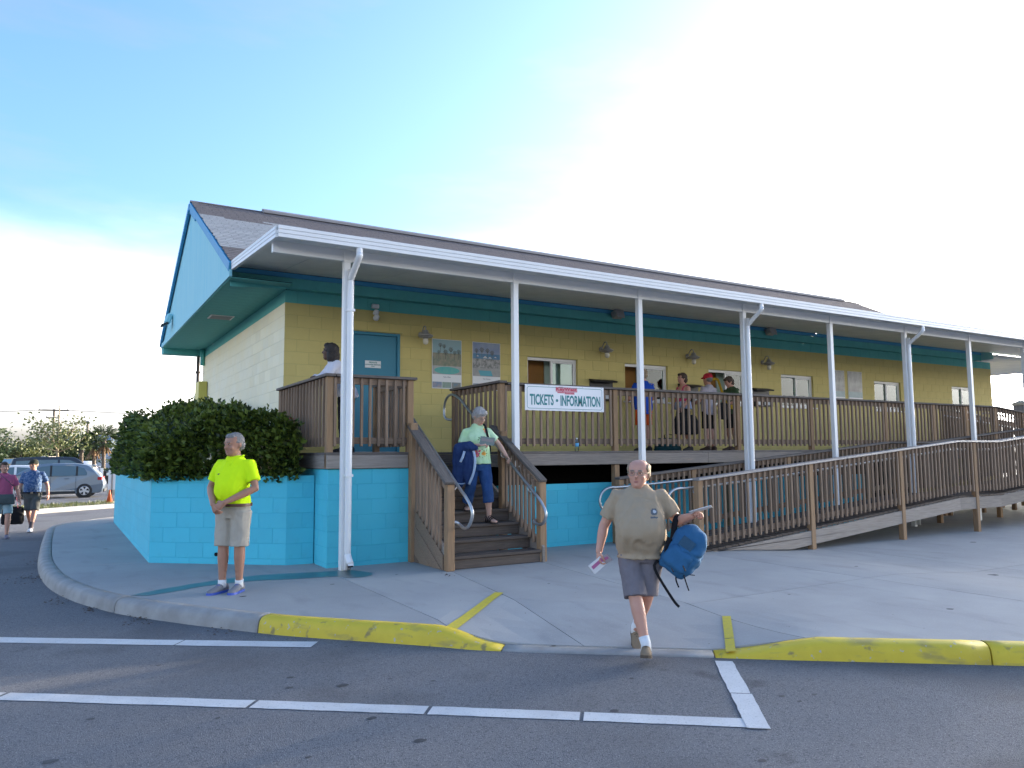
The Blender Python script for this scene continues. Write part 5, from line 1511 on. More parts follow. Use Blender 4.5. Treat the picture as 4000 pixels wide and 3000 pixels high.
    ha = .011 if hstyle == 'curly' else .005
    fq = 26 if hstyle == 'curly' else 45
    hme = grow(hb, 'hair', hair, max(.008, voxel*.7), 1, lambda p: ha*noise.noise(p*fq) + ha*.5*noise.noise(p*fq*2.2))
    add('hair', hme)
    if cap:
        b = MB(); b.ell(hp(0, .008, .165), (.092*hs, .110*hs, .088*hs), 16, 12, hr3)
        cme = grow(b, 'cap', cap, .010, 1)
        cm = MB()
        pts = []
        for t in range(9):
            a = math.pi*(t/8)
            pts.append((.075*math.cos(a), -.075-.075*math.sin(a), .160-.018*math.sin(a)))
        vs = [hp(x, y, z) for x, y, z in pts] + [hp(x, y+.0, z-.010) for x, y, z in pts]
        cm.add(vs, [tuple(range(9)), tuple(range(9, 18))[::-1]] + [(i, i+1, i+10, i+9) for i in range(8)] + [(8, 0, 9, 17)])
        append_mesh(cme, cm); add('cap', cme)
    # ---- shirt
    st = MB()
    ex = 1.0
    z_h = shirt_hem if shirt_hem is not None else (.93 if tuck else .80)
    rs = [r for r in tr if r[0] > z_h+.02 and r[0] < 1.46]
    first = min(tr, key=lambda r: abs(r[0]-z_h))
    low = next((r for r in tr if r[0] >= z_h), tr[0])
    rs = [(z_h, low[1], low[2], low[3]*1.03+.006, low[4]*1.03+.006)] + rs
    rs2 = [(z, x, y, rx*1.0+.010, ry*1.0+.010) for z, x, y, rx, ry in rs] 
    if not tank: rs2 += [(1.478, 0, .016, .086, .076), (1.492, 0, .016, .074, .070)]
    else: rs2 = [r for r in rs2 if r[0] < 1.36]
    ringloft(st, rs2, m=B_)
    sl_hem = {}
    if tank:
        for s in (-1, 1): st.tube([B_ @ Vector((s*.10, -.10, 1.28)), B_ @ Vector((s*.105, -.055, 1.42)), B_ @ Vector((s*.10, .02, 1.452)), B_ @ Vector((s*.10, .09, 1.40)), B_ @ Vector((s*.09, .115, 1.28))], [(.028, .012)]*5, 10)
    for s in ('l', 'r'):
        if tank: break
        A, E, Wr = P['s'+s], P['e'+s], P['w'+s]
        c0 = B_ @ Vector((.10*(1 if s == 'l' else -1), .01, 1.375))
        sg = (1+(girth-1)*.6)*(.95 if female else 1)
        if sleeve == 'short':
            q = A.lerp(E, .72)
            st.tube([c0, A, A.lerp(E, .35), q], [.068, .072*sg, .071*sg, .069*sg], 14)
        else:
            st.tube([c0, A, A.lerp(E, .5), E, E.lerp(Wr, .5), E.lerp(Wr, .95)], [.068, .074*sg, .068*sg, .060*sg, .052*sg, .045*sg], 14)
    sm = grow(st, 'shirt', shirt, voxel*.95, 2, wrinkle(amp*1.35, seed=seed))
    if faces: faces(sm)
    add('shirt', sm)
    if collar:
        b = MB()
        for s in (-1, 1):
            c = [(0, .085, 1.478), (s*.05, .075, 1.485), (s*.078, .02, 1.482), (s*.066, -.035, 1.455), (s*.030, -.088, 1.405)]
            pts = [B_ @ Vector(p) for p in c]
            b.tube(catmull(pts, 3), [(.010, .024)]*len(catmull(pts, 3)), 8, True, ref=(0, 0, 1) if False else (1, 0, 0))
        cmh = grow(b, 'collar', collar, .007, 1); add('collar', cmh)
        b = MB()
        pts = [B_ @ Vector(p) for p in ((0, -.105, 1.40), (0, -.118-belly*.2, 1.32), (0, -.125-belly*.45, 1.24))]
        b.tube(pts, [(.016, .006)]*3, 8, True, ref=(1, 0, 0)); add('placket', b.mesh('placket', collar, True))
    # ---- trousers, belt
    pt = MB()
    zc_t = z_h + (.03 if tuck else .13)
    pr = [r for r in tr if .84 < r[0] <= zc_t+.01] or [tr[1]]
    gg = g*pants_w
    top_ring = min(tr, key=lambda r: abs(r[0]-zc_t))
    extra = .006 if tuck else -.022
    ringloft(pt, [(z, q[1], q[2], q[3]+.007+extra*f, q[4]+.007+extra*f) for z, f in ((.80, 0), (.83, 0), (max(.86, z_h-.03), 0), (z_h+.02, 1), (zc_t+.005, 1)) for q in (ring_at(tr, z),)], m=Matrix.Translation((0, 0, dz)))
    top_ring = ring_at(tr, zc_t)
    for s in ('l', 'r'):
        Hh, K_, An = P['h'+s], P['k'+s], P['a'+s]
        lg = (1+(girth-1)*.5)*pants_w
        if hem > .49:
            t = min(1.0, (Hh.z-hem)/max(.05, (Hh.z-K_.z)))
            pt.tube([Hh + Vector((0, 0, -.02)), Hh.lerp(K_, t*.5), Hh.lerp(K_, t)], [.104*lg, .094*lg, .090*lg], 16)
        else:
            t = (K_.z-hem)/max(.05, K_.z-An.z)
            pt.tube([Hh + Vector((0, 0, -.02)), Hh.lerp(K_, .5), K_, K_.lerp(An, t)], [.105*lg, .094*lg, .080*lg, .076*lg], 16)
    add('trousers' if hem < .40 else 'shorts', grow(pt, 'trousers', pants, voxel*.95, 2, wrinkle(amp*1.2, (9, 9, 5), seed+4)))
    if belt:
        b = MB(); n = 28; z0 = zc_t-.028
        vs = []; fs = []
        for zz in (z0, z0+.034):
            for q in range(n):
                a = 2*math.pi*q/n; c, s = math.cos(a), math.sin(a)
                vs.append(Vector((top_ring[1] + (top_ring[3]+.026)*math.copysign(abs(c)**.87, c), top_ring[2] + (top_ring[4]+.026)*math.copysign(abs(s)**.87, s), zz+dz)))
        fs = [(q, (q+1) % n, n+(q+1) % n, n+q) for q in range(n)]
        b.add(vs, fs); add('belt', b.mesh('belt', belt, True))
        b = MB(); b.box((0, top_ring[2]-top_ring[4]-.030, z0+.017+dz), (.045, .008, .038), None, .003); add('buckle', b.mesh('buckle', wire_metal))
    # ---- feet
    for s in ('l', 'r'):
        An = P['a'+s]; yaw, pitch = (feet or {}).get(s, (8 if s == 'l' else -8, 0))
        FM = Matrix.Translation(An) @ Matrix.Rotation(R(yaw), 4, 'Z') @ Matrix.Rotation(R(pitch), 4, 'X') @ Matrix.Translation((0, 0, -.085))
        b = MB(); vs = []; fs = []; n = 14
        for t, w, h, cz in SHOE_R:
            w *= .94 if sandal else 1.05
            if sandal: h *= .88
            for q in range(n):
                a = 2*math.pi*q/n
                z = cz + h*math.sin(a)
                vs.append(FM @ Vector((w*math.cos(a)*(1.0 if z > .03 else .96), -t, max(.006, z))))
        for i in range(len(SHOE_R)-1):
            for q in range(n): fs.append((i*n+q, i*n+(q+1) % n, (i+1)*n+(q+1) % n, (i+1)*n+q))
        fs.append(tuple(range(n))[::-1]); fs.append(tuple(range((len(SHOE_R)-1)*n, len(SHOE_R)*n))); b.add(vs, fs)
        if sandal:
            fo = add('foot', b.mesh('foot', skin, True))
            c = MB()
            for t, w, h in ((.115, .056, .046), (.075, .052, .058), (.03, .048, .074), (-.02, .045, .080)):
                pts = [FM @ Vector((w*math.cos(a), -t, max(.008, .02+h*1.2*math.sin(a)))) for a in [math.pi*i/8 for i in range(9)]]
                c.tube(pts, [(.017, .004)]*9, 6, True, ref=FM.to_3x3() @ Vector((0, 1, 0)))
            add('sandal_straps', c.mesh('sandal_straps', shoe, True))
        else:
            so_ = add('shoe', b.mesh('shoe', shoe, True))
            fo = so_
            c = MB()
            for q in range(3):
                c.tube([FM @ Vector((-.022, -.06-.02*q, .082-.012*q)), FM @ Vector((0, -.06-.02*q, .094-.014*q)), FM @ Vector((.022, -.06-.02*q, .082-.012*q))], .003, 6)
            add('laces', c.mesh('laces', sole or sock_white, True), so_)
        c = MB(); ol = []
        for t, w in ((-.084, .012), (-.076, .030), (-.03, .041), (.02, .042), (.07, .046), (.11, .051), (.15, .050), (.187, .040), (.208, .018)): ol.append((w, -t))
        poly = ol + [(-w, y) for w, y in ol[::-1]]
        th = .024 if not sandal else .018
        nn = len(poly)
        vs = [FM @ Vector((x, y, 0)) for x, y in poly] + [FM @ Vector((x*.98, y, th)) for x, y in poly]
        c.add(vs, [tuple(range(nn)), tuple(range(nn, 2*nn))[::-1]] + [(i, (i+1) % nn, nn+(i+1) % nn, nn+i) for i in range(nn)])
        add('sole', fix_normals(c.mesh('sole', sole or shoe)), fo)
        if sock:
            c = MB(); K_ = P['k'+s]; q = An.lerp(K_, (sock_h-.085)/(K_.z-An.z+1e-6)) if K_.z > An.z else An
            c.tube([An + Vector((0, 0, -.03)), An + Vector((0, 0, .02)), q], [.045, .0435, .047], 14); add('sock', c.mesh('sock', sock, True))
    return root, P, B_, k
def toworld(root, p, k):
    return root.matrix_basis @ (Vector(p)*k) if False else Vector(root.location) + Matrix.Rotation(root.rotation_euler.z, 3, 'Z') @ (Vector(p)*k)

# ---- 1: man in the neon polo shirt
neon = cloth('neon_polo', (.62, .88, .01), .12, 25, (.53, .76, .01)); khaki = cloth('khaki', (.40, .36, .295), .3, 20); khaki_gray = cloth('shoe_gray', (.20, .20, .215), .4, 40)
leather = mat('brown_leather', (.085, .035, .02), .45); blue_sole = mat('blue_sole', (.05, .10, .42), .5)
r1 = person('gray haired man in neon yellow polo shirt and khaki shorts, hands clasped, on the pavement', (-1.44, -3.74, SW(-1.5, -3.74)), R(-46), 1.725, skin_tan, hair_gray, 'short', neon, sleeve='short', pants=khaki, hem=.50, shoe=khaki_gray, sole=blue_sole, sock=sock_white,
       belly=.055, girth=1.08, head_yaw=R(-16), head_pitch=R(4), belt=leather, collar=neon, tuck=True, pants_w=1.06, head_w=1.06, head_dz=-.012, voxel=.0095, seed=2.3, amp=.006, sock_h=.135,
       J=dict(el=(.285, -.02, 1.13), er=(-.285, -.02, 1.13), wl=(.075, -.275, .985), wr=(-.055, -.285, .965), hl=(.095, 0, .90), hr=(-.095, 0, .90), kl=(.095, -.01, .49), kr=(-.095, -.03, .49), al=(.080, .02, .085), ar=(-.085, -.05, .085)),
       hands=dict(l=((-.75, -.25, -.55), (.3, -.9, .25), 1, .55), r=((.55, -.18, -.80), (-.3, -.9, .05), -1, .6)))
# small badge on the chest
root, P, B_, k = r1
b = MB(); b.box(B_ @ Vector((-.085, -.152, 1.285)), (.040, .006, .016), None, .002); o = part('chest_badge', b.mesh('chest_badge', mat('badge_dark', (.03, .07, .03), .5)), root); o.data.transform(Matrix.Scale(k, 4))

# ---- 2: man walking towards the road
tan_tee = cloth('tan_tee', (.345, .27, .185), .2, 18); cargo = cloth('cargo_gray', (.17, .155, .17), .35, 16, (.12, .11, .125)); suede = cloth('suede', (.235, .175, .115), .4, 30)
logo_dark = mat('shirt_logo', (.09, .10, .115), .8); logo_pale = mat('shirt_logo_pale', (.42, .44, .46), .8)
def logo(me):
    c = Vector((.105, -.155, 1.265))
    def f(p, n):
        if n.y > -.2: return 0
        dx, dz_ = p.x-.118, p.z-1.255
        if dx*dx+(dz_+.0)**2 < .030**2: return 2 if (dx-.004)**2+(dz_-.002)**2 < .014**2 else 1
        if abs(dx) < .032 and abs(dz_+.047) < .007: return 1
        return 0
    paint_faces(me, (logo_dark, logo_pale), f)
walker_rings = [(0.8, 0, 0, 0.1670, 0.1269), (0.88, 0, -0.00465, 0.1908, 0.1514), (0.96, 0, -0.0279, 0.2118, 0.1855), (1.05, 0, -0.05115, 0.2213, 0.2148), (1.14, 0, -0.05115, 0.2213, 0.2128), (1.23, 0, -0.03255, 0.2147, 0.1855), (1.32, 0, -0.0093, 0.2051, 0.1465), (1.39, 0, 0.008, 0.1800, 0.1180), (1.435, 0, 0.014, 0.1300, 0.0940), (1.47, 0, 0.018, 0.0880, 0.0780), (1.5, 0, 0.018, 0.0700, 0.0680)]
WKX, WKY = .955, -7.665
r2 = person('heavyset balding man in tan T-shirt walking off the kerb with a blue backpack', (WKX, WKY, -.115), R(-37), 1.55, skin_ruddy, hair_sandy, 'thin', tan_tee, walker_rings, pants=cargo, hem=.505, shoe=suede, sole=cloth('suede_sole', (.10, .075, .055)), sock=sock_white,
       belly=.11, girth=1.22, head_yaw=R(-16), head_pitch=R(1), head_roll=R(2), glasses=True, shirt_hem=.835, pants_w=1.0, voxel=.0095, seed=7.7, amp=.009, head_w=1.15, head_h=.97, head_dz=-.028, sock_h=.165, faces=logo,
       J=dict(sl=(.195, .01, 1.375), sr=(-.195, .01, 1.375), el=(.345, .02, 1.155), er=(-.325, .05, 1.11), wl=(.455, -.205, 1.225), wr=(-.375, -.03, .885), hl=(.10, 0, .89), hr=(-.10, 0, .89),
              kr=(-.06, -.14, .50), ar=(.015, -.265, .105), kl=(.05, -.02, .50), al=(-.045, .255, .135)),
       feet=dict(l=(5, 34), r=(-4, -12)),
       hands=dict(l=((.45, -.70, .28), (.15, .2, .95), -1, 1.25), r=((-.08, -.22, -.97), (-.9, -.35, .1), -1, .8)))
# ---- papers in his hands
root, P, B_, k = r2
rzm = Matrix.Rotation(root.rotation_euler.z, 3, 'Z')
def world2(p): return toworld(root, p, k)
def sheet_thing(name, label, cat, c, ax, ay, w, h, mt, mt2=None):
    ax, ay = Vector(ax).normalized(), Vector(ay); ay = (ay-ax*ay.dot(ax)).normalized(); nz = ax.cross(ay)
    b = MB(c); m = Matrix((ax, ay, nz)).transposed()
    for i, (dx, tilt) in enumerate(((0, 0), (.004, .06))):
        b.box(Vector(c)+nz*(.003*i)+ax*dx, (w, h, .0022), m @ Matrix.Rotation(tilt, 3, 'Z'))
    if mt2:
        b.cur = 1
        b.box(Vector(c)-nz*.0022+ay*h*.12-ax*.0, (w*.82, h*.34, .001), m); b.box(Vector(c)+nz*.0065+ay*h*.12, (w*.82, h*.34, .001), m)
    me = b.mesh(name, [mt, mt2] if mt2 else mt); fix_normals(me)
    o = bpy.data.objects.new(name, me); link(o, None, c); return tag(o, label, cat)
paper = mat('paper_white', (.66, .65, .66), .6); magenta = mat('print_magenta', (.42, .12, .26), .6); paper_gray = mat('paper_gray', (.33, .30, .31), .5)
c = world2((-.385, -.075, .775)); sheet_thing('leaflet', 'folded white and pink leaflet in the walking man\'s lowered right hand', 'leaflet', c, rzm @ Vector((-.75, -.1, -.65)), rzm @ Vector((-.6, -.25, .75)), .13, .085, paper, magenta)
c = world2((-.335, -.065, .81)); sheet_thing('brochure', 'dark glossy brochure gripped behind the white leaflet by the walking man', 'brochure', c, rzm @ Vector((.75, -.2, .45)), rzm @ Vector((-.5, -.3, .8)), .12, .07, paper_gray, magenta)
c = world2((.505, -.30, 1.285)); sheet_thing('ticket', 'white paper ticket in the walking man\'s raised left fist', 'ticket', c, rzm @ Vector((.95, -.15, .28)), rzm @ Vector((.1, -.8, .4)), .175, .055, paper)

# ---- blue backpack hanging from his left elbow
bp_blue = cloth('backpack_blue', (.030, .115, .235), .4, 14, (.022, .085, .18)); bp_dark = cloth('backpack_mesh', (.035, .085, .14), .5, 60); strap_black = cloth('strap_black', (.012, .012, .014))
bc = world2((.375, -.10, .90))
BP = empty('backpack', bc, 'blue backpack with black straps hanging from the walking man\'s left elbow', 'backpack', None, root.rotation_euler.z)
bm_ = Matrix.Rotation(R(38), 4, 'Y') @ Matrix.Rotation(R(-12), 4, 'Z') @ Matrix.Diagonal((.84, .84, .80, 1))
b = MB(); ringloft(b, [(-.24, .0, 0, .10, .075), (-.21, .01, 0, .14, .105), (-.12, .012, -.01, .162, .125), (0, .01, -.012, .168, .13), (.12, 0, -.005, .158, .12), (.20, -.01, .0, .135, .10), (.25, -.012, .005, .10, .07), (.27, -.012, .01, .05, .04)], 22, bm_, 2.7)
part('bag_body', grow(b, 'bag_body', bp_blue, .010, 1, wrinkle(.017, (6, 6, 8), 3.1)), BP)
b = MB(); ringloft(b, [(-.20, .0, -.085, .10, .04), (-.17, .0, -.10, .125, .06), (-.02, 0, -.105, .125, .06), (.02, 0, -.09, .10, .04)], 18, bm_, 3)
part('front_pocket', grow(b, 'front_pocket', bp_blue, .010, 1, wrinkle(.006, (9, 9, 9), 5.1)), BP)
def bpt(x, y, z): return bm_ @ Vector((x, y, z))
b = MB(); b.add([bpt(-.075, -.142, .035), bpt(.055, -.142, .035), bpt(.055, -.136, .135), bpt(-.075, -.136, .135), bpt(-.075, -.125, .035), bpt(.055, -.125, .035), bpt(.055, -.118, .135), bpt(-.075, -.118, .135)], [(0, 1, 2, 3), (4, 7, 6, 5), (0, 4, 5, 1), (1, 5, 6, 2), (2, 6, 7, 3), (3, 7, 4, 0)]); part('mesh_pocket', fix_normals(b.mesh('mesh_pocket', bp_dark)), BP)
inv = Matrix.Rotation(-root.rotation_euler.z, 3, 'Z')
def loc_(pw): return inv @ (Vector(pw) - bc)
elb = P['el'].lerp(P['wl'], .18)
e_ = loc_(world2(elb + Vector((0, 0, .045)))); ef = loc_(world2(elb + Vector((-.05, -.045, .0)))); eb = loc_(world2(elb + Vector((.04, .05, .0))))
b = MB()
pa = catmull([bpt(-.10, -.10, -.12), bpt(-.165, -.10, .02), ef + Vector((-.03, -.03, -.16)), ef, e_, eb, bpt(.0, .06, .25)], 5)
b.tube(pa, [(.024, .005)]*len(pa), 8, True, ref=(1, .4, 0)); part('shoulder_strap', fix_normals(b.mesh('shoulder_strap', strap_black, True)), BP)
pa = catmull([bpt(.08, .0, .23), e_+Vector((.10, .01, -.13)), e_+Vector((.035, .0, -.01))], 5); b = MB(); b.tube(pa, [(.018, .004)]*len(pa), 8, True, ref=(0, 1, 0)); part('carry_strap', fix_normals(b.mesh('carry_strap', strap_black, True)), BP)
for pts, w in (([bpt(-.13, -.06, -.22), bpt(-.14, -.08, -.26)+Vector((0, 0, -.05)), Vector((-.10, -.04, -.36)), Vector((-.05, -.05, -.42))], .011), ([bpt(.12, -.03, -.18), bpt(.16, -.04, -.20)+Vector((.05, 0, .03)), bpt(.16, -.04, -.2)+Vector((.075, 0, .028))], .007), ([bpt(.08, -.05, -.22), bpt(.10, -.06, -.26), bpt(.10, -.06, -.26)+Vector((.02, 0, -.06))], .006), ([bpt(.12, -.08, -.16), bpt(.15, -.10, -.19), bpt(.15, -.1, -.19)+Vector((.03, 0, -.10))], .005)):
    pa = catmull(pts, 4); b = MB(); b.tube(pa, [(w, .003)]*len(pa), 6, True, ref=(1, 0, 0)); part('loose_strap', fix_normals(b.mesh('loose_strap', strap_black, True)), BP)
for q in range(3):
    b = MB(); b.box(bpt(.10-.04*q, -.14+.02*q, -.12-.04*q), (.06, .03, .014), bm_.to_3x3() @ Matrix.Rotation(R(30), 3, 'Y'), .004); part('buckle', b.mesh('buckle', black_plastic), BP)

# ---- 3: woman coming down the stairs
mint = cloth('mint_tee', (.50, .68, .46), .5, 6, (.36, .60, .24)); denim = cloth('denim', (.022, .06, .17), .5, 12, (.04, .095, .23)); sandal_m = mat('sandal_black', (.025, .018, .016), .6)
fl_red = mat('print_pink_flower', (.56, .10, .19), .8); fl_green = mat('print_leaf', (.10, .20, .08), .8); fl_or = mat('print_orange', (.66, .30, .04), .8); fl_brown = mat('print_brown', (.20, .13, .08), .8)
def flowers(me):
    def f(p, n):
        if p.y > -.04: return 0
        for cx_, cz_, r_, m_ in ((-.065, 1.03, .030, 1), (-.045, .985, .033, 1), (-.01, 1.045, .020, 1), (.10, 1.325, .020, 1), (.085, 1.36, .016, 3), (.06, 1.005, .030, 3)):
            q = math.hypot(p.x-cx_, p.z-cz_) + .012*noise.noise(p*70)
            if q < r_: return 3 if q < r_*.3 and m_ == 1 else m_
        if -.04 < p.x < .115 and 1.16 < p.z < 1.275 and noise.noise(Vector((p.x*24, p.z*55, 1))) > .22: return 2 if p.x < .04 else 4
        if -.06 < p.x < .12 and .945 < p.z < 1.07 and noise.noise(Vector((p.x*45, p.z*60, 4))) > .30: return 2
        return 0
    paint_faces(me, (fl_red, fl_green, fl_or, fl_brown), f)
lady_rings = [(.80, 0, 0, .17, .125), (.88, 0, .0, .185, .14), (.97, 0, -.012, .178, .138), (1.06, 0, -.015, .170, .132), (1.15, 0, -.018, .170, .135), (1.24, 0, -.03, .172, .142), (1.31, 0, -.02, .166, .125), (1.385, 0, .006, .145, .094), (1.43, 0, .014, .105, .078), (1.47, 0, .018, .075, .064), (1.50, 0, .018, .060, .058)]
r3 = person('gray haired woman in flowered mint T-shirt and denim capris coming down the stairs', (2.03, -2.90, 3*RI), R(-14), 1.69, skin_fair, hair_white, 'fullshort', mint, lady_rings, pants=denim, hem=.30, shoe=sandal_m, sole=sandal_m, sandal=True,
       girth=1.06, female=True, head_yaw=R(26), head_pitch=R(30), head_roll=R(-5), glasses=True, shirt_hem=.90, pants_w=1.0, voxel=.0095, seed=11.2, amp=.007, faces=flowers, hip_dz=-.045,
       J=dict(sl=(.165, .01, 1.36), sr=(-.165, .01, 1.36), el=(.315, -.02, 1.15), er=(-.27, .0, 1.09), wl=(.420, -.10, .965), wr=(-.02, -.245, 1.13), kl=(.12, -.14, .46), al=(.145, -.10, .085), kr=(-.115, -.07, .565), ar=(-.135, .115, .085+RI/.966)),
       feet=dict(l=(16, 0), r=(-10, 0)),
       hands=dict(l=((.35, -.55, -.60), (.45, .25, .85), -1, .75), r=((.85, -.45, .15), (-.1, -.55, .8), -1, .75)))
root, P, B_, k = r3
rzm = Matrix.Rotation(root.rotation_euler.z, 3, 'Z')
def w3(p): return toworld(root, p, k)
c = w3((.065, -.315, 1.185)); sheet_thing('papers', 'gray folded papers held by the woman on the stairs', 'papers', c, rzm @ Vector((.9, -.2, -.15)), rzm @ Vector((.1, -.45, .85)), .20, .12, mat('paper_gray_green', (.22, .28, .28), .5), paper_gray)
# denim jacket over her right forearm
denim_j = cloth('denim_jacket', (.015, .032, .10), .5, 14, (.025, .055, .14)); trim_m = cloth('jacket_trim', (.26, .36, .50), .6, 90, (.45, .52, .6))
jc = w3((-.24, -.15, 1.02))
JK = empty('denim_jacket', jc, 'dark denim jacket with pale trim draped over the forearm of the woman on the stairs', 'jacket', None, root.rotation_euler.z)
b = MB()
b.tube([(-.06, .08, -.02), (-.02, -.02, .06), (.06, -.10, .085), (.13, -.13, .06)], [(.07, .075), (.10, .085), (.085, .07), (.05, .045)], 14, rnd=True)
b.tube([(-.04, -.02, .05), (-.05, -.02, -.12), (-.055, -.01, -.30), (-.07, .0, -.40)], [(.115, .075), (.12, .06), (.115, .055), (.095, .045)], 16, rnd=True, ref=(1, 0, 0))
b.tube([(.05, -.08, .05), (.06, -.085, -.12), (.05, -.08, -.28), (.03, -.07, -.42)], [(.09, .05), (.085, .04), (.08, .035), (.035, .02)], 14, rnd=True, ref=(1, 0, 0))
part('jacket_body', grow(b, 'jacket_body', denim_j, .010, 1, wrinkle(.012, (12, 12, 4), 9.4)), JK)
for pts in ([(.10, -.135, .045), (.125, -.145, -.10), (.105, -.13, -.28), (.045, -.105, -.44)], [(-.16, -.02, -.415), (-.06, -.06, -.43), (.01, -.02, -.425)], [(-.02, -.12, .02), (-.05, -.12, -.07), (-.075, -.10, -.13)]):
    pa = catmull(pts, 4); b = MB(); b.tube(pa, [(.018, .005)]*len(pa), 8, True, ref=(1, 0, 0)); part('trim_band', fix_normals(b.mesh('trim_band', trim_m, True)), JK)
# black shoulder bag on her back
hb = w3((.10, .17, 1.08))
SB = empty('shoulder_bag', hb, 'black shoulder bag worn by the woman on the stairs', 'bag', None, root.rotation_euler.z)
b = MB(); ringloft(b, [(-.20, 0, 0, .09, .04), (-.17, 0, 0, .13, .06), (0, 0, 0, .14, .07), (.14, 0, 0, .12, .05), (.17, 0, 0, .08, .03)], 18, None, 3); part('bag_body', grow(b, 'bag_body', strap_black, .012, 1), SB)
b = MB(); iv = Matrix.Rotation(-root.rotation_euler.z, 3, 'Z'); lw = lambda p: iv @ (w3(p)-hb)
pa = catmull([lw((.075, .14, 1.20)), lw((.085, .09, 1.405)), lw((.09, .015, 1.448)), lw((.10, -.075, 1.40)), lw((.12, -.135, 1.27)), lw((.155, -.12, 1.12)), lw((.185, .0, 1.02)), lw((.14, .12, .98))], 5)
b.tube(pa, [(.020, .005)]*len(pa), 8, True, ref=(1, 0, 0)); part('strap', fix_normals(b.mesh('strap', strap_black, True)), SB)

# ---- 4: woman leaning on the deck railing
white_jkt = cloth('white_jacket', (.62, .61, .66), .25, 8); turq = cloth('turquoise_top', (.03, .40, .48), .2)
r4 = person('woman with long dark curly hair in white jacket leaning on the deck railing', (.44, -1.87, DZ), R(-92), 1.63, skin_dark, hair_black, 'curly', white_jkt, sleeve='long', pants=cloth('black_slacks', (.02, .02, .022)), hem=.12, shoe=sandal_m, sole=sandal_m, girth=1.14, female=True, bend=R(27), head_pitch=R(-4), head_yaw=R(-22),
       voxel=.012, seed=3.3, amp=.008, hip_dz=0, shirt_hem=.80,
       J=dict(el=(.22, -.36, 1.145), er=(-.22, -.36, 1.145), wl=(.03, -.47, 1.145), wr=(-.03, -.50, 1.155)),
       hands=dict(l=((-.9, -.35, -.1), (0, -.2, 1), 1, .6), r=((.8, -.5, -.1), (0, -.2, 1), -1, .6)))
root, P, B_, k = r4
b = MB(); ringloft(b, [(1.15, 0, -.085, .07, .05), (1.3, 0, -.075, .06, .052), (1.42, 0, -.03, .045, .05)], 14, B_); o = part('top', b.mesh('top', turq, True), root); o.data.transform(Matrix.Scale(k, 4))

# ---- 5-8: people at the ticket windows
G_Q = 'people waiting at the ticket windows'
blue_tee = cloth('blue_tee', (.015, .07, .42), .2, 14); orange_sh = cloth('orange_shorts', (.62, .09, .02), .2); pink_tank = cloth('pink_tank', (.52, .05, .13), .2)
gray_tee = cloth('pale_gray_tee', (.44, .41, .46), .2, 12); black_sh = cloth('black_shorts', (.018, .017, .018), .3); green_tee = cloth('olive_tee', (.05, .085, .04), .3, 12); dark_shoe = mat('dark_shoe', (.03, .025, .022), .7); red_cap = cloth('red_cap', (.50, .03, .05), .2)
pale_blue = cloth('pale_blue_cloth', (.26, .31, .44), .4, 12); flipflop = mat('brown_sandal', (.09, .055, .04), .7)
ZD = DZ+.001
person('man in blue T-shirt and orange shorts standing at a ticket window', (7.02, -.72, ZD), R(172), 1.66, skin_ruddy, hair_sandy, 'short', blue_tee, pants=orange_sh, hem=.55, shoe=dark_shoe, sole=dark_shoe, girth=1.15, belly=.05, voxel=.014, seed=4.1, amp=.007, group=G_Q, shirt_hem=.78,
       J=dict(el=(.27, -.10, 1.12), er=(-.28, -.08, 1.12), wl=(.20, -.33, 1.08), wr=(-.22, -.32, 1.08)))
person('woman in pink tank top with dark bag facing left at the windows', (8.02, -.80, ZD), R(-97), 1.63, skin_ruddy, hair_brown, 'bob', pink_tank, pants=cloth('dark_skirt', (.02, .018, .02)), hem=.48, shoe=dark_shoe, sole=dark_shoe, girth=1.05, female=True, tank=True, voxel=.013, seed=5.1, amp=.006, group=G_Q, shirt_hem=.98,
       J=dict(el=(.25, -.02, 1.13), er=(-.25, .02, 1.13), wl=(.21, -.18, .93), wr=(-.20, -.14, .92), al=(.10, .08, .085), ar=(-.10, -.10, .085), kr=(-.10, -.06, .49)))
b = MB(); ringloft(b, [(.86, 0, 0, .205, .155), (.95, 0, 0, .20, .15), (1.02, 0, 0, .185, .138)], 20)
o = grow(b, 'waist_jacket', pale_blue, .013, 1, wrinkle(.014, (10, 10, 4), 6.6)); o = mbtop('tied_jacket', MB(), pale_blue) if False else o
tj = bpy.data.objects.new('tied_jacket', o); link(tj, None, (8.02, -.80, ZD)); tj.rotation_euler = (0, 0, R(-97)); tag(tj, 'pale blue jacket tied round the waist of the woman in pink tank top', 'jacket')
person('man in red cap and pale T-shirt with yellow strap, back to us, at third window', (8.90, -.66, ZD), R(188), 1.665, skin_ruddy, hair_gray, 'undercap', gray_tee, pants=black_sh, hem=.50, shoe=flipflop, sole=flipflop, girth=1.12, voxel=.014, seed=6.1, amp=.007, cap=red_cap, group=G_Q, shirt_hem=.80,
       J=dict(el=(.27, -.06, 1.12), er=(-.27, -.04, 1.11), wl=(.20, -.28, 1.06), wr=(-.24, -.22, .98)))
person('dark haired woman in olive shirt and black shorts looking down in the queue', (9.50, -.74, ZD), R(-100), 1.64, skin_ruddy, hair_brown, 'bob', green_tee, pants=black_sh, hem=.52, shoe=flipflop, sole=flipflop, girth=1.05, female=True, voxel=.014, seed=8.1, amp=.007, head_pitch=R(28), group=G_Q, shirt_hem=.84,
       J=dict(el=(.26, -.04, 1.12), er=(-.26, -.04, 1.12), wl=(.10, -.27, 1.06), wr=(-.10, -.28, 1.05)))
ys_m = cloth('yellow_strap', (.48, .30, .03), .3)
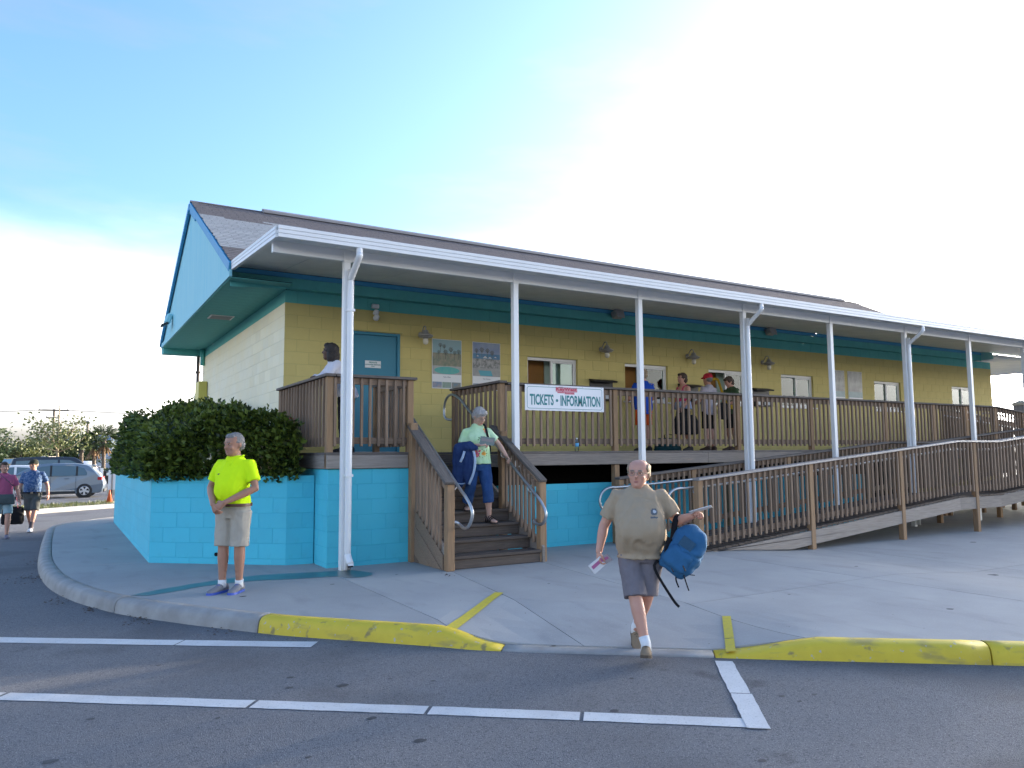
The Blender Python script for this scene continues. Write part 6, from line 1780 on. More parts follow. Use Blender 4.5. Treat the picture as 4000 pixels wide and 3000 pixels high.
def softbag(name, loc, rz, dims, mt, label, cat='bag', straps=(), seed=1.0, v=.014, amp=.012):
    o = empty(name, loc, label, cat, None, rz)
    a, d, h = dims
    b = MB(); ringloft(b, [(0.004, 0, 0, a*.43, d*.40), (h*.06, 0, 0, a*.49, d*.48), (h*.4, 0, 0, a*.5, d*.52), (h*.8, 0, 0, a*.47, d*.45), (h*.97, 0, 0, a*.40, d*.28), (h, 0, 0, a*.30, d*.14)], 22, None, 3.2)
    part('bag_body', grow(b, 'bag_body', mt, v, 1, wrinkle(amp, (6, 6, 8), seed)), o)
    for pts, w, m2 in straps:
        pa = catmull(pts, 5); b = MB(); b.tube(pa, [(w, .004)]*len(pa), 8, True, ref=(0, 1, 0)); part('strap', fix_normals(b.mesh('strap', m2, True)), o)
    return o
softbag('tote_bag', (7.86, -1.03, DZ+.33), R(-10), (.56, .18, .40), strap_black, 'big black tote bag held by the woman in pink tank top', straps=[([(-.14, -.05, .36), (-.08, .06, .56), (.06, .12, .60), (.13, .02, .37)], .015, strap_black)], seed=2)
softbag('satchel', (9.05, -.93, DZ+.66), R(15), (.34, .15, .36), strap_black, 'black satchel with yellow strap carried by the man in red cap', straps=[([(.10, -.02, .34), (.02, .03, .60), (-.02, .10, .86), (-.06, .20, .86)], .030, ys_m)], seed=3)
o = softbag('yellow_pouch', (9.28, -.98, DZ+.88), R(10), (.14, .07, .10), ys_m, 'small yellow pouch in the hands of the woman in olive shirt', seed=5, v=.010, amp=.004)
teal_bag = cloth('dark_teal_cloth', (.008, .045, .05), .4)
softbag('duffel_bag', (7.52, -.85, DZ), R(5), (.62, .30, .26), teal_bag, 'dark teal duffel bag lying on the deck behind the man in blue', straps=[([(-.14, -.06, .24), (-.10, -.02, .33), (.10, -.02, .33), (.14, -.06, .24)], .014, strap_black)], seed=7)
softbag('shopping_bag', (7.20, -1.18, DZ), R(0), (.62, .20, .08), teal_bag, 'flat dark bag lying on the deck boards near the duffel bag', seed=8, amp=.006)

# ---- 9, 10: couple walking on the road at the left
pink_tee = cloth('pink_tee', (.42, .10, .19), .3, 10); ice_sh = cloth('ice_blue_shorts', (.30, .42, .46), .3, 12); gray_green = cloth('bag_gray_green', (.085, .10, .10), .3); hawaiian = cloth('hawaiian_shirt', (.04, .085, .20), 1.0, 26, (.14, .20, .30), lo=.45, hi=.6); gray_sh = cloth('gray_green_shorts', (.095, .10, .095), .3, 14); drab_cap = cloth('drab_cap', (.035, .04, .03), .3); white_shoe = mat('white_trainer', (.62, .63, .66), .6); dark_sock = cloth('dark_sock', (.10, .08, .085)); purple_shoe = mat('purple_gray_shoe', (.14, .13, .17), .7)
wx, wy = -4.07, 6.85
r9 = person('woman in pink T-shirt and pale blue shorts walking along the road', (wx, wy, G(wx, wy)), R(6), 1.61, skin_ruddy, hair_brown, 'bob', pink_tee, pants=ice_sh, hem=.56, shoe=purple_shoe, sole=purple_shoe, girth=1.10, female=True, voxel=.013, seed=9.3, amp=.007, shirt_hem=.86,
       J=dict(el=(.27, .02, 1.11), er=(-.28, .0, 1.12), wl=(.33, -.06, .87), wr=(-.13, -.16, 1.33), kl=(.11, -.12, .50), al=(.10, -.12, .085), kr=(-.10, .04, .49), ar=(-.09, .16, .10)), feet=dict(l=(0, -6), r=(0, 20)), hands=dict(r=((.2, .2, .9), (-.2, -.9, 0), -1, .7)))
softbag('waist_bag', (wx+.02, wy-.22, G(wx, wy)+.72), R(6), (.42, .12, .21), gray_green, 'gray green bag slung in front of the woman in pink T-shirt', straps=[([(.18, 0, .18), (.19, .08, .34), (.0, .02, .55), (-.12, .02, .68)], .014, gray_green)], seed=4)
mx_, my_ = -3.58, 8.55
r10 = person('man in dark cap, blue patterned shirt and gray shorts walking on the road', (mx_, my_, G(mx_, my_)), R(-6), 1.67, skin_ruddy, hair_gray, 'undercap', hawaiian, pants=gray_sh, hem=.52, shoe=white_shoe, sole=white_shoe, sock=dark_sock, sock_h=.24, girth=1.10, belly=.04, voxel=.013, seed=10.3, amp=.007, cap=drab_cap, tuck=True, belt=strap_black, head_yaw=R(-22),
       J=dict(el=(.29, .05, 1.13), er=(-.27, .02, 1.10), wl=(.33, -.02, .88), wr=(-.29, -.12, .86), kl=(.07, -.12, .50), al=(.02, -.20, .09), kr=(-.07, -.02, .50), ar=(-.03, .22, .13)), feet=dict(l=(0, -8), r=(0, 28)))
pk = cloth('pink_strap', (.50, .14, .20)); wk = cloth('white_strap', (.52, .50, .50))
softbag('tote_bag', (mx_-.36, my_-.16, G(mx_, my_)+.20), R(-4), (.44, .18, .40), strap_black, 'black tote bag with pink and white straps carried by the man in cap', straps=[([(-.14, -.06, .37), (-.04, -.03, .56), (.03, -.01, .67), (.10, -.06, .37)], .010, pk), ([(-.10, .06, .37), (.0, .03, .57), (.05, .01, .67), (.14, .06, .37)], .010, wk)], seed=6)
# ================================================================== vegetation
def leaf_mat(name, a, b_, c=None):
    m = bpy.data.materials.new(name); m.use_nodes = True
    n, l = m.node_tree.nodes, m.node_tree.links; bs = n['Principled BSDF']
    bs.inputs['Roughness'].default_value = .45; bs.inputs['Specular IOR Level'].default_value = .4
    g = n.new('ShaderNodeNewGeometry'); cr = n.new('ShaderNodeValToRGB')
    cr.color_ramp.elements[0].color = (*a, 1); cr.color_ramp.elements[1].color = (*b_, 1)
    if c: e = cr.color_ramp.elements.new(.93); e.color = (*c, 1); cr.color_ramp.elements[1].position = .80
    l.new(g.outputs['Random Per Island'], cr.inputs['Fac']); l.new(cr.outputs['Color'], bs.inputs['Base Color'])
    tr = n.new('ShaderNodeBsdfTranslucent'); l.new(cr.outputs['Color'], tr.inputs['Color'])
    mx = n.new('ShaderNodeMixShader'); mx.inputs['Fac'].default_value = .25
    l.new(bs.outputs[0], mx.inputs[1]); l.new(tr.outputs[0], mx.inputs[2]); l.new(mx.outputs[0], n['Material Output'].inputs['Surface'])
    return m
clusia = leaf_mat('shrub_leaf', (.012, .026, .007), (.045, .08, .014), (.15, .20, .03))
twig = mat('twig', (.06, .045, .03), .9)
tree_leaf = leaf_mat('tree_leaf', (.045, .075, .022), (.12, .15, .045), (.17, .18, .07))
dark_leaf = leaf_mat('dark_leaf', (.025, .045, .018), (.055, .085, .03))
palm_leaf = leaf_mat('palm_leaf', (.035, .06, .022), (.085, .115, .04))
dead_frond = mat('dead_frond', (.24, .15, .08), .9, var=.6, vscale=8, vcol=(.15, .09, .05))
bark = mat('bark', (.16, .125, .095), .95, var=.7, vscale=12, vcol=(.09, .07, .055), stretch=(1, 1, .3))
bark_pale = mat('pale_bark', (.30, .24, .16), .9, var=.6, vscale=8)
def leaves(b, pts, size, flat=.0, fold=.25):
    """leaf blades: a folded pair of triangles-quads at each (p, direction)"""
    for p, d in pts:
        d = Vector(d).normalized()
        s = size*random.uniform(.7, 1.25)
        r = d.cross(Vector((random.uniform(-1, 1), random.uniform(-1, 1), random.uniform(-1, 1)))).normalized()
        nn = d.cross(r)
        w = s*.32
        tip = p + d*s; mid = p + d*s*.5
        b.add([p, mid + r*w + nn*w*fold, tip, mid - r*w + nn*w*fold], [(0, 1, 2), (0, 2, 3)])
# ---- the big shrub in the planter: a lumpy crown outline, leaves through its outer half metre
def shrub_top(x, y):
    """height of the crown over the planter"""
    u = (x+1.9)/1.9                      # 0 at the wall, 1 at the building
    h = 2.06 + .36*sstep(-.5, 3.2, y) - .80*sstep(4.0, 7.0, y)
    h -= .62*(1-sstep(-.12, .42, u)) + .38*(sstep(.68, 1.02, u))*(1-sstep(0, 3.0, y))
    dd = (y + .73) - (-.846)*(x+1.97)      # distance behind the slanting front wall
    h -= .50*(1-sstep(-.2, .60, dd))
    h += .13*noise.noise(Vector((x*1.7, y*1.7, 3))) + .07*noise.noise(Vector((x*5, y*5, 9)))
    return h
SH = empty('shrub', (-1.0, 1.5, 1.0), 'big dense dark green shrub filling the aqua planter', 'shrub')
b = MB(WLOC[SH.name])
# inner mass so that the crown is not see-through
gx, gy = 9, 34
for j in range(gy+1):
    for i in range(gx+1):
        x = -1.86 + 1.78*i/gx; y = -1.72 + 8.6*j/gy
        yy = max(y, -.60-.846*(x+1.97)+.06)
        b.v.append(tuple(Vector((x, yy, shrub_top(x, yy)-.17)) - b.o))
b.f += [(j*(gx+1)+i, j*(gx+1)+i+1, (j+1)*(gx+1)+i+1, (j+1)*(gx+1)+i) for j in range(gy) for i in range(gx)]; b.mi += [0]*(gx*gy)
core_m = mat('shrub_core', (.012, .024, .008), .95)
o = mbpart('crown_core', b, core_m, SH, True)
pts = []
rnd = random.Random(11)
while len(pts) < 15000:
    r_ = rnd.random()
    if r_ < .58:      # the face above the slanting and the long wall
        if rnd.random() < .62:
            t = rnd.random(); x = -1.97 + 1.9*t + rnd.uniform(-.05, .05); y0 = -.73 - .846*min(t*1.9, 1.56) - max(0, t*1.9-1.56)*.12
            dpt = abs(rnd.gauss(0, .16)) - .10; y = y0 + .1 + dpt
            z = rnd.uniform(1.12, shrub_top(x, max(y, y0+.5)) + .02)
            out = Vector((-.5, -.8, .35))
            bul = .16*math.sin(min(1, max(0, (z-1.1)/.9))*math.pi)
            x -= bul*.5; y -= bul*.6
        else:
            y = rnd.uniform(-.8, 6.9); x = -1.92 + abs(rnd.gauss(0, .16)) - .12
            z = rnd.uniform(1.12, shrub_top(-1.3, y)-.05 - .3*max(0, -1.75-x))
            out = Vector((-.9, -.25, .3))
    else:
        y = rnd.uniform(-1.7, 6.9); x = rnd.uniform(-1.95, .02)
        if (y+.60) < -.846*(x+1.97): continue
        z = shrub_top(x, y) - abs(rnd.gauss(0, .09))
        out = Vector((0, -.1, 1))
    if x > -.13 and y < .05: continue
    if y < -1.15 and x > -.27: continue
    dirv = out + Vector((rnd.gauss(0, .55), rnd.gauss(0, .55), rnd.gauss(0, .45)))
    pts.append((Vector((x, y, z)), dirv))
# shoots that stand above the crown, and sprays of paddle leaves along the outline
for k in range(170):
    y = rnd.uniform(-1.5, 6.5); x = rnd.uniform(-1.9, -.15)
    if (y+.60) < -.846*(x+1.97): continue
    z = shrub_top(x, y)
    hgt = rnd.uniform(.06, .17)
    for q in range(7):
        pts.append((Vector((x + rnd.gauss(0, .015), y + rnd.gauss(0, .015), z-.04 + hgt*q/6)), (rnd.gauss(0, .7), rnd.gauss(0, .7), .9)))
b = MB(WLOC[SH.name])
random.seed(5)
leaves(b, pts, .092)
part('leaves', b.mesh('leaves', clusia), SH, WLOC[SH.name], None, 'stuff')
for k in range(6): 
    x, y = -1.6+.25*k, -.4+.9*k if k < 3 else 2+.7*k
    b = MB(WLOC[SH.name]); b.tube([(x, y, 1.0), (x+.06, y, 1.3), (x-.03, y+.1, 1.7)], [.03, .024, .014], 7); mbpart('stem', b, twig, SH, True)
# small red flowered plant by the deck corner
FP = empty('flowering_plant', (-.22, -1.55, 1.04), 'small red flowering plant between the shrub and the deck railing', 'plant')
b = MB(WLOC[FP.name]); pts = []
for k in range(7):
    a = rnd.uniform(0, 6.28); tipp = Vector((-.22+.10*math.cos(a), -1.55+.10*math.sin(a), rnd.uniform(1.65, 1.98)))
    b.tube([Vector((-.22, -1.55, 1.04)), Vector((-.22, -1.55, 1.4))+Vector((.05*math.cos(a), .05*math.sin(a), 0)), tipp], [.006, .005, .003], 5)
    for q in range(10): pts.append((Vector((-.22, -1.55, 1.2)).lerp(tipp, rnd.random()), (rnd.gauss(0, 1), rnd.gauss(0, 1), .4)))
mbpart('stems', b, twig, FP, True)
b = MB(WLOC[FP.name]); leaves(b, pts, .06); part('leaves', b.mesh('leaves', clusia), FP, WLOC[FP.name], None, 'stuff')
fl = mat('red_petal', (.50, .02, .05), .6)
for k in range(6):
    p = Vector((-.22+rnd.gauss(0, .05), -1.55+rnd.gauss(0, .05), rnd.uniform(1.86, 2.0))); b = MB(WLOC[FP.name])
    leaves(b, [(p, (math.cos(q*1.26), math.sin(q*1.26), .4)) for q in range(5)], .032); part('flower', b.mesh('flower', fl), FP, WLOC[FP.name])

# ---- trees beyond the car park
def tree(name, x, y, h, cr, ctr_h, nleaf, lsize, lm, bm__, label, spread=1.0, trunk_r=.11, open_=.5, seed=1, group=None, cat='tree', nb=9):
    rn = random.Random(seed); random.seed(seed)
    g = G(x, y)
    o = empty(name, (x, y, g), label, cat, group)
    b = MB(WLOC[o.name]); th = h*.38
    b.tube([(x, y, g), (x+.04, y, g+th*.5), (x-.03, y, g+th), (x, y, g+h*.8)], [trunk_r*1.2, trunk_r, trunk_r*.8, trunk_r*.25], 8)
    tips = []
    for k in range(nb):
        a = k*2.4+rn.uniform(-.3, .3); z0 = g + th*(.85+.10*k/nb*3.5)
        L = cr*rn.uniform(.75, 1.1)
        up = rn.uniform(.35, 1.2)
        p0 = Vector((x, y, z0)); p2 = p0 + Vector((math.cos(a)*L, math.sin(a)*L, L*up)); p2.z = min(p2.z, g+h)
        p1 = p0.lerp(p2, .5) + Vector((0, 0, -.1*L))
        b.tube([p0, p1, p2], [trunk_r*.45, trunk_r*.3, trunk_r*.08], 5); tips.append((p0, p1, p2))
    mbpart('trunk', b, bm__, o, True)
    pts = []
    cl = []
    for p0, p1, p2 in tips:
        for q in range(5): 
            t = rn.uniform(.35, 1.05); c = (p1.lerp(p2, (t-.5)*2) if t > .5 else p0.lerp(p1, t*2)); cl.append(c + Vector((rn.gauss(0, cr*.12), rn.gauss(0, cr*.12), rn.gauss(0, cr*.12))))
    for k in range(int(10*(1-open_))): cl.append(Vector((x + rn.gauss(0, cr*.45), y + rn.gauss(0, cr*.45), g + ctr_h + rn.gauss(0, h*.16))))
    for k in range(nleaf):
        c = rn.choice(cl); r_ = cr*.20
        p = c + Vector((rn.gauss(0, r_), rn.gauss(0, r_), rn.gauss(0, r_*.7)))
        pts.append((p, (rn.gauss(0, 1), rn.gauss(0, 1), rn.gauss(-.1, .7))))
    b = MB(WLOC[o.name]); leaves(b, pts, lsize); part('crown', b.mesh('crown', lm), o, WLOC[o.name])
    return o
TG = 'trees beyond the car park'
tree('tree', -3.15, 47.0, 6.6, 1.75, 3.4, 1150, .21, tree_leaf, bark_pale, 'thin open tree with bare upper twigs standing behind the dark van', open_=.85, seed=3, nb=12, trunk_r=.10)
for (x, y, h, cr, nl, sd, lb) in ((-9.6, 76, 4.5, 2.2, 1500, 5, 'dark round tree at the far left edge'), (-6.4, 80, 4.3, 2.1, 1400, 6, 'bushy green tree behind the yellow tanker truck'), (-3.7, 84, 4.4, 2.4, 1500, 7, 'dense dark tree behind the thin open tree'), (-1.2, 86, 3.6, 2.1, 1400, 8, 'low dark tree left of the sabal palms'),
                                (3.4, 82, 3.2, 1.8, 1300, 9, 'low green tree between the palms and the shrub'), (-13.2, 82, 3.8, 2.2, 1200, 12, 'dark tree partly cut by the left frame edge'), (6.6, 80, 3.0, 2.0, 1000, 13, 'low tree just behind the left end of the big shrub')):
    tree('tree', x, y, h, cr, h*.55, nl, .34, dark_leaf if sd in (5, 7, 8, 12) else tree_leaf, bark, lb, open_=.0, seed=sd, trunk_r=.16, group=TG)
def palm(x, y, h, label, dead=True, fr=22, L=1.5, seed=1, coco=False):
    rn = random.Random(seed); g = G(x, y)
    o = empty('palm_tree', (x, y, g), label, 'palm tree', 'palms beyond the car park')
    b = MB(WLOC[o.name]); b.tube([(x, y, g), (x+.05, y, g+h*.3), (x, y, g+h*.7), (x+.03, y, g+h)], [.21, .17, .16, .19], 9); mbpart('trunk', b, bark, o, True)
    c = Vector((x, y, g+h))
    b = MB(WLOC[o.name])
    for k in range(fr):
        a = k*2.39; el = rn.uniform(-.5, 1.25)
        d = Vector((math.cos(a)*math.cos(el), math.sin(a)*math.cos(el), math.sin(el)))
        e = c + d*L*(.55 if not coco else .4)
        side = d.cross(Vector((0, 0, 1))).normalized()
        b.tube([c, e], .018, 4)
        if not coco:
            nseg = 11
            for q in range(nseg):      # fan blades
                f = (q-(nseg-1)/2)/((nseg-1)/2)
                dd = (d*math.cos(f*1.5) + side*math.sin(f*1.5)*1.0 + Vector((0, 0, -.22*abs(f)))).normalized()
                l_ = L*.62*(1-.25*abs(f)); w = side.cross(dd)*.0 + dd.cross(Vector((0, 0, 1))).normalized()*.045
                b.add([e-w*.5, e+w*.5, e+dd*l_*.7+w+Vector((0, 0, -.03)), e+dd*l_+Vector((0, 0, -.18)), e+dd*l_*.7-w+Vector((0, 0, -.03))], [(0, 1, 2, 3, 4)])
        else:
            prev = e
            for q in range(9):
                t = q/8; p = c + d*L*(.3+t*1.1) + Vector((0, 0, -.7*t*t*L*.6))
                for s in (-1, 1):
                    dd = (side*s + d*.5 + Vector((0, 0, -.5))).normalized(); l_ = .55*(1-abs(t-.4)); w = d*.04
                    b.add([p-w, p+w, p+dd*l_], [(0, 1, 2)])
    part('fronds', b.mesh('fronds', palm_leaf), o, WLOC[o.name])
    if dead:
        b = MB(WLOC[o.name])
        for k in range(16):
            a = k*2.39+.5; d = Vector((math.cos(a)*.45, math.sin(a)*.45, -1)).normalized(); side = d.cross(Vector((0, 0, 1))).normalized()
            for q in range(4):
                dd = (d + side*rn.uniform(-.35, .35)).normalized(); l_ = rn.uniform(.8, 1.5); w = side*.05
                p = c + Vector((0, 0, -.1)); b.add([p-w*.5, p+w*.5, p+dd*l_+w, p+dd*l_-w], [(0, 1, 2, 3)])
        part('dead_fronds', b.mesh('dead_fronds', dead_frond), o, WLOC[o.name])
palm(.42, 66, 3.4, 'tall sabal palm with brown skirt in front of the white house', seed=2)
palm(-.30, 67, 3.0, 'second sabal palm, brown skirt, left of the tallest palm', seed=3, L=1.35)
palm(-1.25, 69, 2.9, 'dark sabal palm at the left end of the palm row', seed=4, dead=False, L=1.45)
palm(-8.2, 73, 3.3, 'coconut palm with drooping fronds behind the yellow truck cab', dead=False, coco=True, seed=5, L=1.5, fr=16)
b = MB((1.0, 70, 0)); rn = random.Random(3); pts = [(Vector((rn.uniform(-1.0, 6.5), 64+rn.uniform(-.4, .4), G(0, 64)+rn.uniform(0, .75))), (rn.gauss(0, 1), rn.gauss(0, 1), rn.gauss(.3, .6))) for _ in range(1500)]
random.seed(2); leaves(b, pts, .22); o = bpy.data.objects.new('hedge', b.mesh('hedge', dark_leaf)); link(o, None, b.o); tag(o, 'low clipped hedge in front of the white house', 'hedge')
b = MB((0, 120, 0)); rn = random.Random(8)
for k in range(9000):
    x = rn.uniform(-60, 30); hh = 2.9 + 1.0*noise.noise(Vector((x*.16, 2, 0))) + 0.7*noise.noise(Vector((x*.6, 5, 0)))
    p = Vector((x, 118+rn.uniform(-3, 3), -.4 + hh*math.sqrt(rn.random())))
    d = Vector((rn.gauss(0, 1), rn.gauss(0, 1), rn.gauss(0, .7))); leaves(b, [(p, d)], .8)
o = bpy.data.objects.new('far_wood', b.mesh('far_wood', dark_leaf)); link(o, None, b.o); tag(o, 'far dark line of mangrove wood along the horizon', 'wood', None, 'stuff')
# unseen belt of trees, added to keep the low sun off the ground
b = MB((60, 0, 0))
for k in range(9000):
    yy = rn.uniform(-7, 14.5); hh = 8.7 + .5*noise.noise(Vector((yy*.18, 7, 0)))
    p = Vector((60+rn.uniform(-2.5, 2.5), yy, -.3 + hh*(rn.random()**.8)))
    leaves(b, [(p, Vector((rn.gauss(0, 1), rn.gauss(0, 1), rn.gauss(0, .7))))], .85)
o = bpy.data.objects.new('far_wood', b.mesh('far_wood', dark_leaf)); link(o, None, b.o); tag(o, 'belt of mangrove trees beyond the right end of the building', 'wood', None, 'stuff')

# ---- grass island with its kerb, between the road and the car park
ISL = [(-14, 6.5), (-6.5, 12.6), (-4.1, 14.9), (-3.55, 15.4), (-1.4, 17.1), (3, 20.2), (6, 21.5)]
isl = [Vector((x, y, 0)) for x, y in ISL]
dn = catmull([tuple(p) for p in isl], 5)
b = MB(); nr = inward(dn)
pf = [(0, 0), (.02, .1), (.06, .145), (.16, .15), (.165, .05)]
for p, w in zip(dn, nr):
    for d, z in pf: q = p + w*d; b.v.append((q.x, q.y, G(p.x, p.y)+z-.005))
npf = len(pf); b.f = [(i*npf+j, i*npf+j+1, (i+1)*npf+j+1, (i+1)*npf+j) for i in range(len(dn)-1) for j in range(npf-1)]; b.mi = [0]*len(b.f)
mbtop('kerb', b, mat('island_kerb', (.40, .385, .35), .85, var=.5, vscale=3), kind='structure')
b = MB(); bk = [p + w*2.6 for p, w in zip(dn, nr)]; fr_ = [p + w*.16 for p, w in zip(dn, nr)]
dirt = mat('island_soil', (.16, .125, .095), .95, var=.8, vscale=5, vcol=(.10, .10, .05))
for i in range(len(dn)-1): b.quad(*[Vector((q.x, q.y, G(q.x, q.y)+.10)) for q in (fr_[i], fr_[i+1], bk[i+1], bk[i])])
mbtop('soil', b, dirt, kind='structure')
grass_m = leaf_mat('grass_blade', (.055, .085, .02), (.11, .15, .035), (.16, .16, .06))
b = MB(); rn = random.Random(4)
for k in range(9000):
    i = rn.randrange(len(dn)-1); t = rn.random(); u = rn.random()
    p = fr_[i].lerp(fr_[i+1], t).lerp(bk[i].lerp(bk[i+1], t), u)
    if noise.noise(p*.5) < -.12 and p.x < -2.6: continue
    a = rn.uniform(0, 6.28); hgt = rn.uniform(.05, .12); w = Vector((math.cos(a), math.sin(a), 0))*.012; z = G(p.x, p.y)+.10
    b.add([Vector((p.x, p.y, z))-w, Vector((p.x, p.y, z))+w, Vector((p.x+rn.gauss(0, .03), p.y+rn.gauss(0, .03), z+hgt))], [(0, 1, 2)])
o = bpy.data.objects.new('grass', b.mesh('grass', grass_m)); link(o); tag(o, 'short green grass on the kerbed island by the silver car', 'grass', None, 'stuff')

# ================================================================== vehicles and street things at the left
tyre_m = mat('tyre', (.02, .02, .021), .85); rim_m = mat('wheel_rim', (.50, .51, .53), .35, metal=.6); chrome = mat('chrome_trim', (.6, .62, .64), .2, metal=.9)
red_lamp = mat('tail_lamp', (.42, .015, .02), .2); head_lamp = mat('head_lamp', (.75, .74, .70), .15); car_black = mat('car_black_trim', (.015, .015, .016), .6); seat_m = mat('car_seat', (.05, .05, .055), .8)
def paint(name, c, metal=.35): return mat(name, c, .3, metal=metal, spec=.5, coat=.6)
def car(name, loc, rz, label, pm, prof, glass_z, W=1.72, wheels=(-1.34, 1.3), wr=.315, cat='car', group=None, roof_in=.13, win=None, tails=None, spokes=True, heads=None, extra=None, side_trim=True):
    """car facing local +X. prof = closed side outline [(x,z)...] clockwise from rear bottom; the part above glass_z leans in"""
    o = empty(name, loc, label, cat, group, rz)
    def wy(z):
        t = max(0, (z-glass_z)/.6); low = max(0, (.45-z)/.45)
        return W/2 - roof_in*min(1.2, t) - .05*low*low
    pts = catmull([(x, 0, z) for x, z in prof], 3)
    pts = [(p.x, p.z) for p in pts]
    n = len(pts); b = MB()
    vs = []
    ins = .05
    cxm = sum(p[0] for p in pts)/n; czm = sum(p[1] for p in pts)/n
    rings_ = [(-1, 0.0), (-.93, -1), (0, -1), (.93, -1), (1, 0.0)]
    cols_ = []
    for f, _ in [(-1.0, 0), (-.94, 1), (0, 1), (.94, 1), (1.0, 0)]:
        row = []
        for x, z in pts:
            sh = .97 if abs(f) == 1.0 else 1.0
            xx = cxm + (x-cxm)*(sh if abs(f) == 1 else 1); zz = czm + (z-czm)*(sh if abs(f) == 1 else 1)
            row.append(Vector((xx, f*wy(zz), zz)))
        cols_.append(row); vs += row
    fs = []
    for r_ in range(4):
        for i in range(n-1): fs.append((r_*n+i, r_*n+i+1, (r_+1)*n+i+1, (r_+1)*n+i))
        fs.append((r_*n+n-1, r_*n, (r_+1)*n, (r_+1)*n+n-1))
    # sides: fan-free n-gons cut around the wheels
    b.add(vs, fs)
    b.f.append(tuple(range(n))); b.f.append(tuple(range(4*n, 5*n))[::-1]); b.mi += [0, 0]
    me = b.mesh('body', pm, False); fix_normals(me)
    for p in me.polygons: p.use_smooth = len(p.vertices) == 4
    part('body', me, o)
    for side in (-1, 1):
        for wname, poly in (win or []):
            b = MB(); t = .006
            vs = [Vector((x, side*(wy(z)+t), z)) for x, z in poly] + [Vector((x, side*(wy(z)-.02), z)) for x, z in poly]
            m_ = len(poly)
            b.add(vs, [tuple(range(m_)), tuple(range(m_, 2*m_))[::-1]] + [(i, (i+1) % m_, m_+(i+1) % m_, m_+i) for i in range(m_)])
            part(wname, fix_normals(b.mesh(wname, car_glass_dark if wname == 'window' else car_black if wname == 'pillar' else pm)), o)
        for wx_ in wheels:
            b = MB(); b.lathe([(wr+.055, -.02), (wr+.055, .012), (wr*.6, .012)], (wx_, side*(W/2-.03), wr), 22, Matrix.Rotation(R(-90*side), 3, 'X')); part('wheel_arch', b.mesh('wheel_arch', car_black), o)
            wo = bpy.data.objects.new('wheel', None); link(wo, o, WLOC[o.name]); 
            b = MB(); b.lathe([(wr*.66, -.10), (wr*.93, -.10), (wr, -.06), (wr, .05), (wr*.93, .085), (wr*.66, .085)], (wx_, side*(W/2-.07), wr), 24, Matrix.Rotation(R(-90*side), 3, 'X')); part('tyre', b.mesh('tyre', tyre_m, True), wo)
            b = MB(); mrot = Matrix.Rotation(R(-90*side), 3, 'X'); cw = Vector((wx_, side*(W/2-.07), wr))
            b.lathe([(wr*.66, .075), (wr*.60, .085), (wr*.56, .06), (.02, .05)], cw, 24, mrot)
            part('rim', b.mesh('rim', car_black if spokes else rim_m, False), wo)
            if spokes:
                b = MB()
                b.lathe([(wr*.67, .080), (wr*.58, .092), (wr*.57, .08)], cw, 24, mrot); b.lathe([(.06, .09), (.05, .10), (.0, .10)], cw, 12, mrot)
                for q in range(5):
                    a = q*2*math.pi/5+.3; e = Vector((math.cos(a), math.sin(a), 0)); pp_ = Vector((-e.y, e.x, 0))
                    b.add([cw + mrot @ (e*r0 + pp_*w0*s + Vector((0, 0, .094))) for r0, w0, s in ((.03, .03, -1), (.03, .03, 1), (wr*.6, .052, 1), (wr*.6, .052, -1))], [(0, 1, 2, 3)])
                part('hubcap', b.mesh('hubcap', rim_m), wo)
    for lname, lm_, boxes in (('tail_light', red_lamp, tails or []), ('headlight', head_lamp, heads or [])):
        for c, s in boxes:
            for side in (-1, 1):
                b = MB(); b.box((c[0], side*(wy(c[2])-s[1]*.5+.012), c[2]), s, None, .03); part(lname, b.mesh(lname, lm_), o)
    if extra: extra(o, wy)
    return o
car_glass_dark = mat('car_window', (.10, .14, .15), .06, spec=.8, metal=.2)
car_glass_pale = mat('car_window_pale', (.22, .29, .30), .06, spec=.8, metal=.2)
silver = paint('silver_blue_paint', (.14, .18, .225)); black_p = paint('dark_blue_black_paint', (.012, .014, .022), .2); white_p = paint('white_paint', (.66, .67, .68), .0); dgreen = paint('dark_green_paint', (.03, .045, .045), .2); truck_y = paint('truck_yellow', (.60, .33, .02), 0)
hatch_prof = [(-2.05, .26), (-2.10, .45), (-2.12, .62), (-2.03, .80), (-1.93, .95), (-1.62, 1.30), (-1.40, 1.45), (-.8, 1.52), (.0, 1.53), (.55, 1.46), (1.05, 1.22), (1.38, 1.02), (1.75, .93), (2.0, .80), (2.13, .62), (2.13, .40), (2.05, .22), (1.0, .18), (-1.0, .18), (-1.9, .20)]
hw_ = [('window', [(-.98, .98), (-.98, 1.40), (-.45, 1.44), (-.06, 1.44), (-.06, .97)]), ('window', [(.02, .965), (.02, 1.44), (.35, 1.40), (.72, 1.25), (1.06, 1.02), (1.10, .96)]), ('window', [(-1.06, .985), (-1.06, 1.39), (-1.30, 1.30), (-1.42, 1.10), (-1.40, 1.0)]), ('pillar', [(-.06, .965), (-.06, 1.445), (.02, 1.445), (.02, .965)]), ('pillar', [(-1.06, .98), (-1.06, 1.40), (-.98, 1.405), (-.98, .98)])]
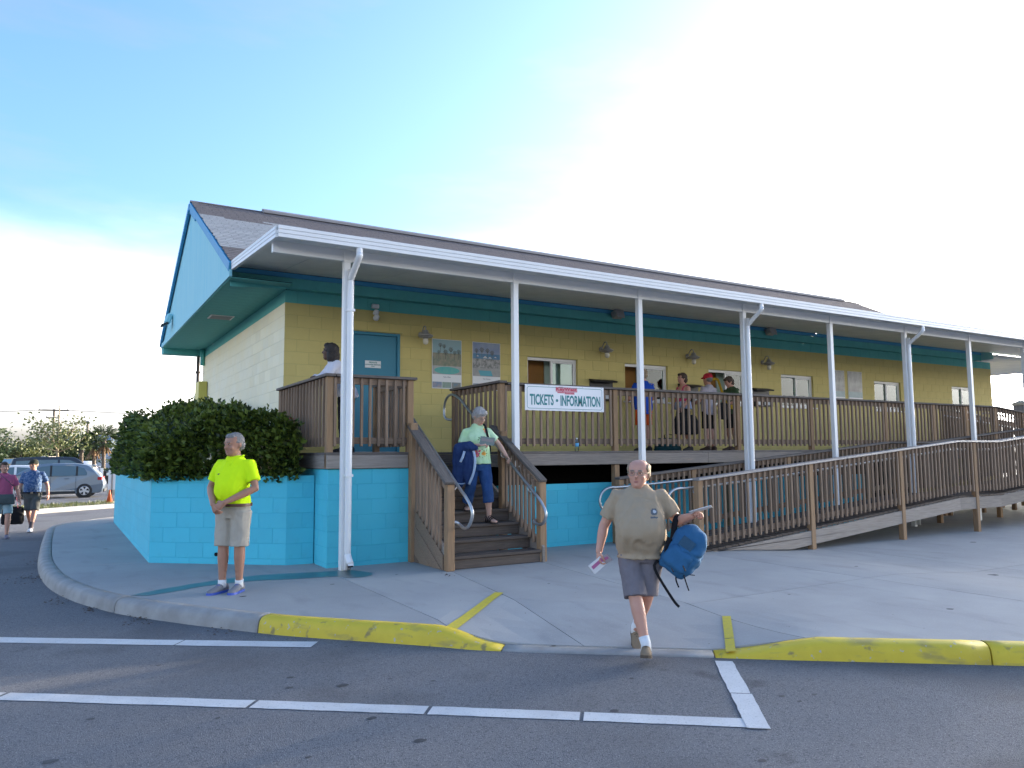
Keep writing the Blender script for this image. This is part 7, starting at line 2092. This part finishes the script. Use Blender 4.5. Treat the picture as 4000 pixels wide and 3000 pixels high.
def hatch_extra(o, wy):
    for side in (-1, 1):
        for x in (-.62, .42):
            b = MB(); b.box((x, side*(wy(.86)+.012), .86), (.19, .03, .03), None, .008); part('door_handle', b.mesh('door_handle', silver), o)
        b = MB(); b.beam((-.95, side*(W_2-.0), .33), (.95, side*(W_2-.0), .33), .03, .035); part('side_trim', b.mesh('side_trim', chrome), o)
        for x in (-.99, -.02, 1.02):
            b = MB(); b.beam((x, side*(wy(.6)+.0015), .36), (x, side*(wy(.9)+.0015), .94), .006, .008, (1, 0, 0), 0); part('door_seam', b.mesh('door_seam', car_black), o)
        b = MB(); b.box((.93, side*(wy(1.0)+.10), 1.02), (.12, .20, .13), None, .03); part('mirror', b.mesh('mirror', silver), o)
    b = MB(); b.add([Vector((-1.935, y*.62, .99)) for y in (-1, 1)] + [Vector((-1.60, y*.55, 1.335)) for y in (1, -1)], [(0, 1, 2, 3)]); part('rear_window', b.mesh('rear_window', car_glass_dark), o)
    b = MB(); b.box((-1.72, 0, 1.40), (.30, 1.15, .03), Matrix.Rotation(R(-18), 3, 'Y'), .01); part('spoiler', b.mesh('spoiler', silver), o)
    b = MB(); b.box((-2.09, 0, .32), (.10, 1.45, .16), None, .03); part('rear_valance', b.mesh('rear_valance', car_black), o)
    b = MB(); b.box((0, 0, .245), (2.0, 1.70, .10), None, .01); part('sill', b.mesh('sill', car_black), o)
W_2 = .86
cxr, cyr = -3.28, 27.6
hatch_ang = R(180-6)
car('hatchback_car', (cxr, cyr, G(cxr, cyr)), hatch_ang, 'silver blue hatchback car parked beside the grass island', silver, hatch_prof, .96, tails=[((-1.93, .90, .84), (.20, .26, .15))], win=hw_, extra=hatch_extra, heads=[((2.0, .75, .72), (.16, .28, .14))])
suv_prof = [(-2.35, .35), (-2.40, .6), (-2.40, .95), (-2.30, 1.15), (-2.18, 1.62), (-2.0, 1.78), (-1.0, 1.84), (.4, 1.82), (.85, 1.72), (1.35, 1.25), (1.6, 1.12), (2.2, 1.05), (2.42, .9), (2.45, .55), (2.3, .30), (0, .26), (-2.2, .28)]
suv_win = [('window', [(-2.05, 1.18), (-2.0, 1.62), (-1.2, 1.66), (-1.2, 1.17)]), ('window', [(-1.1, 1.17), (-1.1, 1.67), (-.1, 1.68), (-.1, 1.16)]), ('window', [(.0, 1.16), (.0, 1.68), (.5, 1.64), (.95, 1.42), (1.22, 1.18)])]
car('van', (-3.05, 36.5, G(0, 36)), R(3), 'dark blue black van parked behind the silver hatchback', black_p, suv_prof, 1.16, W=1.9, wheels=(-1.5, 1.5), wr=.36, cat='van', win=suv_win, tails=[((-2.35, .85, 1.0), (.14, .14, .30))], heads=[((2.32, .8, .85), (.16, .3, .18))])
car('sedan_car', (-5.05, 31.2, G(0, 31)), R(176), 'white car seen between the walking couple and the silver hatchback', white_p, [(-2.2, .3), (-2.28, .6), (-2.2, .92), (-1.6, 1.0), (-1.1, 1.36), (-.4, 1.44), (.3, 1.40), (.95, 1.05), (1.9, .92), (2.25, .75), (2.28, .4), (2.1, .24), (0, .2), (-2.0, .22)], .95, wheels=(-1.35, 1.35), win=[('window', [(-1.2, 1.0), (-.9, 1.32), (-.35, 1.36), (-.35, .98)]), ('window', [(-.25, .98), (-.25, 1.36), (.3, 1.32), (.8, 1.02)])], tails=[((-2.2, .7, .8), (.12, .3, .14))], heads=[((2.16, .7, .72), (.14, .3, .12))])
car('pickup_truck', (-7.6, 43.5, G(0, 43)), R(-68), 'dark pickup truck parked at the left frame edge', dgreen, suv_prof, 1.16, W=1.9, wheels=(-1.5, 1.5), wr=.36, cat='pickup', win=suv_win, tails=[((-2.35, .85, 1.0), (.14, .14, .30))], heads=[((2.36, .78, .85), (.16, .34, .18))])
car('sedan_car', (-.75, 75, G(0, 75)), R(95), 'white car parked far back right of the dark van', white_p, [(-2.2, .3), (-2.28, .6), (-2.2, .92), (-1.6, 1.0), (-1.1, 1.36), (-.4, 1.44), (.3, 1.40), (.95, 1.05), (1.9, .92), (2.25, .75), (2.28, .4), (2.1, .24), (0, .2), (-2.0, .22)], .95, wheels=(-1.35, 1.35), win=[('window', [(-1.2, 1.0), (-.9, 1.32), (-.35, 1.36), (-.35, .98)]), ('window', [(-.25, .98), (-.25, 1.36), (.3, 1.32), (.8, 1.02)])], tails=[((-2.2, .7, .8), (.12, .3, .14))], heads=[((2.16, .7, .72), (.14, .3, .12))])
# yellow-cab tanker truck
tx, ty = -5.5, 70
TRK = empty('tanker_truck', (tx, ty, G(0, 70)), 'yellow cab tanker truck with gray tank behind the parked cars', 'truck', None, R(214))
TRK.scale = (.7, .7, .7)
b = MB(); b.prism([(1.1, .6), (1.1, 2.35), (1.35, 2.55), (2.3, 2.5), (2.75, 1.75), (3.1, 1.6), (3.15, .6)], 1, -1.05, 1.05); part('cab', fix_normals(b.mesh('cab', truck_y)), TRK)
for s in (-1, 1):
    b = MB(); b.prism([(1.5, 1.65), (1.5, 2.3), (2.15, 2.28), (2.5, 1.68)], 1, s*1.055-.004, s*1.055+.004); part('window', fix_normals(b.mesh('window', car_glass_dark)), TRK)
b = MB(); b.prism([(2.36, 2.42), (2.76, 1.78), (2.79, 1.80), (2.39, 2.44)], 1, -.95, .95); part('windscreen', fix_normals(b.mesh('windscreen', car_glass_pale)), TRK)
b = MB(); b.tube([(.95, 0, 1.65), (.6, 0, 1.65), (-3.4, 0, 1.65), (-3.6, 0, 1.65)], [(.72, .60), (.95, .80), (.95, .80), (.72, .6)], 24); part('tank', fix_normals(b.mesh('tank', mat('tank_gray', (.24, .26, .30), .4, metal=.5), True)), TRK)
b = MB(); b.box((-.2, 0, .72), (6.4, 1.0, .18)); part('chassis', b.mesh('chassis', car_black), TRK)
b = MB(); b.box((-2.9, 0, 2.62), (1.3, 1.5, .26), None, .03); part('hose_rack', b.mesh('hose_rack', mat('rack_pale', (.6, .52, .45), .6)), TRK)
for x in (2.3, -1.9, -3.0):
    for s in (-1, 1):
        b = MB(); b.lathe([(.25, -.14), (.5, -.14), (.5, .12), (.25, .14), (.1, .05)], (x, s*.92, .5), 20, Matrix.Rotation(R(-90*s), 3, 'X')); part('wheel', b.mesh('wheel', tyre_m, True), TRK)
# traffic cone
cone_m = mat('cone_orange', (.60, .11, .03), .6)
CN = empty('traffic_cone', (-1.44, 18.9, G(0, 18.9)+.10), 'orange traffic cone beside the far planter wall', 'cone')
b = MB(WLOC[CN.name]); b.box((-1.44, 18.9, WLOC[CN.name].z+.015), (.24, .24, .03), None, .01); mbpart('base', b, cone_m, CN)
b = MB(WLOC[CN.name]); b.lathe([(.10, .03), (.022, .45), (.016, .47)], WLOC[CN.name], 16); mbpart('body', b, cone_m, CN, True)
# white sign boards on posts
pole_gray = mat('pole_gray', (.30, .29, .28), .6)
for (x, y, w, h, z0, lb) in ((-1.18, 33.5, .33, .47, .75, 'white notice board on a dark post behind the silver hatchback'), (-1.29, 20.6, .26, .75, .52, 'narrow white sign panel peeking past the far planter wall')):
    o = empty('notice_sign', (x, y, G(x, y)), lb, 'sign')
    boxpart('post', (x, y, G(x, y)+(z0+h)/2), (.07, .07, z0+h), car_black, o); boxpart('panel', (x-.0, y-.05, G(x, y)+z0+h/2), (w, .02, h), sign_white, o)
    boxpart('panel_strip', (x, y-.065, G(x, y)+z0+h/2), (.06, .008, h), pole_gray, o)
CB = empty('wheel_stop', (-.72, 29.3, G(0, 29.3)), 'pale concrete wheel stop behind the hatchback bumper', 'wheel stop')
b = MB(WLOC[CB.name]); b.prism([(29.2, WLOC[CB.name].z), (29.22, WLOC[CB.name].z+.22), (29.38, WLOC[CB.name].z+.22), (29.4, WLOC[CB.name].z)], 0, -1.0, .8); mbpart('block', b, mat('stop_pale', (.5, .47, .36), .8), CB)
# the white house
HS = empty('house', (1.3, 92, G(0, 92)), 'white gabled house far behind the palms', 'house')
hz = G(0, 92); house_w = mat('house_white', (.50, .55, .62), .8); house_t = mat('house_trim', (.74, .74, .72), .7)
b = MB(WLOC[HS.name]); b.box((-.1, 94, hz+1.75), (5.0, 6, 3.5)); mbpart('wall', b, house_w, HS)
b = MB(WLOC[HS.name]); b.box((3.1, 94, hz+1.75), (1.5, 6.4, 3.5)); b.prism([(2.2, hz+3.5), (3.15, hz+4.35), (4.3, hz+3.5)], 1, 90.6, 97); mbpart('gable_wing', b, house_t, HS)
b = MB(WLOC[HS.name]); b.prism([(90.7, hz+3.45), (94, hz+4.5), (97.3, hz+3.45)], 0, -2.8, 2.4); mbpart('roof', b, mat('house_roof', (.24, .29, .34), .7), HS)
for x in (-1.6, .2): boxpart('window', (x, 90.98, hz+2.1), (.8, .06, 1.1), car_glass_dark, HS)
boxpart('window', (3.1, 90.78, hz+1.9), (.5, .06, .9), car_glass_dark, HS)
# utility poles and wires
def upole(x, y, h, label, arms, transformer=False):
    g = G(x, y); o = empty('utility_pole', (x, y, g), label, 'utility pole')
    b = MB(WLOC[o.name]); b.tube([(x, y, g), (x+.05, y, g+h)], [.16, .11], 8); mbpart('pole', b, bark, o, True)
    for z, L in arms:
        b = MB(WLOC[o.name]); b.box((x, y-.1, g+z), (L, .12, .14)); mbpart('crossarm', b, bark, o)
        for f in (-.45, 0, .45):
            b = MB(WLOC[o.name]); b.lathe([(.05, 0), (.06, .08), (.03, .18)], (x+L*f, y-.1, g+z+.07), 8); mbpart('insulator', b, pole_gray, o)
    if transformer:
        b = MB(WLOC[o.name]); b.lathe([(.22, 0), (.24, .1), (.24, .7), (.1, .85)], (x-.35, y, g+h-2.6), 12); mbpart('transformer', b, pole_gray, o, True)
upole(-3.75, 88, 7.3, 'tall utility pole with two crossarms above the thin tree', [(7.15, 3.0), (6.3, 1.4), (4.6, 3.4)])
upole(-.30, 90, 6.1, 'shorter utility pole with a transformer left of the sabal palm', [(5.9, .3)], True)
for k, (z0, dx) in enumerate(((7.2, -1.3), (7.2, 0), (7.15, 1.3))):
    b = MB((0, 88, 0)); g = G(0, 88)
    pl = []
    for i in range(25):
        t = i/24; x = -34 + 64*t
        sag = .55*(1-(2*((x+3.75)/30 % 1)-1)**2)
        pl.append((x, 88 + (.12*(x+3.75) if x < -3.75 else -.02*(x+3.75)) + dx*.3, g+z0+.1-sag*.8+(-.035*max(0, -(x+3.75)))))
    b.tube(pl, .022, 4); me = b.mesh('power_line', pole_gray); o = bpy.data.objects.new('power_line', me); link(o, None, b.o)
    tag(o, ['rear overhead power line crossing the pale sky at left', 'middle overhead power line crossing the pale sky at left', 'front overhead power line crossing the pale sky at left'][k], 'power line', 'overhead power lines')
# small bit of brown timber piling beyond the right end of the ramp
PL = empty('timber_piling', (44.7, 10, -.2), 'brown timber piling beyond the right end of the ramp', 'piling')
b = MB(WLOC[PL.name]); b.tube([(44.8, 10, -.2), (44.8, 10, 4.2)], [.42, .40], 12); mbpart('pile', b, bark, PL, True)
b = MB(WLOC[PL.name]); b.lathe([(.45, 4.05), (.46, 4.2), (.1, 4.35)], (44.8, 10, 0), 12); mbpart('pile_cap', b, bark_pale, PL)
